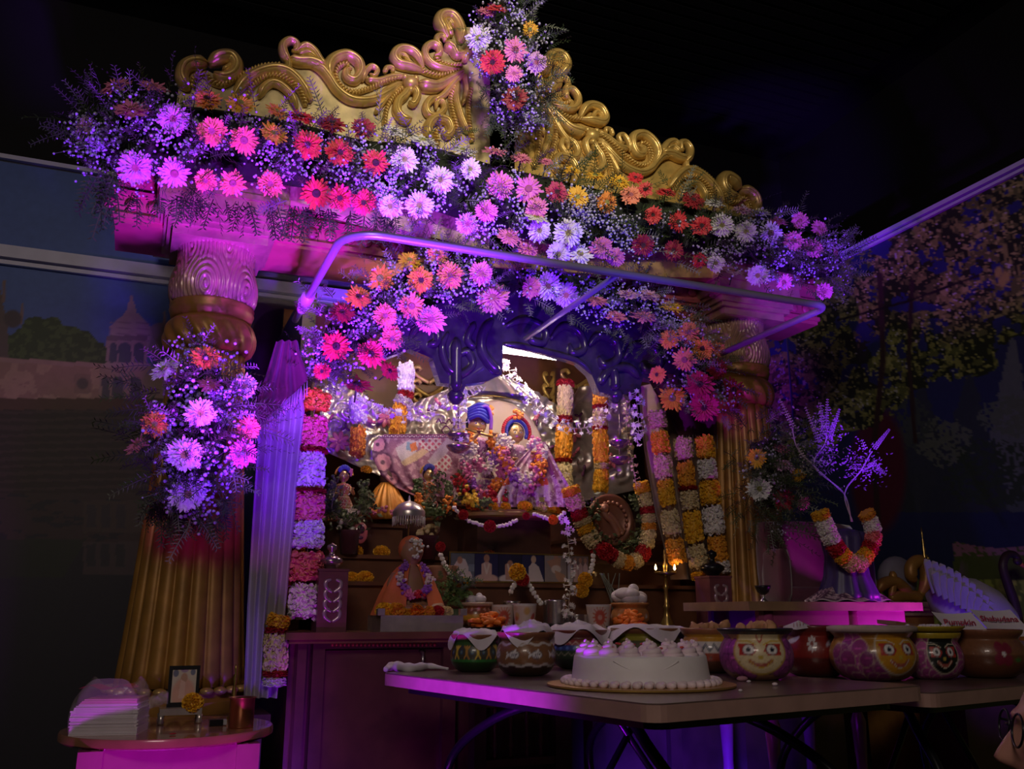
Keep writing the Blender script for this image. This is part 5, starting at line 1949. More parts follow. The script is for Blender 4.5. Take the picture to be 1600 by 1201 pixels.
# ------------------------------------------------------------------ loose marigolds
def marigold(P, r, colr, label, group=None, n=None):
    root = thing('marigold', label, 'flower', P, group)
    n = n or Vector((rnd.uniform(-.15, .15), -.45, 1)).normalized()
    M = Matrix.Translation(Vector(P) + Vector((0, 0, r * .35))) @ frame_to(n, rnd.uniform(0, 6)) @ Matrix.Diagonal((r, r, r, 1))
    inst('ruffled_petals', POM[rnd.randrange(2)], M, root, GM[colr])
    MB().lathe([(r * .2, 0), (r * .38, r * .35), (r * .3, r * .6)], 8, P).build('calyx', m_leaf, root)
gd = 'marigolds along the dais rim'
for u, v, d, c in ((744, 797, 25, O), (770, 796, 20, Yl), (786, 796, 18, Yl), (816, 796, 24, Yl), (842, 798, 20, C), (858, 800, 20, Yl), (868, 796, 18, O), (880, 804, 20, O), (728, 799, 13, Rd)):
    p = PY(u, v, 3.36)
    a = math.asin(max(-1, min(1, (p.x - dc.x) / .225)))
    q = Vector((p.x, dc.y - .128 * math.cos(a), DZ))
    nm = {O: 'orange', Yl: 'yellow', C: 'cream', Rd: 'dark red'}[c]
    marigold(q, d / 2 * mpp(q), c, nm + ' marigold resting on the rim of the idol dais', gd)
gs = 'marigolds on the altar steps'
for u, v, d, c, Y, z in ((556, 866, 26, Yl, 3.44, LZ2), (598, 866, 26, Yl, 3.44, LZ2), (552, 906, 24, Yl, 3.27, LZ1), (572, 906, 27, Yl, 3.27, LZ1)):
    p = PY(u, v, Y)
    marigold(Vector((p.x, Y + .02, z)), d / 2 * mpp(p), c, 'yellow marigold lying on the ' + ('upper' if z == LZ2 else 'lower') + ' altar step beside the orange-robed figure', gs)
p = PY(762, 848, 3.44)
marigold(Vector((p.x, 3.44, LZ2)), 13 * mpp(p), O, 'orange marigold lying alone in the dark behind the photo strip')
p = PY(572, 732, 3.52)
marigold(PY(572, 738, 3.53), 9 * mpp(p), Yl, 'single yellow marigold pinned above the golden-robed idol')

# bead swag under the dais -----------------------------------------------------------------
def bead_string(pts, Y, r, label, reds=(), name='bead_garland', ends=None):
    path = crom([PY(u, v, Y) for u, v in pts], 12)
    k = mpp(path[0])
    root = thing(name, label, 'garland', path[-1])
    MB().tube(path, .001, 4).build('thread', m_thread, root)
    acc, b = 0, MB()
    for a, e in zip(path[:-1], path[1:]):
        acc += (e - a).length
        if acc > r * k * 1.5:
            acc = 0
            for s in (-.5, .5):
                b.ball(e + Vector((s * r * k * .8, 0, rnd.uniform(-.4, .4) * r * k)), (r * k * .8, r * k * .8, r * k), 1)
    b.build('white_buds', GM['white'], root)['kind'] = 'stuff'
    for u, v, rr, c in reds:
        p = PY(u, v, Y - .01)
        M_ = Matrix.Translation(p) @ frame_to((0, -1, .2), 0) @ Matrix.Diagonal((rr * k, rr * k, rr * k, 1))
        inst('tied_flower', POM[0], M_, root, GM[c])
bead_string([(706, 790), (716, 800), (735, 814), (765, 822), (790, 820), (808, 812)], 3.27, 3.2, 'white bud string with red blooms slung under the dais', [(724, 804, 8, Rd), (765, 822, 10, Rd)])
bead_string([(830, 802), (845, 806), (862, 812), (876, 806), (884, 798)], 3.29, 3.2, 'white bud string with orange bloom at the far dais end', [(822, 806, 6, Rd), (864, 812, 8, O)])
bead_string([(686, 862), (694, 880), (704, 898), (710, 902)], 3.2, 3.6, 'white bud string at the edge of the photo strip by the green herbs', [(688, 854, 8, Rd), (722, 910, 9, Yl), (727, 922, 7, Rd)])
bead_string([(927, 862), (926, 880), (920, 900)], 3.2, 3.6, 'white bud string hanging at the far edge of the photo strip', [(946, 862, 14, Rd), (914, 906, 12, Yl), (908, 922, 12, Yl)])
bead_string([(796, 930), (802, 916), (812, 904), (822, 908), (832, 922), (846, 944)], 3.12, 3.6, 'white bud string with yellow and maroon bloom over the steel cup', [(808, 894, 14, Yl), (816, 905, 11, Rd)])

# hanging lamps -------------------------------------------------------------------------------
m_lampv = mat('polished_bronze_lamp', (0.45, 0.34, 0.36), .22, .85, var=.08)
def tier_lamp(u, vs, Y, wd, vtop, label):
    c = PY(u, vs[-1], Y)
    k = mpp(c)
    root = thing('hanging_lamp', label, 'lamp', PY(u, vs[-1], Y))
    MB().tube([PY(u, vtop, Y), c], .003, 6).build('chain_rod', m_lampv, root)
    for v in vs:
        p = PY(u, v, Y)
        MB().lathe([(.3 * wd * k, -10 * k), (.75 * wd * k, -6 * k), (wd * k, 0), (wd * k, 2 * k), (.8 * wd * k, 0), (.2 * wd * k, -3 * k), (.12 * wd * k, 6 * k)], 28, (c.x, c.y, p.z)).build('lamp_dish', m_lampv, root)
tier_lamp(716, (680, 698), 3.28, 19, 600, 'violet-lit two-tier hanging lamp before the flute idol')
tier_lamp(968, (690, 716), 3.16, 17, 620, 'violet-lit two-tier hanging lamp near the slim marigold garland')

# ------------------------------------------------------------------ folding tables
TZ = 0.75
m_lam = mat('brown_laminate', (0.13, 0.085, 0.075), 0.32, var=0.25, scale=6, coat=0.2)
m_edge = mat('tan_edge_band', (0.40, 0.24, 0.20), 0.5, var=0.1)
m_blk = mat('black_powder_coat', (0.012, 0.012, 0.016), 0.3, 0.3, var=0.1)
def folding_table(A, ax, ay, Lx, Ly, z, label, th=.034):
    A = Vector((A[0], A[1], 0))
    ax = Vector((ax[0], ax[1], 0)).normalized()
    ay = Vector((-ax.y, ax.x, 0))
    def at(a, b_, zz_):
        return A + ax * a + ay * b_ + Vector((0, 0, zz_))
    root = thing('folding_table', label, 'table', at(Lx / 2, Ly / 2, 0))
    def slab(i, z0, z1):
        r = .035
        pts = []
        for cx, cy, a0 in ((r + i, r + i, math.pi), (Lx - r - i, r + i, 1.5 * math.pi), (Lx - r - i, Ly - r - i, 0), (r + i, Ly - r - i, .5 * math.pi)):
            for q in range(5):
                a = a0 + q * math.pi / 8
                pts.append(at(cx + r * math.cos(a), cy + r * math.sin(a), z0))
        return MB().prism(pts[::-1], (0, 0, z1 - z0))
    slab(.0, z - th, z - .003).build('edge_band', m_edge, root, smooth=False)
    slab(.001, z - .003, z).build('table_top', m_lam, root, smooth=False)
    slab(.05, z - th - .02, z - th).build('under_frame', m_blk, root, smooth=False)
    for e in (.16, Lx - .16):
        s = 1 if e < Lx / 2 else -1
        for y0, y1 in ((.10, Ly * .38), (Ly - .10, Ly * .62)):
            pts = [at(e + s * .14, y1, z - th - .02), at(e + s * .06, y0 + (y1 - y0) * .5, z - th - .08), at(e + s * .02, y0, z - th - .2), at(e, y0, z * .45), at(e - s * .02, y0, .01)]
            MB().tube(crom(pts, 6), .0125, 8).build('leg', m_blk, root)
        MB().tube([at(e, .10, z * .38), at(e, Ly - .10, z * .38)], .009, 8).build('cross_bar', m_blk, root)
        MB().tube([at(e + s * .34, Ly * .5, z - th - .02), at(e, Ly * .5, z * .38)], .009, 8).build('brace', m_blk, root)
    return at
A = PZ(1020, 1100, TZ)
Bc = PZ(597, 1050, TZ)
Cc = PZ(1447, 1070, TZ)
dx = (Cc - A)
at_t1 = folding_table((A.x, A.y), (dx.x, dx.y), None, dx.length, (Bc - A).length, TZ, 'brown folding table carrying the white cake and fish pot')
T2Z = 0.73
at_t2 = folding_table((1.785, 1.722), (.974, .226), None, 1.1, .70, T2Z, 'brown folding table carrying the lotus-painted face pots')

# ------------------------------------------------------------------ painted clay pots
m_pot = vmat('hand_painted_clay', 0.35, coat=0.35, bump=0.15, bscale=120, noise=0.12)
m_clayin = mat('dark_pot_inside', (0.06, 0.03, 0.02), .8)
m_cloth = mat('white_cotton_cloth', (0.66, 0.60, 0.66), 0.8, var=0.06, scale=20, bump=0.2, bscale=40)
def pot(u, vbot, rpx, vrim, z, paint, label, rim=None, group='painted clay pots on the folding tables', rimw=.97):
    c = PZ(u, vbot - 2, z)
    d = Vector((c.x, c.y, 0)).length
    c = Vector((c.x, c.y, z))
    k = mpp(c)
    R = rpx * k
    H = (vbot - vrim) * k * .95
    prof = [(.52, 0), (.72, .06), (.88, .17), (.97, .30), (1.0, .44), (.98, .58), (.92, .70), (.86, .78), (.85, .82), (.93, .90), (rimw, .96), (rimw, 1.0), (rimw - .06, 1.0), (.80, .90), (.80, .60)]
    pf = crom2(prof, 4)
    n = 200
    ang0 = math.atan2(-c.y, -c.x)       # toward the camera
    ph = np.linspace(-math.pi, math.pi, n + 1)
    Zs = np.array([q[1] for q in pf])
    Rs = np.array([q[0] for q in pf])
    PH, ZZ = np.meshgrid(ph, Zs)
    RR = np.meshgrid(ph, Rs)[1]
    G_ = np.stack([c.x + R * RR * np.cos(ang0 + PH), c.y + R * RR * np.sin(ang0 + PH), c.z + H * ZZ], -1)
    pp = Paint(np.sin(np.clip(PH, -1.57, 1.57)) + 0 * PH, ZZ, (0.2, 0.1, 0.05))
    pp.ph = PH
    pp.R, pp.H = R, H
    # x runs across the face of the pot in radii, to the viewer's right; y upward 0..1
    outer = np.arange(len(pf))[:, None] < (len(pf) - 10)
    paint(pp)
    if rim is not None:
        pp.put((ZZ > .885), rim)
    pp.put(~outer & (ZZ < .99), (0.06, 0.03, 0.02))
    root = thing('painted_pot', label, 'pot', c, group)
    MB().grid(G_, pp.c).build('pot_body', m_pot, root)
    MB().lathe([(R * .50, 0), (R * .50, .002)], 24, c).build('pot_base', m_clayin, root)
    MB().lathe([(R * .80, 0), (R * .80, .002)], 30, (c.x, c.y, c.z + H * .62)).build('pot_filling', m_clayin, root)
    return root, c, R, H

def stripes(pp, bands):
    for y0, y1, col in bands:
        pp.put((pp.y >= y0) & (pp.y < y1), col)
def paint_dancers(pp):
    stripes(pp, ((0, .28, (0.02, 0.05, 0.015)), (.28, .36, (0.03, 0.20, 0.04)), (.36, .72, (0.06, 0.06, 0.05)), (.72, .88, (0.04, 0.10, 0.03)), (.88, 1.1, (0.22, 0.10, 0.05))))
    yel, o2 = (0.70, 0.48, 0.06), (0.50, 0.25, 0.05)
    for i in range(14):
        x = -3.1 + i * .46
        X = x / 1.0
        cx = X
        pp.x = pp.ph
        col = yel if i % 2 else o2
        pp.line([(cx, .66), (cx, .50)], .10, col)
        pp.line([(cx - .12, .70), (cx, .60), (cx + .12, .70)], .05, col)
        pp.line([(cx - .10, .38), (cx, .50), (cx + .10, .38)], .05, col)
        pp.ell(cx, .69, .05, .035, col)
        pp.ell(cx + .23, .54, .06, .05, (0.05, 0.12, 0.30))
        pp.ell(cx + .23, .54, .03, .02, (0.25, 0.35, 0.1))
def paint_fish(pp):
    pp.x = pp.ph
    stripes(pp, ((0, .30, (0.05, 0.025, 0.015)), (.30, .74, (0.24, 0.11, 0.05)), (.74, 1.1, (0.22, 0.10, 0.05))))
    for y in (.26, .74):
        pts = [(-3.1 + i * .155, y + .03 * math.sin(i * 1.6)) for i in range(41)]
        pp.line(pts, .055, (0.55, 0.50, 0.50))
    wh, bk = (0.66, 0.64, 0.66), (0.08, 0.08, 0.10)
    for i in range(8):
        cx = -2.75 + i * .78
        pp.ell(cx, .50, .20, .10, bk)
        pp.ell(cx, .50, .17, .08, wh)
        pp.poly([(cx - .14, .50), (cx - .32, .60), (cx - .27, .50), (cx - .32, .40)], wh)
        pp.poly([(cx - .02, .58), (cx + .06, .66), (cx + .08, .57)], wh)
        pp.ell(cx + .11, .52, .02, .016, bk)
        for q in range(3):
            pp.line([(cx - .08 + q * .06, .56), (cx - .05 + q * .06, .50), (cx - .08 + q * .06, .44)], .016, bk)
def paint_bands(pp):
    pp.x = pp.ph
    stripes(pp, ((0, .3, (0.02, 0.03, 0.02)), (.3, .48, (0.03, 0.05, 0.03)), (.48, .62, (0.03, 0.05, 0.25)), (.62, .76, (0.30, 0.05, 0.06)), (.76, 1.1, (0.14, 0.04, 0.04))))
    for y, c in ((.68, (0.55, 0.35, 0.35)), (.40, (0.25, 0.24, 0.18))):
        pp.line([(-3.1 + i * .13, y + (.04 if i % 2 else -.04)) for i in range(49)], .03, c)
    for i in range(24):
        pp.ell(-3 + i * .26, .55, .06, .04, (0.10, 0.18, 0.55))
def paint_olive(pp):
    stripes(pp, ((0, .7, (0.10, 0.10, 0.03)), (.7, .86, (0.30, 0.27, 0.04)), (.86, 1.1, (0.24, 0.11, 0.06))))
def paint_zigzag(pp):
    pp.x = pp.ph
    stripes(pp, ((0, .28, (0.12, 0.05, 0.03)), (.28, .44, (0.35, 0.06, 0.03)), (.44, .70, (0.62, 0.58, 0.56)), (.70, .88, (0.55, 0.28, 0.03)), (.88, 1.1, (0.30, 0.13, 0.06))))
    for dy in (0, .05):
        pp.line([(-3.1 + i * .14, .52 + dy + (.10 if i % 2 else -.03)) for i in range(46)], .035, (0.10, 0.10, 0.14))
    for i in range(12):
        pp.ell(-3 + i * .5, .36, .05, .03, (0.12, 0.03, 0.02))
def lotus(pp, cx, cy, col, edge, n=3):
    for r_, (dx_, dy_, rx, ry, rot) in enumerate(((-.30, .16, .20, .17, .5), (-.42, -.02, .20, .16, .2), (-.16, .05, .20, .18, .3), (-.34, -.20, .22, .15, -.2), (-.10, -.22, .22, .16, -.1), (-.5, .2, .16, .13, .7), (-.02, -.30, .2, .12, 0))):
        pp.ell(cx + dx_, cy + dy_, rx + .02, ry + .02, edge, .06, rot)
        pp.ell(cx + dx_, cy + dy_, rx, ry, col, .06, rot)
        pp.line([(cx + dx_ - .12, cy + dy_), (cx + dx_ + .12, cy + dy_ + .03)], .018, tuple(min(1, q * 1.9) for q in col))
def face(pp, cx, skin, lid, line, w=.62, cy=.56):
    def X(a):
        return cx + a * w
    pp.ell(cx, cy + .06, w * 1.06, .50, line, .04)
    pp.ell(cx, cy + .06, w, .47, skin, .03)
    for s in (-1, 1):
        ex = X(s * .45)
        pp.poly([(X(s * .92), cy + .16), (X(s * .25), cy + .14), (X(s * .12), cy + .03), (X(s * .30), cy - .07), (X(s * .82), cy - .06), (X(s * .78), cy + .04)], (0.50, 0.04, 0.03))
        pp.ell(ex, cy + .045, w * .25, .105, (0.10, 0.02, 0.03))
        pp.ell(ex, cy + .045, w * .21, .09, (0.80, 0.78, 0.78))
        pp.ell(ex, cy + .045, w * .09, .042, (0.01, 0.01, 0.03))
        pp.line([(X(s * .95), cy + .20), (X(s * .5), cy + .21), (X(s * .15), cy + .14)], .022, line)
        pp.ell(X(s * .8), cy - .20, .035, .022, lid)
    pp.ell(cx, cy - .10, w * .10, .04, (0.50, 0.36, 0.05))
    pp.line([(X(-.42), cy - .17), (X(-.2), cy - .24), (cx, cy - .26), (X(.2), cy - .24), (X(.42), cy - .16)], .07, (0.42, 0.10, 0.08))
    pp.line([(X(-.45), cy - .15), (X(-.2), cy - .27), (cx, cy - .30), (X(.2), cy - .27), (X(.45), cy - .14)], .02, line)
def paint_face1(pp):
    pp.x = pp.ph
    pp.c[:] = (0.35, 0.17, 0.10)
    for q in range(10):
        lotus(pp, -2.6 + q * .6, .45 + .12 * (q % 2), (0.32, 0.06, 0.28), (0.10, 0.02, 0.09))
    face(pp, .12, (0.72, 0.60, 0.36), (0.4, 0.3, 0.1), (0.60, 0.40, 0.03), .72)
    pp.line([(.03, .93), (.05, .80), (.12, .74), (.19, .80), (.21, .93)], .035, (0.45, 0.05, 0.05))
def paint_red(pp):
    pp.x = pp.ph
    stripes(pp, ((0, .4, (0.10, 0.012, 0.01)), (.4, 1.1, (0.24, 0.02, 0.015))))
    for i in range(9):
        cx = -2.7 + i * .66
        if i % 2 == 0:
            for q in range(8):
                a = q * math.pi / 4
                pp.ell(cx + .10 * math.cos(a), .66 + .11 * math.sin(a), .055, .035, (0.66, 0.62, 0.66), .1, a)
        else:
            for q in range(4):
                pp.ell(cx - .15 + .1 * q, .68 + .02 * q, .12, .04, (0.58, 0.55, 0.68), .2, .5)
def paint_face2(pp):
    pp.x = pp.ph
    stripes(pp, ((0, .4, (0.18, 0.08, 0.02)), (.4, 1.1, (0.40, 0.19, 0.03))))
    lotus(pp, -.15, .55, (0.36, 0.06, 0.26), (0.60, 0.42, 0.35))
    lotus(pp, -.45, .35, (0.26, 0.04, 0.18), (0.40, 0.28, 0.25))
    lotus(pp, .35, .22, (0.22, 0.03, 0.16), (0.35, 0.22, 0.2))
    face(pp, .62, (0.58, 0.28, 0.02), (0.6, 0.5, 0.1), (0.62, 0.55, 0.45), .55)
def paint_face3(pp):
    pp.x = pp.ph
    pp.c[:] = (0.28, 0.05, 0.20)
    lotus(pp, -.1, .60, (0.50, 0.12, 0.36), (0.62, 0.45, 0.42))
    lotus(pp, -.35, .38, (0.42, 0.10, 0.32), (0.55, 0.40, 0.40))
    lotus(pp, .2, .30, (0.34, 0.06, 0.24), (0.5, 0.35, 0.35))
    lotus(pp, 1.2, .5, (0.34, 0.06, 0.24), (0.5, 0.35, 0.35))
    face(pp, .42, (0.012, 0.014, 0.012), (0.6, 0.6, 0.6), (0.62, 0.55, 0.42), .50)
def paint_brown(pp):
    pp.x = pp.ph
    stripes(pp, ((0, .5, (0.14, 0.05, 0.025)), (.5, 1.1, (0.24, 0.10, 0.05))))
    for cx in (-1.6, .45, 2.2):
        for q in range(4):
            a = q * math.pi / 2 + .7
            pp.ell(cx + .16 * math.cos(a), .52 + .17 * math.sin(a), .13, .12, (0.22, 0.02, 0.05), .1)
        pp.ell(cx, .52, .055, .05, (0.75, 0.72, 0.72))
        pp.ell(cx + .42, .40, .12, .04, (0.05, 0.16, 0.04))
def paint_tri(pp):
    pp.x = pp.ph
    stripes(pp, ((0, .3, (0.10, 0.12, 0.10)), (.3, .75, (0.60, 0.58, 0.56)), (.75, 1.1, (0.55, 0.26, 0.03))))
    pp.line([(-3.1 + i * .2, .5 + (.16 if i % 2 else -.12)) for i in range(32)], .08, (0.50, 0.10, 0.10))
clayrim = (0.24, 0.10, 0.05)
pots = {}
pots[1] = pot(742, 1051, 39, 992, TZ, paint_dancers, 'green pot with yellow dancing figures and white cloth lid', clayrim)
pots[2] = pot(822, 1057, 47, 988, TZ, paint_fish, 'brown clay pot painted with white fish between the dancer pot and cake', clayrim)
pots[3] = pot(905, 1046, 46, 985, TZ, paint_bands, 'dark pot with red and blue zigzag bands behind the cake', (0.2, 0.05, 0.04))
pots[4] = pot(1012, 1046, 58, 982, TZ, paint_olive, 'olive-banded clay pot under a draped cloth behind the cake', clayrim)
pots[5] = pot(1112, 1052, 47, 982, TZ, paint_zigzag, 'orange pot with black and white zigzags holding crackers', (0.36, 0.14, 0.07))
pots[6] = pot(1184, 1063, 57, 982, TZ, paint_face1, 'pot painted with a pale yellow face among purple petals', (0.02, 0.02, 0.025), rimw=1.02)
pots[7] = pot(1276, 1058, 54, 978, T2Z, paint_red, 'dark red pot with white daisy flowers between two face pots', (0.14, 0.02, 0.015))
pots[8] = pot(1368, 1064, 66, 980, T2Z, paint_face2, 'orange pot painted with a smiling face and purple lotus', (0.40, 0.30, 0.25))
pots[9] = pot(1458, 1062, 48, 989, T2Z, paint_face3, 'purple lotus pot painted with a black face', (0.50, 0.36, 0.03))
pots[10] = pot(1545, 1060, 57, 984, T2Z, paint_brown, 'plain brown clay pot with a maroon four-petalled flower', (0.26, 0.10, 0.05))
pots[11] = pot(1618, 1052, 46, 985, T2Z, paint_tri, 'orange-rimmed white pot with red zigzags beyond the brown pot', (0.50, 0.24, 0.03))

def cloth_lid(key, label, lump=1.0, seed=0, over=1.12):
    root_, c, R, H = pots[key]
    n, m = 16, 60
    P = np.zeros((n, m + 1, 3))
    for i in range(n):
        t_ = i / (n - 1)
        for j in range(m + 1):
            a = 2 * math.pi * (j % m) / m
            rr = R * over * t_ * (1 + .05 * math.sin(a * 5 + seed))
            z = H * 1.03 + .016 * lump * (fbm(np.array([3 + 2.4 * t_ * math.cos(a)]), np.array([3 + 2.4 * t_ * math.sin(a)]), seed + 500)[0] - .25) * (1.25 - t_ ** 3) * 2
            if t_ > .82:
                z -= (t_ - .82) * .14 * (1 + .9 * math.sin(a * 4 + seed * 2))
            P[i, j] = (c.x + rr * math.cos(a), c.y + rr * math.sin(a), c.z + z)
    o = MB().grid(P).build('pot_cloth', m_cloth, origin=(c.x, c.y, c.z + H))
    tag(o, label, 'cloth', 'white cloths over the pots')
cloth_lid(1, 'crumpled white cloth laid over the dancer pot', 1.0, 1, 1.06)
cloth_lid(2, 'puffed white cloth laid over the fish pot', 1.5, 2, .95)
cloth_lid(3, 'crumpled white cloth laid over the dark banded pot', 1.2, 3, 1.06)
cloth_lid(4, 'smooth white cloth hanging over the olive pot', .8, 4, 1.10)
# snacks in pots
m_cracker = mat('fried_cracker', (0.58, 0.30, 0.15), .7, var=.25, scale=30, bump=.3)
def chips(key, n, seed):
    root_, c, R, H = pots[key]
    for i in range(n):
        a = rnd.uniform(0, 6.28)
        r = R * rnd.uniform(.1, .62)
        q = Vector((c.x + r * math.cos(a), c.y + r * math.sin(a), c.z + H * rnd.uniform(.98, 1.06)))
        s = rnd.uniform(.015, .026)
        b = MB().ball((0, 0, 0), (s, s * .35, s * .8), 1)
        V = b.v[0]
        V += np.array([[0, .3 * s * math.sin(x[0] * 120 + seed), 0] for x in V])
        M = Matrix.Translation(q) @ Matrix.Rotation(rnd.uniform(0, 6), 4, 'Z') @ Matrix.Rotation(rnd.uniform(-.6, .6), 4, 'X')
        me = b.mesh('cracker', m_cracker)
        o = inst('cracker', me, M)
        tag(o, 'piece of fried cracker heaped in the ' + ('zigzag pot' if key == 5 else 'yellow-faced pot'), 'snack', 'crackers heaped in pot ' + ('with zigzags' if key == 5 else 'with yellow face'))
chips(5, 12, 1)
chips(6, 7, 2)

# name cards ---------------------------------------------------------------------------------------
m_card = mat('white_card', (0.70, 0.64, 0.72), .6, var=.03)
m_ink = mat('red_marker_ink', (0.42, 0.03, 0.08), .6, var=.05)
def text_mesh(txt, size, Mx, parent, mt=None, name='lettering'):
    cu = bpy.data.curves.new('lettering_curve', 'FONT')
    cu.body = txt
    cu.size = size
    cu.extrude = .0003
    cu.offset = size * .012
    cu.resolution_u = 3
    cu.align_x = 'CENTER'
    cu.align_y = 'CENTER'
    tmp = bpy.data.objects.new('lettering_tmp', cu)
    COL.objects.link(tmp)
    dg = bpy.context.evaluated_depsgraph_get()
    me = bpy.data.meshes.new_from_object(tmp.evaluated_get(dg))
    bpy.data.objects.remove(tmp)
    me.name = name
    me.materials.clear()
    me.materials.append(mt or m_ink)
    return inst(name, me, Mx, parent)
def card(u0, v0, u1, v1, Y, txt, label, lean=.45, tilt=0.0, size=.5, drop=0.0):
    """card standing among the pots, leaning back"""
    p0, p1 = PY(u0, v1, Y), PY(u1, v1, Y)
    k = mpp(p0)
    wd = (u1 - u0) * k
    ht = (v1 - v0) * k * 1.35
    nrm = Vector((-sy_ * .9, -cy_, .62)).normalized()
    xax = RIGHT.copy()
    xax = (xax - nrm * xax.dot(nrm)).normalized()
    xax = (Matrix.Rotation(tilt, 3, nrm) @ xax)
    yax = nrm.cross(xax)
    c = PY((u0 + u1) / 2, (v0 + v1) / 2, Y)
    Rm = Matrix((xax, yax, nrm)).transposed().to_4x4()
    root = thing('name_card', label, 'card', c - Vector((0, 0, ht * .4)))
    n = 14
    P = np.zeros((8, n, 3))
    for i in range(8):
        for j in range(n):
            x = (j / (n - 1) - .5) * wd + (i / 7 - .5) * ht * -.45
            y = (i / 7 - .5) * ht
            z = .010 * (2 * j / (n - 1) - 1) ** 2
            P[i, j] = Rm.to_3x3() @ Vector((x, y, z)) + c
    MB().grid(P).build('card_sheet', m_card, root)
    if txt:
        M = Matrix.Translation(c) @ Rm @ Matrix.Translation((-.004, drop, .0108)) @ Matrix.Rotation(.0, 4, 'Z')
        text_mesh(txt, ht * size, M, root)
yc = pots[10][1].y + .02
card(1468, 961, 1532, 991, yc, 'Pumpkin', 'white name card lettered Pumpkin standing behind the brown pot', size=.36, drop=.002)
card(1530, 957, 1596, 991, yc + .04, 'Shabudana', 'white name card lettered Shabudana standing behind the brown pot', size=.31, drop=.010)
root = thing('name_card', 'small white tent card with red marks on the dark red pot', 'card', PY(1250, 980, pots[7][1].y))
c = PY(1252, 974, pots[7][1].y - .06)
k = mpp(c)
V = [c + RIGHT * (dx_ * k) + Vector((0, 0, dz_ * k)) + FWD * (f * k) for dx_, dz_, f in ((-30, -8, 0), (-4, 5, 2), (14, -6, 0), (-10, -9, -8), (-22, -4, 20), (2, 5, 18), (20, -3, 22))]
MB().add([tuple(x) for x in V], [(0, 3, 1), (3, 2, 1), (0, 1, 5, 4), (1, 2, 6, 5)]).build('card_sheet', m_card, root, smooth=False)
b = MB()
for q in range(4):
    p_ = c + RIGHT * ((-14 + q * 5) * k) + Vector((0, 0, (-5 + q) * k)) - FWD * (7 * k)
    b.tube([p_, p_ + Vector((0, 0, 6 * k))], .5 * k, 4)
b.build('red_marks', m_ink, root)

# lid sheets on pots 8 and 9
root = thing('foil_lid', 'beige paper lid resting on the smiling orange face pot', 'lid', Vector(pots[8][1]) + Vector((0, 0, pots[8][3])))
c, R, H = pots[8][1:]
MB().lathe([(R * .02, H + .006), (R * .9, H + .005), (R * 1.02, H + .001), (R * 1.03, H - .012), (R * 1.0, H - .012)], 50, c, fn=lambda th, z, r: r * (1 + .015 * np.sin(7 * th))).build('paper_sheet', mat('beige_paper', (0.46, 0.36, 0.32), .7), root)
root = thing('plate', 'yellow dish resting on the black-faced lotus pot', 'plate', Vector(pots[9][1]) + Vector((0, 0, pots[9][3])))
c, R, H = pots[9][1:]
MB().lathe([(R * .4, H), (R * .95, H + .004), (R * 1.12, H + .016), (R * 1.12, H + .019), (R * .9, H + .008), (R * .02, H + .006)], 44, c).build('dish', mat('yellow_dish', (0.50, 0.38, 0.03), .4), root)
b = MB()
for i in range(12):
    b.ball(c + Vector((rnd.uniform(-.04, .04), rnd.uniform(-.04, .04), H + .016)), .010, 0)
b.build('white_sweets', m_cloth, root, smooth=False)['kind'] = 'stuff'
root = thing('wooden_board', 'brown board lying across the pots behind the name cards', 'board', PY(1440, 985, pots[9][1].y + .15))
p0, p1 = PY(1400, 970, pots[9][1].y + .12), PY(1480, 982, pots[9][1].y + .12)
MB().prism([p0, p1, p1 + Vector((.02, .10, .004)), p0 + Vector((.02, .10, .004))], (0, 0, -.012)).build('board_slab', mat('tan_board', (0.30, 0.15, 0.10), .6), root, smooth=False)

# ------------------------------------------------------------------ cake
m_cream_i = mat('white_icing', (0.84, 0.79, 0.80), .5, var=.03, scale=30)
m_icing = mat('pink_white_icing', (0.84, 0.68, 0.74), .5, var=.06, scale=30)
c = PZ(1001, 1071, TZ)
c = Vector((c.x, c.y, TZ))
k = mpp(c)
root = thing('cake', 'round white iced cake with piped pink swirls on a gold board', 'cake', c)
MB().lathe([(144 * k, 0), (146 * k, .002), (146 * k, .006), (.01, .006)], 90, c).build('gold_cake_board', mat('gold_card', (0.50, 0.30, 0.08), .35, .5), root, angle=40)
R, H = 107 * k, 48 * k
MB().lathe([(R * 1.02, .006), (R * 1.01, .012), (R * .99, H * .5), (R * .965, H * .93), (R * .95, H * .98), (R * .90, H), (.002, H)], 100, c, cap=False).build('iced_body', m_cream_i, root)
def swirl(P, r, hgt):
    b = MB()
    pts, rs = [], []
    n = 34
    for i in range(n):
        t_ = i / (n - 1)
        a = t_ * 2 * math.pi * 2.6
        q = r * (1 - t_) * .62
        pts.append(P + Vector((q * math.cos(a), q * math.sin(a), hgt * t_)))
        rs.append(r * .40 * (1 - .75 * t_))
    b.tube(pts, rs, 8)
    b.ball(P, (r * .9, r * .9, r * .35), 1)
    return b
n = 16
for i in range(n):
    a = 2 * math.pi * i / n + .1
    swirl(c + Vector((R * .80 * math.cos(a), R * .80 * math.sin(a), H)), 19 * k, 21 * k).build('piped_swirl', m_icing, root)
n = 44
for i in range(n):
    a = 2 * math.pi * i / n
    q = c + Vector((R * 1.10 * math.cos(a), R * 1.10 * math.sin(a), .012))
    b = MB().ball(q, (.013, .010, .009), 1, M=Matrix.Rotation(a + .5, 4, 'Z'))
    b.ball(q + Vector((math.cos(a + 1.57) * .006, math.sin(a + 1.57) * .006, .004)), (.008, .008, .006), 1)
    b.build('shell_border', m_icing, root)
b = MB()
for i in range(26):
    a = rnd.uniform(0, 6.28)
    b.ball(c + Vector((R * .8 * math.cos(a), R * .8 * math.sin(a), H + rnd.uniform(.012, .02))), (.006, .006, .003), 0)
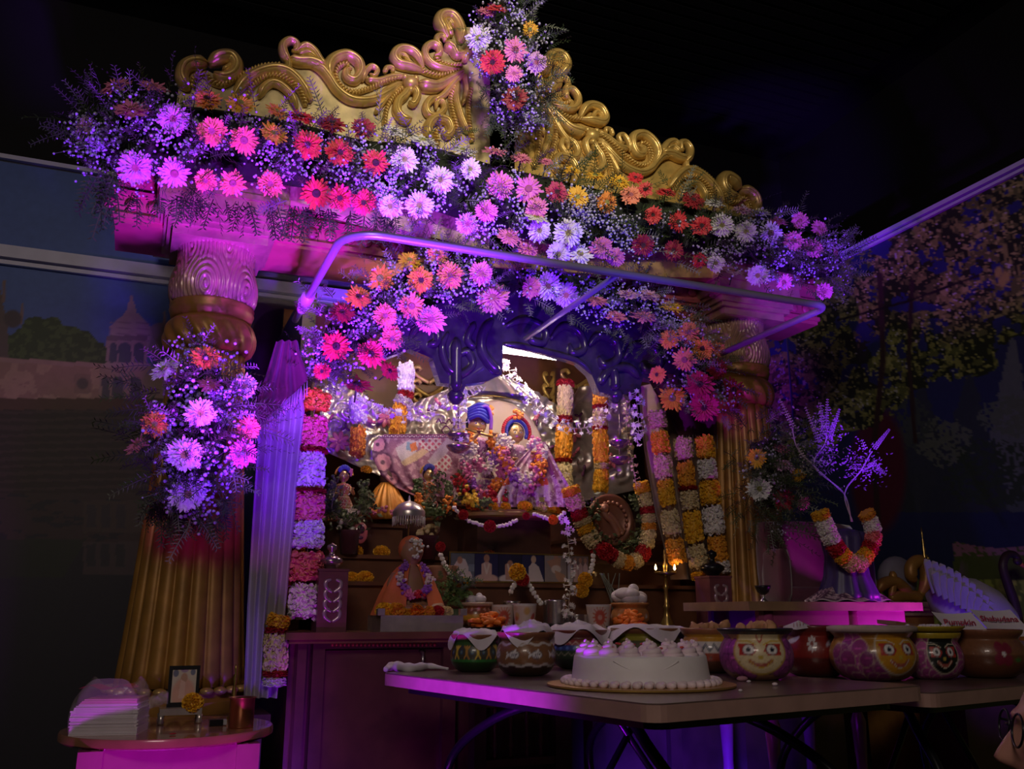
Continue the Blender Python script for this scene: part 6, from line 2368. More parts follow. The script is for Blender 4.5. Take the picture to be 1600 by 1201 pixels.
b.build('red_sprinkles', mat('red_jelly', (0.55, 0.06, 0.05), .3), root, smooth=False)['kind'] = 'stuff'
# smile-shaped crease in the icing
toc = math.atan2(-c.y, -c.x)
pts = []
for i in range(20):
    t_ = i / 19
    a = toc + .45 - .95 * t_ + .12
    z = H * (.86 - .34 * math.sin(t_ * math.pi))
    pts.append(c + Vector((R * .978 * math.cos(a), R * .978 * math.sin(a), z)))
MB().tube(pts, .0012, 6).build('icing_crease', m_cream_i, root)
# cloth strip and crumbs on the table
root = thing('folded_cloth', 'rolled white cloth lying at the table corner before the cabinet door', 'cloth', PZ(660, 1046, TZ))
pts = [PZ(u, v, TZ) + Vector((0, 0, h)) for u, v, h in ((602, 1049, .006), (614, 1047, .013), (640, 1049, .010), (670, 1047, .012), (700, 1048, .006))]
MB().tube(crom(pts, 8), [.004 + .010 * math.sin(math.pi * min(1, i / 32 + .08)) * (1 + .2 * math.sin(i * 1.3)) for i in range(33)], 10).build('cloth_roll', m_cloth, root)
gc = 'crumbs on the cake table'
for u, v, r in ((1050, 1082, 4), (1157, 1080, 3), (1211, 1071, 4), (1170, 1066, 3)):
    q = PZ(u, v, TZ)
    o = MB().ball(q + Vector((0, 0, r * mpp(q) * .6)), (r * mpp(q) * 1.3, r * mpp(q), r * mpp(q) * .7), 1).build('crumb', m_icing if r != 3 else m_cloth)
    tag(o, 'small cake crumb lying on the table before the yellow-faced pot', 'crumb', gc)
root = thing('used_napkin', 'pink stained paper scrap on the table between cake and face pot', 'napkin', PZ(1172, 1062, TZ))
b = MB()
for i in range(3):
    q = PZ(1160 + i * 9, 1064 - i * 3, TZ)
    b.ball(q + Vector((0, 0, .006 + .004 * i)), (.016, .010, .007), 1, M=Matrix.Rotation(i, 4, 'Z'))
b.build('paper_scrap', mat('stained_paper', (0.45, 0.22, 0.28), .7), root)['kind'] = 'stuff'

# ------------------------------------------------------------------ round side table
RZ = 0.64
c = PZ(265, 1135, RZ)
c = Vector((c.x, c.y + .0, RZ))
k = mpp(c)
R = 157 * k
root = thing('round_side_table', 'round wooden side table on a square red frame by the near column', 'table', (c.x, c.y, 0))
MB().lathe([(R * .96, -.024), (R, -.018), (R, -.004), (R * .99, 0), (.002, 0)], 80, c).build('round_top', mat('polished_rosewood', (0.30, 0.13, 0.075), .22, var=.25, scale=8, coat=.5), root, angle=40)
m_redl = mat('red_lacquer', (0.36, 0.07, 0.20), .25, var=.1, coat=.6)
fw_ = R * .68
b = MB()
for s in (-1, 1):
    MB().box((c.x - fw_, c.y + s * fw_ - .015, RZ - .11), (c.x + fw_, c.y + s * fw_ + .015, RZ - .024)).build('apron', m_redl, root, smooth=False)
    MB().box((c.x + s * fw_ - .015, c.y - fw_ + .016, RZ - .11), (c.x + s * fw_ + .015, c.y + fw_ - .016, RZ - .024)).build('apron', m_redl, root, smooth=False)
    for s2 in (-1, 1):
        MB().box((c.x + s * fw_ - .026, c.y + s2 * fw_ - .026, 0), (c.x + s * fw_ + .026, c.y + s2 * fw_ + .026, RZ - .025)).build('leg', m_redl, root, smooth=False)
# napkin pack
p0 = PZ(112, 1150, RZ)
cx = PZ(170, 1144, RZ)
root = thing('napkin_pack', 'stack of white paper napkins in clear plastic with red print', 'napkins', cx)
wd, hh, dp = 92 * k, 50 * k, .11
ra = math.radians(-14)
for i in range(22):
    z = RZ + i * hh / 22
    f = 1 - .25 * max(0, (i - 14) / 8)
    b = MB().cbox((cx.x + rnd.uniform(-.002, .002) + (1 - f) * .05, cx.y + rnd.uniform(-.002, .002), z + hh / 48), (wd * f * 1.02, dp, hh / 25), rotz=ra)
    b.build('napkin', m_cloth if i < 19 else mat('pink_napkin', (0.62, 0.32, 0.40), .8), root, smooth=False)
m_plas = mat('clear_plastic_film', (0.85, 0.75, 0.80), .08, trans=.0, alpha=.16, var=.02)
n1, n2 = 12, 40
P = np.zeros((n1, n2 + 1, 3))
for i in range(n1):
    t_ = i / (n1 - 1)
    for j in range(n2 + 1):
        a = 2 * math.pi * (j % n2) / n2
        s = (1 - .30 * t_ ** 4) * (1 + .04 * math.sin(5 * a + 7 * t_))
        q = lambda x: math.copysign(abs(x) ** .35, x)
        x = q(math.cos(a)) * (wd / 2 + .008) * s
        y = q(math.sin(a)) * (dp / 2 + .008) * s
        P[i, j] = (cx.x + x * math.cos(ra) - y * math.sin(ra), cx.y + x * math.sin(ra) + y * math.cos(ra), RZ + .001 + t_ * 72 * k * (1 + .08 * math.sin(3 * a)))
MB().grid(P).build('plastic_film', m_plas, root)
P2 = np.zeros((6, 20, 3))
for i in range(6):
    for j in range(20):
        x = (j / 19 - .55) * wd * .8
        y = (i / 5 - .5) * dp * .7 - .01
        P2[i, j] = (cx.x + x * math.cos(ra) - y * math.sin(ra), cx.y + x * math.sin(ra) + y * math.cos(ra), RZ + 66 * k + .006 * math.sin(j * .5) - .006 * abs(j / 19 - .5))
MB().grid(P2).build('red_print', mat('red_film_print', (0.45, 0.03, 0.06), .3), root)
P3 = np.zeros((6, 14, 3))
e = cx + Vector((math.cos(ra), math.sin(ra), 0)) * wd * .5
for i in range(6):
    for j in range(14):
        P3[i, j] = (e.x + .012 + i * .008, e.y + (j / 13 - .5) * dp * (.35 + .13 * i), RZ + 40 * k + .014 * math.sin(j * 1.6 + i) + i * .003)
MB().grid(P3).build('film_twist', m_plas, root)

# small picture on silver stool, marigold, pot, bell lamp, match box
sp = PZ(280, 1129, RZ)
root = thing('silver_stool', 'tiny embossed silver stool under the framed picture', 'stool', sp)
b = MB().box((sp.x - 32 * k, sp.y - .035, RZ + 14 * k), (sp.x + 32 * k, sp.y + .035, RZ + 24 * k))
b.build('stool_top', m_silver, root, smooth=False)
for sx in (-1, 1):
    for s2 in (-1, 1):
        MB().lathe([(.006, 0), (.009, .004), (.006, .012), (.008, 14 * k)], 10, (sp.x + sx * 29 * k, sp.y + s2 * .028, RZ)).build('stool_leg', m_silver, root)
root = thing('framed_picture', 'small black framed picture of a pink-robed seated figure', 'picture', (sp.x, sp.y + .01, RZ + 24 * k))
wf, hf = 24 * k, 64 * k
zf = RZ + 24 * k
tiltm = Matrix.Translation((sp.x + .004, sp.y + .012, zf)) @ Matrix.Rotation(-.10, 4, 'X')
def tb(lo, hi):
    b = MB().box(lo, hi)
    V = b.v[0]
    b.v[0] = np.array([tuple(tiltm @ Vector(x)) for x in V])
    return b
for lo, hi in (((-wf, -.006, 0), (-wf + .008, .006, hf)), ((wf - .008, -.006, 0), (wf, .006, hf)), ((-wf + .008, -.006, hf - .009), (wf - .008, .006, hf)), ((-wf + .008, -.006, 0), (wf - .008, .006, .011))):
    tb(lo, hi).build('frame_bar', m_blk, root, smooth=False)
xs, zs = np.meshgrid(np.linspace(-wf + .007, wf - .007, 50), np.linspace(.009, hf - .008, 70))
pp = Paint(xs / wf, zs / hf, (0.60, 0.52, 0.45))
pp.ell(-.55, .82, .18, .09, (0.15, 0.16, 0.26)).ell(.55, .84, .16, .08, (0.15, 0.16, 0.26)).ell(0, .9, .25, .07, (0.40, 0.25, 0.42))
pp.ell(0, .30, .75, .40, (0.66, 0.36, 0.28)).ell(0, .70, .22, .12, (0.50, 0.28, 0.2)).poly([(-.2, .66), (-.3, .2), (.1, .2), (.1, .6)], (0.72, 0.46, 0.40)).rect(-1, 0, 1, .1, (0.5, 0.4, 0.36))
G_ = np.stack([xs, np.full_like(xs, -.003), zs], -1).reshape(-1, 3)
G_ = np.array([tuple(tiltm @ Vector(x)) for x in G_]).reshape(xs.shape + (3,))
MB().grid(G_, pp.c).build('picture_print', m_print, root)
tb((-wf + .004, 0, .004), (wf - .004, .005, hf - .004)).build('backing', m_blk, root, smooth=False)
q = Vector((sp.x + 17 * k, sp.y - .02, RZ + 24 * k))
marigold(q, 17 * k, Yl, 'yellow marigold placed before the small framed picture', n=Vector((.1, -.7, .6)).normalized())
m_cop = mat('copper', (0.50, 0.20, 0.10), .28, .9, var=.12)
q = PZ(376, 1136, RZ)
root = thing('copper_cup', 'straight-sided copper cup at the edge of the round table', 'cup', q)
rc = 19 * k
MB().lathe([(rc, 0), (rc * 1.0, .004), (rc, 42 * k), (rc * 1.12, 44 * k), (rc * 1.12, 45 * k), (rc * .96, 44 * k), (rc * .95, .006), (.002, .006)], 40, (q.x, q.y, RZ)).build('cup_body', m_cop, root)
q = PZ(363, 1124, RZ)
root = thing('brass_figurine', 'slim brass spire lamp standing behind the copper cup', 'lamp', q)
MB().lathe([(8 * k, 0), (9 * k, 4 * k), (4 * k, 10 * k), (5 * k, 24 * k), (2.5 * k, 30 * k), (4.5 * k, 46 * k), (2 * k, 54 * k), (4 * k, 66 * k), (1.5 * k, 74 * k), (2.5 * k, 82 * k), (.4 * k, 90 * k)], 18, (q.x, q.y, RZ)).build('spire', m_brass, root)
q = PZ(341, 1133, RZ)
root = thing('match_box', 'small dark match box lying beside the copper cup', 'box', q)
MB().cbox((q.x - .006, q.y, RZ + 5 * k), (20 * k, .03, 9 * k)).build('sleeve', m_blk, root, smooth=False)
MB().cbox((q.x + 7 * k, q.y, RZ + 5 * k), (10 * k, .026, 7 * k)).build('tray', mat('grey_card', (0.35, 0.35, 0.36), .7), root, smooth=False)
q = PZ(270, 1148, RZ)
root = thing('petal_scrap', 'red petal fallen on the round table top', 'petal', q)
MB().ball((q.x, q.y, RZ + .003), (.008, .006, .002), 1).build('petal', mat('red_petal', (0.4, 0.02, 0.03), .6), root)

# ------------------------------------------------------------------ things on the altar counter
def on(u, z, Y):
    p = PY(u, 980, Y)
    return Vector((p.x, Y, z))
# photo strip
root = thing('photo_strip', 'long gilt framed strip of saint portraits on the lower altar step', 'picture', on(812, LZ1, 3.31))
fy = 3.31
pl, pr_ = PY(701, 905, fy), PY(922, 905, fy)
zt = PY(812, 864, fy).z
z0 = LZ1 + .004
MB().box((pl.x, fy, z0), (pr_.x, fy + .012, zt)).build('backing', m_blk, root, smooth=False)
for lo, hi in (((pl.x, fy - .004, zt - .005), (pr_.x, fy, zt)), ((pl.x, fy - .004, z0), (pr_.x, fy, z0 + .005)), ((pl.x, fy - .004, z0 + .005), (pl.x + .005, fy, zt - .005)), ((pr_.x - .005, fy - .004, z0 + .005), (pr_.x, fy, zt - .005))):
    MB().box(lo, hi).build('gilt_bar', m_brass, root, smooth=False)
xs_ = np.linspace(pl.x + .006, pr_.x - .006, 7)
bgs = [(0.12, 0.14, 0.20), (0.02, 0.02, 0.10), (0.015, 0.015, 0.06), (0.02, 0.02, 0.09), (0.28, 0.24, 0.24), (0.20, 0.14, 0.14)]
robes = [(0.62, 0.56, 0.62), (0.58, 0.40, 0.38), (0.62, 0.55, 0.58), (0.60, 0.54, 0.56), (0.60, 0.52, 0.50), (0.58, 0.38, 0.36)]
for i in range(6):
    X, Z = np.meshgrid(np.linspace(xs_[i] + .001, xs_[i + 1] - .001, 46), np.linspace(z0 + .006, zt - .006, 50))
    pp = Paint((X - xs_[i]) / (xs_[i + 1] - xs_[i]), (Z - z0) / (zt - z0), bgs[i])
    skin = (0.42, 0.22, 0.16)
    if i == 0:
        pp.poly([(.1, 0), (.15, .55), (.35, .82), (.6, .75), (.8, .4), (1, 0)], robes[0]).ell(.38, .72, .11, .12, skin).put((pp.x > .75) & (pp.y > .35) & (pp.y < .6), (0.2, 0.25, 0.35))
    elif i in (1, 2):
        pp.ell(.5, .12, .48, .16, robes[i]).poly([(.3, .1), (.28, .6), (.5, .72), (.72, .6), (.7, .1)], robes[i] if i == 1 else (0.48, 0.28, 0.22)).ell(.5, .80 if i == 1 else .62, .12, .13, skin)
        pp.line([(.4, .6), (.5, .3), (.6, .6)], .07, (0.7, 0.62, 0.6))
    elif i == 3:
        pp.poly([(.3, .0), (.3, .55), (.5, .72), (.75, .55), (.95, .1), (.95, 0)], robes[3]).ell(.52, .80, .11, .13, (0.55, 0.40, 0.30)).ell(.1, .15, .25, .2, (0.6, 0.5, 0.5))
    elif i == 4:
        pp.poly([(.1, .75), (.45, .85), (.75, .9), (.7, .5), (.35, .45)], (0.42, 0.24, 0.17)).ell(.52, .48, .22, .14, robes[4]).poly([(.45, .45), (.9, .3), (.95, 0), (.7, 0), (.5, .2)], (0.45, 0.26, 0.18)).ell(.52, .92, .1, .1, skin)
    else:
        for cx_ in (.15, .4, .62, .85):
            pp.poly([(cx_ - .1, 0), (cx_ - .1, .6), (cx_, .75), (cx_ + .1, .6), (cx_ + .1, 0)], (0.60, 0.42, 0.42) if cx_ > .3 else (0.5, 0.5, 0.58)).ell(cx_, .8, .07, .09, skin)
    MB().grid(np.stack([X, np.full_like(X, fy - .0015), Z], -1), pp.c).build('portrait_print', m_print, root)

def paper_cup(u, Y, rpx, hpx, label, paintcol, vb):
    c = PY(u, vb, Y)
    c = Vector((c.x, Y, CZ))
    k = mpp(c)
    n = 100
    ang0 = math.atan2(-c.y, -c.x)
    ph = np.linspace(-math.pi, math.pi, n + 1)
    zf = np.linspace(0, 1, 36)
    PH, ZZ = np.meshgrid(ph, zf)
    RR = rpx * k * (.76 + .24 * ZZ)
    G_ = np.stack([c.x + RR * np.cos(ang0 + PH), c.y + RR * np.sin(ang0 + PH), c.z + hpx * k * ZZ], -1)
    pp = Paint(PH, ZZ, (0.66, 0.52, 0.48))
    if paintcol == 'sun':
        for cx_ in (-2.1, 0.1, 2.2):
            for q in range(16):
                a = q * math.pi / 8
                pp.line([(cx_ + .42 * math.cos(a), .5 + .30 * math.sin(a)), (cx_ + .66 * math.cos(a), .5 + .44 * math.sin(a))], .06, (0.55, 0.16, 0.10))
            pp.ell(cx_, .5, .46, .30, (0.55, 0.09, 0.06))
            pp.ell(cx_, .5, .2, .1, (0.62, 0.35, 0.28))
    else:
        for q in range(26):
            pp.ell(rnd.uniform(-3, 3), rnd.uniform(.2, .85), rnd.uniform(.15, .35), rnd.uniform(.08, .16), rnd.choice([(0.58, 0.16, 0.06), (0.62, 0.36, 0.14), (0.45, 0.07, 0.07), (0.60, 0.42, 0.32)]), .3)
    pp.put(ZZ > .93, (0.72, 0.68, 0.68))
    root = thing('paper_cup', label, 'cup', c, 'paper cups on the altar counter')
    MB().grid(G_, pp.c).build('cup_wall', vmat('printed_paper', .5, noise=.05), root)
    MB().tube([c + Vector((rpx * k * math.cos(a), rpx * k * math.sin(a), hpx * k)) for a in np.linspace(0, 2 * math.pi, 40)[:-1]], .0016, 6, closed=True).build('rolled_rim', m_cloth, root)
    MB().lathe([(rpx * k * .77, .001), (rpx * k * .77, .003)], 24, c).build('cup_base', m_cloth, root)
paper_cup(786, 3.10, 19, 38, 'paper cup with red sun print half behind the fruit-print cup', 'sun', 975)
paper_cup(820, 3.04, 19, 40, 'paper cup with orange fruit print beside the steel tumbler', 'fruit', 976)
paper_cup(936, 3.04, 20, 38, 'paper cup with red sun print beside the low steel bowl', 'sun', 972)
def steel(u, Y, r, h, label, z0=CZ):
    c = on(u, z0, Y)
    k = mpp(c)
    root = thing('steel_tumbler', label, 'tumbler', c)
    MB().lathe([(r * k, 0), (r * k, h * k * .2), (r * k * 1.02, h * k * .94), (r * k * 1.06, h * k), (r * k * .98, h * k), (r * k * .95, .004), (.001, .004)], 40, c).build('tumbler_wall', m_steel, root)
steel(868, 3.12, 19, 42, 'tall plain steel tumbler between paper cups', CZ + .008)
steel(902, 3.08, 18, 20, 'low steel bowl under the tuberose string end', CZ + .008)
c = on(880, CZ, 3.10)
k = mpp(c)
o = MB().lathe([(40 * k, 0), (46 * k, .006), (46 * k, .008), (30 * k, .004), (.002, .004)], 40, c).build('dark_plate', m_blk)
tag(o, 'flat black plate under the steel tumbler and bowl', 'plate')
steel(800, 3.16, 14, 44, 'thin steel tumbler standing behind the paper cups')
# clay pots on the counter
def clay(u, Y, r, h, paint, label, topping=None):
    c = on(u, CZ, Y)
    k = mpp(c)
    root = thing('clay_pot', label, 'pot', c)
    prof = [(.6, 0), (.85, .15), (1, .4), (.95, .68), (.85, .8), (1.0, .93), (1.0, 1), (.9, 1), (.8, .85)]
    n = 60
    ph = np.linspace(-math.pi, math.pi, n + 1)
    pf = crom2(prof, 4)
    PH, ZZ = np.meshgrid(ph, np.array([q[1] for q in pf]))
    RR = np.meshgrid(ph, np.array([q[0] for q in pf]))[1] * r * k
    a0 = math.atan2(-c.y, -c.x)
    pp = Paint(PH, ZZ, (0.36, 0.15, 0.05))
    paint(pp)
    MB().grid(np.stack([c.x + RR * np.cos(a0 + PH), c.y + RR * np.sin(a0 + PH), c.z + ZZ * h * k], -1), pp.c).build('pot_body', m_pot, root)
    MB().lathe([(r * k * .8, h * k * .8), (r * k * .8, h * k * .82)], 20, c).build('pot_filling', m_clayin, root)
    return c, k
def pa(pp):
    stripes(pp, ((0, .35, (0.25, 0.08, 0.03)), (.35, .62, (0.55, 0.30, 0.03)), (.62, .9, (0.22, 0.07, 0.03)), (.9, 1.1, (0.45, 0.34, 0.26))))
    for i in range(14):
        pp.ell(-3 + i * .45, .76, .08, .06, (0.62, 0.36, 0.28))
        pp.ell(-2.8 + i * .45, .25, .08, .06, (0.6, 0.4, 0.3))
def pb(pp):
    stripes(pp, ((0, .3, (0.28, 0.10, 0.04)), (.3, 1.1, (0.44, 0.18, 0.06))))
    for i in range(8):
        pp.ell(-3 + i * .8, .5, .09, .06, (0.66, 0.58, 0.54))
c1, k1 = clay(744, 3.13, 26, 42, pa, 'small orange and brown dotted clay pot behind the carrot tray')
c2, k2 = clay(985, 3.10, 30, 40, pb, 'small orange clay pot with white dots under a white cloth bundle')
def bundle(c, k, r, h, label):
    root = thing('cloth_bundle', label, 'cloth', c)
    b = MB()
    for i in range(7):
        a = rnd.uniform(0, 6.28)
        b.ball(c + Vector((math.cos(a) * r * .45 * k, math.sin(a) * r * .3 * k, h * k * rnd.uniform(.2, .6))), (r * .55 * k, r * .5 * k, h * .42 * k), 2)
    b.ball(c + Vector((r * .25 * k, 0, h * k * .9)), (r * .3 * k, r * .25 * k, h * .35 * k), 2)
    b.build('cloth_folds', m_cloth, root)
bundle(c1 + Vector((.0, 0, 40 * k1)), k1, 18, 14, 'tied white cloth on the dotted clay pot')
bundle(c2 + Vector((.0, 0, 40 * k2)), k2, 30, 24, 'white cloth bundle on the small orange pot')
m_car = mat('orange_carrot', (0.82, 0.19, 0.02), .5, var=.15, scale=25)
def tray_sticks(u, Y, r, label, n, sl):
    c = on(u, CZ, Y)
    k = mpp(c)
    root = thing('snack_tray', 'black tray ' + label, 'tray', c)
    MB().lathe([(r * k * .8, 0), (r * k, .012), (r * k * 1.02, .014), (r * k * .8, .005), (.001, .005)], 36, c, M=None).build('tray_dish', m_blk, root)
    for i in range(n):
        a = rnd.uniform(0, 6.28)
        rr = r * k * rnd.uniform(0, .6)
        h = .014 + (1 - rr / (r * k)) * .052 * rnd.random()
        q = c + Vector((rr * math.cos(a), rr * math.sin(a) * .8, h))
        d = Vector((rnd.uniform(-1, 1), rnd.uniform(-.5, .5), rnd.uniform(-.2, .2))).normalized() * rnd.uniform(.018, .034)
        b = MB().tube([q - d, q - d * .5, q + d * .6, q + d], [.005, .009, .009, .005], 7)
        o = b.build('carrot_stick', m_car)
        tag(o, 'orange carrot stick heaped on the tray ' + sl, 'carrot', 'carrot sticks on the tray ' + sl)
tray_sticks(766, 3.00, 42, 'of carrot sticks before the dotted clay pot', 44, 'before the dotted clay pot')
tray_sticks(985, 3.00, 42, 'of carrot sticks before the orange clay pot', 44, 'before the small orange pot')
# oil lamp with two flames
m_flame = mat('oil_flame', (1, .8, .4), .5, emit=(1.0, 0.62, 0.25), estr=8)
c = on(1043, CZ, 3.12)
k = mpp(c)
root = thing('oil_lamp', 'tall brass oil lamp with two small flames beside the steps', 'lamp', c)
MB().lathe([(30 * k, 0), (30 * k, 3 * k), (.1 * k, 3 * k)], 30, c).build('drip_plate', m_blk, root)
MB().lathe([(12 * k, 3 * k), (11 * k, 8 * k), (6 * k, 18 * k), (4 * k, 30 * k), (6 * k, 34 * k), (3.5 * k, 38 * k), (3 * k, 60 * k), (5 * k, 64 * k), (2.6 * k, 68 * k), (2.6 * k, 82 * k)], 24, c).build('stem', m_brass, root)
MB().lathe([(3 * k, 80 * k), (16 * k, 84 * k), (18 * k, 88 * k), (14 * k, 86 * k), (2.5 * k, 85 * k), (3 * k, 92 * k), (4 * k, 98 * k), (1.5 * k, 104 * k), (2.6 * k, 112 * k), (.4 * k, 124 * k)], 24, c).build('lamp_bowl', m_brass, root)
for s in (-1, 1):
    f = c + RIGHT * (s * 15 * k) + Vector((0, 0, 90 * k))
    MB().lathe([(.2 * k, 0), (2.0 * k, 2 * k), (1.9 * k, 4.5 * k), (.9 * k, 8 * k), (.1 * k, 10 * k)], 10, f).build('flame', m_flame, root)
    l = bpy.data.lights.new('flame_light', 'POINT')
    l.energy = .04
    l.color = (1, .55, .2)
    l.shadow_soft_size = .006
    o = bpy.data.objects.new('flame_light', l)
    COL.objects.link(o)
    o.location = f + Vector((0, -.02, .02))
# carved lamp pedestals
m_purp = mat('rosewood_pedestal', (0.16, 0.05, 0.07), .35, var=.2, coat=.3)
m_leafr = mat('silver_leaf_relief', (0.50, 0.36, 0.42), .3, .5)
def pedestal(u, Y, wpx, hpx, label, dark=False):
    c = on(u, CZ, Y)
    k = mpp(c)
    w2 = wpx * k / 2
    H = hpx * k
    root = thing('lamp_pedestal', label, 'pedestal', c)
    MB().box((c.x - w2, c.y - w2, CZ), (c.x + w2, c.y + w2, CZ + H)).build('block', m_purp, root, smooth=False)
    b = MB().box((c.x - w2 * 1.06, c.y - w2 * 1.06, CZ + H), (c.x + w2 * 1.06, c.y + w2 * 1.06, CZ + H + .008))
    b.build('cap', m_purp, root, smooth=False)
    for s in (-1, 1):
        for j in range(4):
            z = CZ + H * (.22 + .16 * j)
            pts = [(c.x + s * .002, z - H * .05), (c.x + s * w2 * .45, z + H * .02), (c.x + s * w2 * .5, z + H * .12), (c.x + s * w2 * .16, z + H * .16)]
            MB().tube(crom([(x, c.y - w2 - .001, zz_) for x, zz_ in pts], 6), [w2 * .13 * (.5 + .5 * math.sin(math.pi * i / 18)) + .001 for i in range(19)], 8, flat=.6).build('relief_leaf', m_leafr, root)
    top = CZ + H + .008
    MB().lathe([(9 * k, 0), (10 * k, 2 * k), (14 * k, 6 * k), (19 * k, 10 * k), (19 * k, 15 * k), (11 * k, 20 * k), (5 * k, 22 * k), (4 * k, 28 * k), (8 * k, 32 * k), (8 * k, 37 * k), (3 * k, 40 * k), (.5 * k, 42 * k)], 26, (c.x, c.y, top)).build('lamp_jar', m_blk if dark else m_lampv, root)
pedestal(513, 3.03, 46, 92, 'carved rosewood lamp pedestal with violet-lit leaf relief by the thick garland')
pedestal(1118, 3.02, 40, 78, 'carved dark lamp pedestal below the yellow garlands', True)
# silver platform with the robed seated figure
sc = on(652, CZ, 3.06)
k = mpp(sc)
root = thing('silver_platform', 'low silver box platform carrying the orange-robed figure', 'platform', sc)
w2 = 66 * k
MB().box((sc.x - w2, sc.y - .06, CZ), (sc.x + w2, sc.y + .12, CZ + 24 * k)).build('platform_box', m_silver, root, smooth=False)
for s in (-1, 1):
    MB().box((sc.x + s * w2 - .012, sc.y - .066, CZ + 24 * k), (sc.x + s * w2 + .012, sc.y - .046, CZ + 34 * k)).build('corner_post', m_silver, root, smooth=False)
fz = CZ + 24 * k
fb = Vector((sc.x - 6 * k, sc.y + .05, fz))
root = thing('seated_figure', 'seated figurine in orange robe with garland on the silver platform', 'figurine', fb)
def fig_(x, y, z):
    return fb + Vector((x * k, y * k, z * k))
b = MB()
prof = [(46, 0, 34), (48, 6, 36), (42, 18, 30), (32, 34, 22), (28, 48, 19), (27, 60, 17), (20, 70, 14), (9, 76, 9), (9, 80, 9), (15, 86, 14), (19, 96, 17), (19, 106, 17), (15, 116, 14), (6, 123, 6)]
V, F = [], []
n = 32
for rx_, z, ry_ in prof:
    for i in range(n):
        a = 2 * math.pi * i / n
        yy = ry_ * math.sin(a)
        if 92 < z < 104 and abs(a - 1.5 * math.pi) < .25:
            yy -= 3
        V.append(tuple(fig_(rx_ * math.cos(a), yy, z)))
for i in range(len(prof) - 1):
    for q in range(n):
        F.append((i * n + q, i * n + (q + 1) % n, (i + 1) * n + (q + 1) % n, (i + 1) * n + q))
F += [tuple(range(n - 1, -1, -1)), tuple((len(prof) - 1) * n + q for q in range(n))]
b.add(V, F)
for s in (-1, 1):
    b.tube(crom([fig_(s * 24, 0, 62), fig_(s * 32, -8, 42), fig_(s * 14, -26, 30), fig_(s * 4, -30, 34)], 6), [9 * k] * 7 + [7 * k] * 7 + [5 * k] * 5, 8)
    for f in range(4):
        b.tube([fig_(s * (3 + 2 * f), -31, 34), fig_(s * (2 + 2 * f), -36, 36), fig_(s * (1 + 2 * f), -38, 33)], 1.6 * k, 5)
    b.tube(crom([fig_(s * 20, -10, 6), fig_(s * 44, -20, 10), fig_(s * 20, -32, 8), fig_(-s * 10, -34, 8)], 6), 10 * k, 8)
b.build('body', mat('tan_idol_skin', (0.34, 0.17, 0.10), .5), root)
m_rob = mat('orange_cotton_robe', (0.62, 0.15, 0.05), .75, var=.12, scale=12, bump=.2)
b = MB()
pr2 = [(62, 0, 44), (58, 10, 42), (50, 30, 36), (40, 50, 28), (31, 64, 21), (22, 74, 16), (14, 80, 13)]
V, F = [], []
n = 60
for rx_, z, ry_ in pr2:
    for i in range(n + 1):
        a = -math.pi * .40 + (2 * math.pi - .2 * math.pi) * i / n
        V.append(tuple(fig_((rx_ + 1.5 * math.sin(9 * a)) * math.cos(a), (ry_ + 1.5 * math.sin(9 * a)) * math.sin(a), z)))
for i in range(len(pr2) - 1):
    for q in range(n):
        F.append((i * (n + 1) + q, i * (n + 1) + q + 1, (i + 1) * (n + 1) + q + 1, (i + 1) * (n + 1) + q))
b.add(V, F).build('robe', m_rob, root)
b = MB().ball(fig_(0, 3, 104), (21 * k, 18 * k, 22 * k), 2)
b.build('hood', m_rob, root)
b = MB()
for i in range(46):
    b.ball(fig_(rnd.gauss(4, 6), -16 + rnd.uniform(-3, 1), rnd.uniform(88, 118)), 2.6 * k, 0)
b.build('jewelled_veil', m_pearl, root)['kind'] = 'stuff'
def loopg(pts, cols, r, nm):
    ring_garland(root, [fig_(*p) for p in pts], r * k, cols, 50, nm)
loopg([(-14, -16, 78), (-24, -24, 58), (-18, -34, 40), (-4, -38, 30), (14, -36, 38), (24, -26, 56), (14, -16, 78)], ['purple', 'white', 'purple', 'pink', 'red', 'purple', 'white', 'purple'], 5.5, 'flower_collar')
# parasol
ub = fig_(-2, 14, 0)
root = thing('parasol', 'little fringed silver parasol over the orange-robed figurine', 'parasol', ub)
ut = PY(635, 796, 3.12)
MB().tube([ub, Vector((ub.x, ub.y, ut.z + .01))], .0025, 8).build('pole', m_brass, root)
cz_ = PY(635, 800, ub.y).z
MB().lathe([(26 * k, -8 * k), (27 * k, 0), (25 * k, 4 * k), (18 * k, 12 * k), (8 * k, 17 * k), (2 * k, 19 * k), (2 * k, 24 * k), (.4 * k, 28 * k)], 40, (ub.x, ub.y, cz_), cap=False).build('canopy', m_silver, root)
can_ = bpy.data.objects[root.children[-1].name]
b = MB()
for i in range(40):
    a = 2 * math.pi * i / 40
    p_ = Vector((ub.x + 26.5 * k * math.cos(a), ub.y + 26.5 * k * math.sin(a), cz_ - 8 * k))
    b.tube([p_, p_ - Vector((0, 0, rnd.uniform(10, 16) * k))], .7 * k, 4)
b.build('fringe', m_pearl, can_)['kind'] = 'stuff'
gf = 'blossoms at the feet of the orange-robed figurine'
for u, r, c_ in ((600, 15, Yl), (618, 15, Go), (648, 14, O), (668, 12, Go), (683, 12, Rd), (697, 11, C), (634, 10, Yl)):
    p_ = on(u, fz + .001, sc.y - .03)
    nm = {Yl: 'yellow', Go: 'golden', O: 'orange', Rd: 'dark red', C: 'cream'}[c_]
    marigold(p_, r * k, c_, nm + ' blossom lying on the silver platform before the orange-robed figurine', gf)
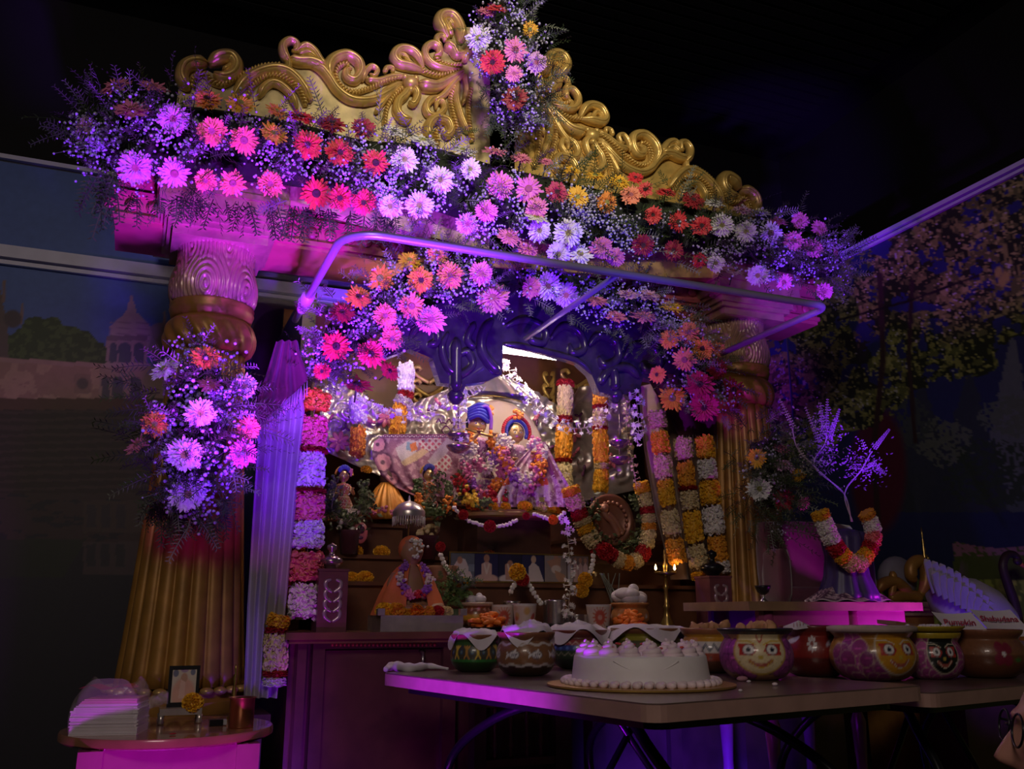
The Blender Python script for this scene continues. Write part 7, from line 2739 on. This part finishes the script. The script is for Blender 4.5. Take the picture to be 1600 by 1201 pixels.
# green herbs bunch
root = thing('herb_bunch', 'bunch of green tulsi herbs beside the photo strip', 'herbs', on(712, CZ, 3.16))
b = MB()
for i in range(70):
    u, v = rnd.uniform(688, 736), rnd.uniform(898, 940)
    add_sprig(b, PY(u, v, 3.14), (rnd.uniform(-1, 1), rnd.uniform(-.6, .2), rnd.uniform(-.6, .8)), rnd.uniform(.03, .06), 6, .016, .006, .2)
b.build('leaves', mat('fresh_herb_green', (0.10, 0.17, 0.05), .6, var=.3), root, smooth=False)['kind'] = 'stuff'
MB().lathe([(12 * k, 0), (14 * k, 20 * k), (16 * k, 34 * k)], 16, on(712, CZ, 3.17)).build('stem_bundle', m_fol, root)
root = thing('herb_sprig', 'few thin green stalks rising behind the white cloth bundle', 'herbs', on(958, CZ, 3.2))
b = MB()
for i in range(9):
    p0 = on(962 + rnd.uniform(-6, 6), CZ, 3.2)
    b.tube(crom([p0, PY(958 + rnd.uniform(-10, 10), 930, 3.2), PY(950 + rnd.uniform(-16, 22), 895, 3.19)], 5), .0022, 5)
b.build('stalks', m_fol2, root)['kind'] = 'stuff'
# small offerings on the steps
def small_jar(u, z, Y, r, h, label, mt):
    c = on(u, z, Y)
    k = mpp(c)
    root = thing('offering_bowl', label, 'bowl', c)
    MB().lathe([(r * .6 * k, 0), (r * k, h * .4 * k), (r * .9 * k, h * .8 * k), (r * 1.05 * k, h * k), (r * .8 * k, h * .9 * k), (.01 * k, h * .5 * k)], 26, c).build('bowl_wall', mt, root)
    return c, k
small_jar(690, LZ1, 3.32, 24, 26, 'pink clay bowl on the lower step behind the orange-robed figurine', mat('pink_clay', (0.40, 0.20, 0.13), .6))
for u, z, Y, nb, lab in ((540, LZ2, 3.46, 16, 'cluster of white buds on the step below the peacock-turban idol'), (664, LZ2, 3.46, 18, 'cluster of cream buds behind the fringed parasol')):
    c = on(u, z + .10 * (1 if u < 600 else .9), Y - .04)
    root = thing('bud_cluster', lab, 'flowers', c)
    kk = mpp(c)
    b = MB()
    for i in range(nb):
        b.ball(c + Vector((rnd.uniform(-18, 18) * kk, rnd.uniform(-6, 6) * kk, rnd.uniform(-6, 12) * kk)), 4.2 * kk, 1)
    b.build('buds', GM['white'] if u < 600 else GM['cream'], root)['kind'] = 'stuff'
    MB().lathe([(13 * kk, -.10), (15 * kk, -.03), (19 * kk, -5 * kk)], 18, c).build('bud_cup', m_maroon, root)
c = PY(563, 832, 3.42)
k = mpp(c)
root = thing('face_mask', 'small oval pink painted mask leaning on the side tier', 'mask', PY(563, 850, 3.42))
MB().ball(c, (12 * k, .012, 17 * k), 2).build('mask_shell', m_enp, root)
b = MB().ball(c + Vector((0, -.010, 5 * k)), (6 * k, .005, 8 * k), 1)
b.ball(c + Vector((0, -.011, -8 * k)), (4 * k, .004, 3 * k), 1)
b.build('painted_marks', m_enq, root)

# ------------------------------------------------------------------ side stand with tulsi
SFY = 2.58
SZ = PY(1300, 940, SFY).z
xl, xr = PY(1170, 940, SFY).x, PY(1441, 940, SFY).x
root = thing('side_stand', 'narrow wooden stand with red turned legs before the far column', 'table', ((xl + xr) / 2, SFY + .18, 0))
MB().box((xl, SFY, SZ - .030), (xr, SFY + .40, SZ)).build('stand_top', mat('stand_oak', (0.34, 0.20, 0.12), .35, var=.2, coat=.3), root, smooth=False)
MB().box((xl + .06, SFY + .03, SZ - .14), (xr - .06, SFY + .05, SZ - .03)).build('apron', m_redl, root, smooth=False)
MB().box((xl + .06, SFY + .31, SZ - .14), (xr - .06, SFY + .33, SZ - .03)).build('apron', m_redl, root, smooth=False)
Hs = SZ - .03
for x in (xl + .10, xr - .30):
    for y in (SFY + .05, SFY + .31):
        MB().lathe([(.028, 0), (.028, .05), (.016, .09), (.024, .18), (.018, Hs * .45), (.026, Hs * .6), (.016, Hs * .63), (.026, Hs * .66), (.016, Hs * .69), (.026, Hs * .72), (.020, Hs * .78), (.028, Hs * .84), (.028, Hs)], 22, (x, y, 0)).build('turned_leg', m_redl, root)
# black goblet
c = Vector((PY(1193, 935, SFY + .10).x, SFY + .10, SZ))
k = mpp(c)
root = thing('goblet', 'small black goblet with silver foot on the side stand', 'goblet', c)
MB().lathe([(7 * k, 0), (6 * k, 2 * k), (2.4 * k, 6 * k), (2.6 * k, 10 * k), (4 * k, 12 * k)], 20, c).build('foot', m_steel, root)
MB().lathe([(4 * k, 11 * k), (9 * k, 15 * k), (12 * k, 22 * k), (12.5 * k, 25 * k), (10 * k, 24 * k), (.5 * k, 15 * k)], 22, c).build('bowl', m_blk, root)
# velvet throne
ty = SFY + .28
tl, tr = PY(1205, 900, ty).x, PY(1308, 900, ty).x
ztop = PY(1260, 812, ty).z
root = thing('velvet_throne', 'small maroon velvet armchair behind the garlanded tulsi pot', 'chair', ((tl + tr) / 2, ty, SZ))
m_vel = mat('plum_velvet', (0.13, 0.025, 0.06), .8, var=.2, scale=10, sheen=.7)
n, m = 20, 26
P = np.zeros((n, m, 3))
for face_ in (0, 1):
    pass
def cushion(lo, hi, r, name):
    """soft padded block: superellipsoid"""
    lo, hi = Vector(lo), Vector(hi)
    c_ = (lo + hi) / 2
    s_ = (hi - lo) / 2
    v0, f0 = ICO[2]
    e = np.sign(v0) * np.abs(v0) ** r
    e = e / np.maximum(np.abs(e).max(1, keepdims=True), 1e-6) * np.linalg.norm(v0, axis=1, keepdims=True) * (.86 + .14 * np.abs(v0).max(1, keepdims=True))
    MB().add(e * np.array(tuple(s_)) + np.array(tuple(c_)), f0).build(name, m_vel, root)
cushion((tl, ty + .02, SZ), (tr + .14, ty + .10, ztop), .8, 'padded_back')
cushion((tl, ty - .06, SZ), (tl + .05, ty + .06, SZ + .20), .8, 'padded_arm')
cushion((tr + .09, ty - .06, SZ), (tr + .14, ty + .06, SZ + .20), .8, 'padded_arm')
cushion((tl + .03, ty - .05, SZ), (tr + .10, ty + .05, SZ + .06), .8, 'padded_seat')
# draped tulsi pot
gy = SFY + .10
c = Vector((PY(1326, 930, gy).x, gy, SZ))
k = mpp(c)
root = thing('draped_tulsi_pot', 'tulsi pot dressed in dark embroidered cloth with heart-shaped garland', 'plant pot', c)
MB().lathe([(46 * k, .004), (44 * k, 14 * k), (34 * k, 40 * k), (30 * k, 70 * k), (34 * k, 96 * k), (30 * k, 108 * k), (10 * k, 114 * k)], 60, c, fn=lambda th, z, r: r * (1 + .05 * np.sin(11 * th))).build('cloth_wrap', mat('navy_satin', (0.07, 0.05, 0.18), .4, var=.2), root)
u_, v_ = np.meshgrid(np.linspace(0, 2 * math.pi, 140), np.linspace(.25, 1, 30))
RR = 76 * k * v_ * (1 + .05 * np.sin(6 * u_))
G_ = np.stack([c.x + RR * np.cos(u_), c.y + RR * .62 * np.sin(u_), c.z + .004 + (1 - v_) * .10 + .004 * np.sin(11 * u_) * v_], -1)
pp = Paint(u_ * 20, v_ * 30, (0.10, 0.04, 0.09))
pp.put(fbm(u_ * 9, v_ * 14, 601, 3) > .55, (0.50, 0.34, 0.42))
pp.put(np.abs(np.sin(u_ * 16) * np.sin(v_ * 40)) > .85, (0.70, 0.60, 0.62))
pp.put(v_ > .96, (0.62, 0.52, 0.56))
MB().grid(G_, pp.c).build('embroidered_skirt', m_emb, root)
def gp(u, v, dy=-.09):
    return PY(u, v, gy + dy)
def clumps(pts, wd, secs, nm):
    path = crom([gp(*p) for p in pts], 16)
    L = len(path) - 1
    tot = sum(s for _, s in secs)
    s0 = 0
    for j, (cc, sh) in enumerate(secs):
        i0, i1 = int(L * s0 / tot), int(L * (s0 + sh) / tot)
        s0 += sh
        a, e = path[i0], path[i1]
        d = e - a
        R = wd / 2 * k
        inst(nm, CLUMP[j % 3], Matrix.Translation(a) @ frame_to(d.normalized(), j) @ Matrix.Diagonal((R, R, d.length, 1)), root, GM[cc])
clumps([(1280, 798), (1290, 822), (1300, 845), (1316, 868), (1336, 884)], 27, [(Yl, 14), (W, 20), (W, 16), (Rd, 14), (Yl, 12), (C, 16)], 'garland_section')
clumps([(1352, 800), (1364, 820), (1364, 846), (1352, 868), (1338, 886)], 25, [(Go, 12), (W, 20), (Rr, 16), (Rd, 10), (Yl, 14), (C, 14)], 'garland_section')
b = MB()
m_spk = mat('tulsi_flower_spike', (0.55, 0.42, 0.55), .6, var=.2)
def spike(p0, p1, r):
    p0, p1 = Vector(p0), Vector(p1)
    d = p1 - p0
    n = int(d.length / .010)
    e1 = d.cross(Vector((0, 1, 0))).normalized()
    e2 = d.cross(e1).normalized()
    b = MB()
    b.tube([p0, p1], [.0022, .0008], 5)
    for i in range(n):
        q = p0 + d * ((i + .5) / n)
        rr = r * (1 - .55 * i / n)
        for s in range(6):
            a = s * math.pi / 3 + i * .5
            b.ball(q + (e1 * math.cos(a) + e2 * math.sin(a)) * rr, rr * .42, 0)
    return b
stem = MB()
for (u0, v0, u1, v1) in ((1280, 690, 1258, 635), (1285, 680, 1282, 628), (1290, 680, 1293, 622), (1296, 684, 1312, 638), (1240, 668, 1218, 622), (1352, 702, 1346, 686), (1366, 700, 1390, 670), (1362, 722, 1385, 742), (1255, 715, 1246, 695)):
    spike(gp(u0, v0, 0), gp(u1, v1, 0), .0085).build('flower_spike', m_spk, root)
for pts in ([(1330, 815), (1318, 770), (1272, 728), (1290, 690), (1290, 660)], [(1332, 815), (1320, 770), (1345, 735), (1362, 705)], [(1318, 770), (1272, 728), (1246, 700), (1238, 668)], [(1345, 735), (1362, 728), (1366, 722)]):
    stem.tube(crom([gp(u, v, 0) for u, v in pts], 8), .0028, 6)
stem.build('woody_stem', m_spk, root)
b = MB()
for cu, cv, su, sv, nn in ((1290, 680, 13, 24, 300), (1345, 725, 20, 16, 300), (1270, 722, 12, 8, 60), (1240, 680, 8, 20, 50)):
    for i in range(nn):
        p_ = gp(rnd.gauss(cu, su), rnd.gauss(cv, sv), rnd.gauss(0, .015))
        d = Vector((rnd.uniform(-1, 1), rnd.uniform(-1, 1), rnd.uniform(-.5, 1))).normalized()
        s = d.cross(Vector((.3, .5, .8))).normalized()
        L = rnd.uniform(.008, .018)
        b.add([tuple(x) for x in (p_, p_ + d * L * .5 - s * L * .25, p_ + d * L, p_ + d * L * .5 + s * L * .25)], [(0, 1, 2, 3)])
b.build('tulsi_leaves', mat('tulsi_leaf_pale', (0.42, 0.36, 0.42), .6, var=.3), root, smooth=False)['kind'] = 'stuff'

# gilded swan stool and cornice pedestal at the woodland panel
py_ = 2.95
p0, p1 = PY(1385, 940, py_), PY(1482, 940, py_)
zt = PY(1430, 940, py_).z
root = thing('gilt_pedestal', 'cream and gold cornice pedestal standing beside the swan', 'pedestal', ((p0.x + p1.x) / 2, py_ + .12, 0))
for i, (dx_, z0, z1) in enumerate(((0, zt - .02, zt), (.012, zt - .035, zt - .02), (.03, zt - .055, zt - .035), (.045, .06, zt - .055), (.01, 0, .06))):
    MB().box((p0.x + dx_, py_ + dx_, z0), (p1.x - dx_, py_ + .26 - dx_, z1)).build('moulding' if i != 3 else 'shaft', m_cream if i < 3 else m_goldw, root, smooth=False)
c = PY(1418, 936, py_ + .08)
k = mpp(c)
root = thing('gilt_ornament', 'gold curled bird ornament with thin spire on the cornice pedestal', 'ornament', Vector((c.x, c.y, zt)))
def og(u, v):
    p = PY(u, v, py_ + .08)
    return p
for pts, r in (([(1436, 932), (1446, 912), (1446, 890), (1436, 876), (1424, 884), (1424, 900), (1430, 906)], 10), ([(1428, 934), (1410, 916), (1396, 908), (1380, 912), (1372, 924)], 9), ([(1392, 934), (1396, 910), (1394, 892)], 6), ([(1440, 934), (1420, 930), (1390, 934)], 9)):
    path = crom([og(u, v) for u, v in pts], 7)
    n = len(path)
    MB().tube(path, [r * k * min(1, .45 + 3 * min(i / (n - 1), 1 - i / (n - 1))) for i in range(n)], 10).build('gilt_curl', m_goldw, root)
b = MB()
for i in range(7):
    b.ball(og(1432 + i * 3, 872 - (i % 2) * 3), 3 * k, 1)
b.build('crest_beads', m_brass, root)
q = og(1446, 884)
MB().lathe([(4 * k, 0), (4.5 * k, 6 * k), (2.5 * k, 10 * k), (4 * k, 16 * k), (2 * k, 20 * k), (3.4 * k, 27 * k), (1.6 * k, 31 * k), (2.6 * k, 38 * k), (1 * k, 44 * k), (1.8 * k, 50 * k), (.3 * k, 62 * k)], 16, q).build('spire', m_brass, root)
c = PY(1402, 904, py_ + .16)
o = MB().ball(c, (36 * k, .06, 36 * k), 2).build('grey_cushion', mat('grey_satin', (0.22, 0.20, 0.26), .6))
tag(o, 'round grey satin cushion behind the gold bird ornament', 'cushion')

# swan ---------------------------------------------------------------------------------------------
sy0 = 2.75
def sw(u, v, dy=0.0):
    return PY(u, v, sy0 + dy)
k = mpp(sw(1520, 930))
zs0 = sw(1520, 1000).z
root = thing('swan_statue', 'white swan statue with raised feathered wing and dark neck', 'statue', sw(1530, 1003))
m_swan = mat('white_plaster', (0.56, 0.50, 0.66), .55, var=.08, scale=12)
m_neck = mat('dark_plum_neck', (0.045, 0.018, 0.03), .5, var=.2)
b = MB()
V, F = [], []
st = [(1452, 930, 6, 8), (1468, 940, 26, 22), (1492, 948, 42, 34), (1522, 954, 50, 40), (1550, 962, 44, 36), (1572, 972, 30, 26), (1584, 978, 16, 14)]
n = 24
for u, v, rz_, ry_ in st:
    ce_ = sw(u, v)
    for i in range(n):
        a = 2 * math.pi * i / n
        V.append(tuple(ce_ + Vector((0, ry_ * k * math.sin(a), rz_ * k * math.cos(a)))))
for i in range(len(st) - 1):
    for q in range(n):
        F.append((i * n + q, i * n + (q + 1) % n, (i + 1) * n + (q + 1) % n, (i + 1) * n + q))
F += [tuple(range(n - 1, -1, -1)), tuple((len(st) - 1) * n + q for q in range(n))]
b.add(V, F).build('body', m_swan, root)
# raised wing: rows of feathers
for row, (a, e, cnt, L0) in enumerate((((1462, 925), (1566, 985), 13, 52), ((1470, 930), (1560, 982), 11, 38))):
    for i in range(cnt):
        t_ = i / (cnt - 1)
        p_ = sw(a[0] + (e[0] - a[0]) * t_, a[1] + (e[1] - a[1]) * t_, -.085 - .012 * row)
        ang = math.radians(112 - 62 * t_)
        L = L0 * (1.0 - .62 * t_) * (1 + .25 * math.sin(math.pi * t_)) * k
        d = Vector((math.cos(ang), -.12, math.sin(ang)))
        s = Vector((math.sin(ang), 0, -math.cos(ang))) * 8.5 * k
        up = Vector((0, -.006, 0))
        V = [p_ - s * .6, p_ + s * .6, p_ + d * L * .55 + s + up, p_ + d * L * .92 + s * .7 + up, p_ + d * L, p_ + d * L * .92 - s * .7 + up, p_ + d * L * .55 - s + up]
        MB().prism(V, (0, .006, 0)).build('wing_feather', m_swan, root, smooth=False)
nk = [sw(u, v, -.02) for u, v in ((1586, 990), (1590, 970), (1584, 940), (1574, 910), (1567, 885), (1572, 868), (1584, 866), (1592, 876))]
path = crom(nk, 7)
MB().tube(path, [(9 - 4 * i / len(path)) * k for i in range(len(path))], 12).build('neck', m_neck, root)
MB().ball(sw(1590, 876, -.02), (8 * k, 6 * k, 7 * k), 2).build('head', m_neck, root)
MB().tube([sw(1594, 880, -.02), sw(1603, 888, -.02)], [4 * k, 1.5 * k], 8).build('beak', mat('coral_beak', (0.5, 0.10, 0.06), .4), root)
pz = sw(1520, 990).z
MB().box((sw(1462, 1000).x, sy0 - .10, 0), (sw(1592, 1000).x, sy0 + .12, pz)).build('plinth', m_wood, root, smooth=False)

# ------------------------------------------------------------------ seated visitor, mostly beyond the frame
nose = CAM + ray(1543, 1182) * 1.22
fdir = (-RIGHT * .97 + FWD * .25).normalized()       # facing across the picture
udir = Vector((0, 0, 1))
sdir = fdir.cross(udir).normalized()
tiltq = Quaternion(sdir, 0.17)                         # head raised toward the shrine
fd = tiltq @ fdir
ud = tiltq @ udir
hc = nose - fd * .128 + ud * .033                     # head centre
root = thing('person', 'person with glasses sitting low and looking up beside the tables', 'person', (hc.x, hc.y, 0))
neckb = hc - ud * .16 - fd * .03
th = np.linspace(0, 2 * math.pi, 97)[:-1]
rows = []
H_ = .118
def head_ring(t_):
    """t_ -1 (chin) .. 1 (crown)"""
    z = t_ * H_
    w0 = math.sqrt(max(0, 1 - abs(t_) ** 2.4))
    rx_ = .074 * w0 * (1 if t_ > -.2 else 1 - .35 * (-.2 - t_))
    rf = .096 * w0 * (1 if t_ > -.2 else 1 - .10 * (-.2 - t_))
    pts = []
    for a in th:
        ca, sa = math.cos(a), math.sin(a)
        f = rf * ca * (1.0 if ca > 0 else 1.08)
        s = rx_ * sa
        g = math.exp(-(sa / .16) ** 2) if ca > 0 else 0
        nz = 0
        if -.36 < t_ < .16:
            nz = .034 * (1 - (t_ + .36) / .52) if t_ > -.28 else .034 * (t_ + .36) / .08
        f += g * nz
        if ca > 0:
            f += .008 * math.exp(-((t_ - .24) / .07) ** 2) * math.exp(-(sa / .6) ** 2)     # brow
            f -= .009 * math.exp(-((t_ - .08) / .08) ** 2) * (math.exp(-((abs(sa) - .38) / .16) ** 2))  # eye sockets
            f += .007 * math.exp(-((t_ + .52) / .05) ** 2) * math.exp(-(sa / .3) ** 2)   # lips
            f += .006 * math.exp(-((t_ + .80) / .10) ** 2) * math.exp(-(sa / .4) ** 2)   # chin
        pts.append(hc + ud * z + fd * f + sdir * s)
    return pts
V, rows = [], []
chest = hc - Vector((0, 0, .40)) - fdir * .10
for (cc, rw, rd) in ((Vector((chest.x, chest.y, .01)), .24, .17), (Vector((chest.x, chest.y, .12)), .22, .15), (chest, .21, .13), (chest + Vector((0, 0, .13)), .20, .11), (chest + Vector((0, 0, .20)), .13, .08), (neckb + Vector((0, 0, -.02)), .062, .062), (neckb + ud * .05, .056, .060)):
    rows.append([cc + sdir * (rw * math.sin(a)) + fdir * (rd * math.cos(a)) for a in th])
for t_ in np.linspace(-.93, .999, 44):
    rows.append(head_ring(float(t_)))
nb = len(th)
Vs = [tuple(p_) for r_ in rows for p_ in r_]
F = []
for i in range(len(rows) - 1):
    for q in range(nb):
        F.append((i * nb + q, i * nb + (q + 1) % nb, (i + 1) * nb + (q + 1) % nb, (i + 1) * nb + q))
F += [tuple(range(nb - 1, -1, -1)), tuple((len(rows) - 1) * nb + q for q in range(nb))]
bm_ = MB().add(Vs, F)
m_hum = mat('human_skin', (0.42, 0.20, 0.15), .5, var=.06, scale=30, sub=.0)
# arms resting on the lap, hands with fingers
for s in (-1, 1):
    sh = chest + Vector((0, 0, .12)) + sdir * (s * .19)
    el = sh + Vector((0, 0, -.24)) + fdir * .04 + sdir * (s * .05)
    wr = el + fdir * .20 + Vector((0, 0, -.04)) - sdir * (s * .08)
    path = crom([sh, el, wr], 8)
    bm_.tube(path, [.048 - .022 * i / len(path) for i in range(len(path))], 10)
    bm_.ball(wr + fdir * .045, (.042, .042, .02), 2)
    for f in range(5):
        off = sdir * ((f - 2) * .017)
        L = (.05, .07, .078, .072, .055)[f]
        p0 = wr + fdir * .06 + off
        bm_.tube([p0, p0 + fdir * L * .5, p0 + fdir * L * .85 - Vector((0, 0, .012)), p0 + fdir * L - Vector((0, 0, .026))], [.009, .0085, .008, .006], 7)
bm_.build('body', m_hum, root)
# eyes, hair, ears
b = MB()
for s in (-1, 1):
    b.ball(hc + ud * (.085 * H_) + fd * .079 + sdir * (s * .030), .0115, 2)
b.build('eyes', mat('eye_white', (0.6, 0.58, 0.56), .2), root)
b = MB()
for s in (-1, 1):
    b.ball(hc + ud * .0 - fd * .005 + sdir * (s * .074), (.012, .020, .03), 1)
b.build('ears', m_hum, root)
b = MB()
v0, f0 = ICO[2]
hv = []
for x, y, z in v0:
    p_ = hc + sdir * (x * .082) + fd * (y * .108 - .016) + ud * (z * .118 + .016)
    d = p_ - hc
    if d.dot(fd) > .035 and d.dot(ud) < .07:
        p_ = p_ - fd * (d.dot(fd) - .035)
    hv.append(tuple(p_))
b.add(hv, f0).build('hair', mat('black_hair', (0.012, 0.010, 0.010), .5), root)
# glasses
gl_ = MB()
for s in (-1, 1):
    cc = hc + ud * .010 + fd * .102 + sdir * (s * .034)
    ring = [cc + sdir * (.027 * math.cos(a)) + ud * (.021 * math.sin(a)) for a in np.linspace(0, 2 * math.pi, 24)[:-1]]
    gl_.tube(ring, .0016, 6, closed=True)
    gl_.tube([cc + sdir * (s * .027) + ud * .006, hc + ud * .012 + sdir * (s * .080)], .0018, 6)
gl_.tube([hc + ud * .014 + fd * .106 - sdir * .008, hc + ud * .014 + fd * .106 + sdir * .008], .0018, 6)
gl_.build('glasses', m_blk, root)
# shirt and crossed legs under cloth
b = MB()
rs = []
for (cc, rw, rd) in ((Vector((chest.x, chest.y, .0)), .26, .19), (Vector((chest.x, chest.y, .12)), .235, .165), (chest, .222, .142), (chest + Vector((0, 0, .13)), .212, .122), (chest + Vector((0, 0, .205)), .14, .09), (neckb + Vector((0, 0, -.035)), .075, .075)):
    rs.append([cc + sdir * (rw * math.sin(a)) + fdir * (rd * math.cos(a)) for a in th])
Vs = [tuple(p_) for r_ in rs for p_ in r_]
F = [(i * nb + q, i * nb + (q + 1) % nb, (i + 1) * nb + (q + 1) % nb, (i + 1) * nb + q) for i in range(len(rs) - 1) for q in range(nb)]
b.add(Vs, F)
b.build('shirt', mat('grey_shirt', (0.16, 0.15, 0.18), .8, var=.1), root)
b = MB()
base = Vector((chest.x, chest.y, .08))
for s in (-1, 1):
    b.tube(crom([base + sdir * (s * .08), base + sdir * (s * .28) + fdir * .24, base + sdir * (s * .02) + fdir * .34, base - sdir * (s * .16) + fdir * .30], 8), [.085 - .04 * i / 24 for i in range(25)], 12)
b.build('trousers', mat('dark_trousers', (0.03, 0.03, 0.04), .8), root)
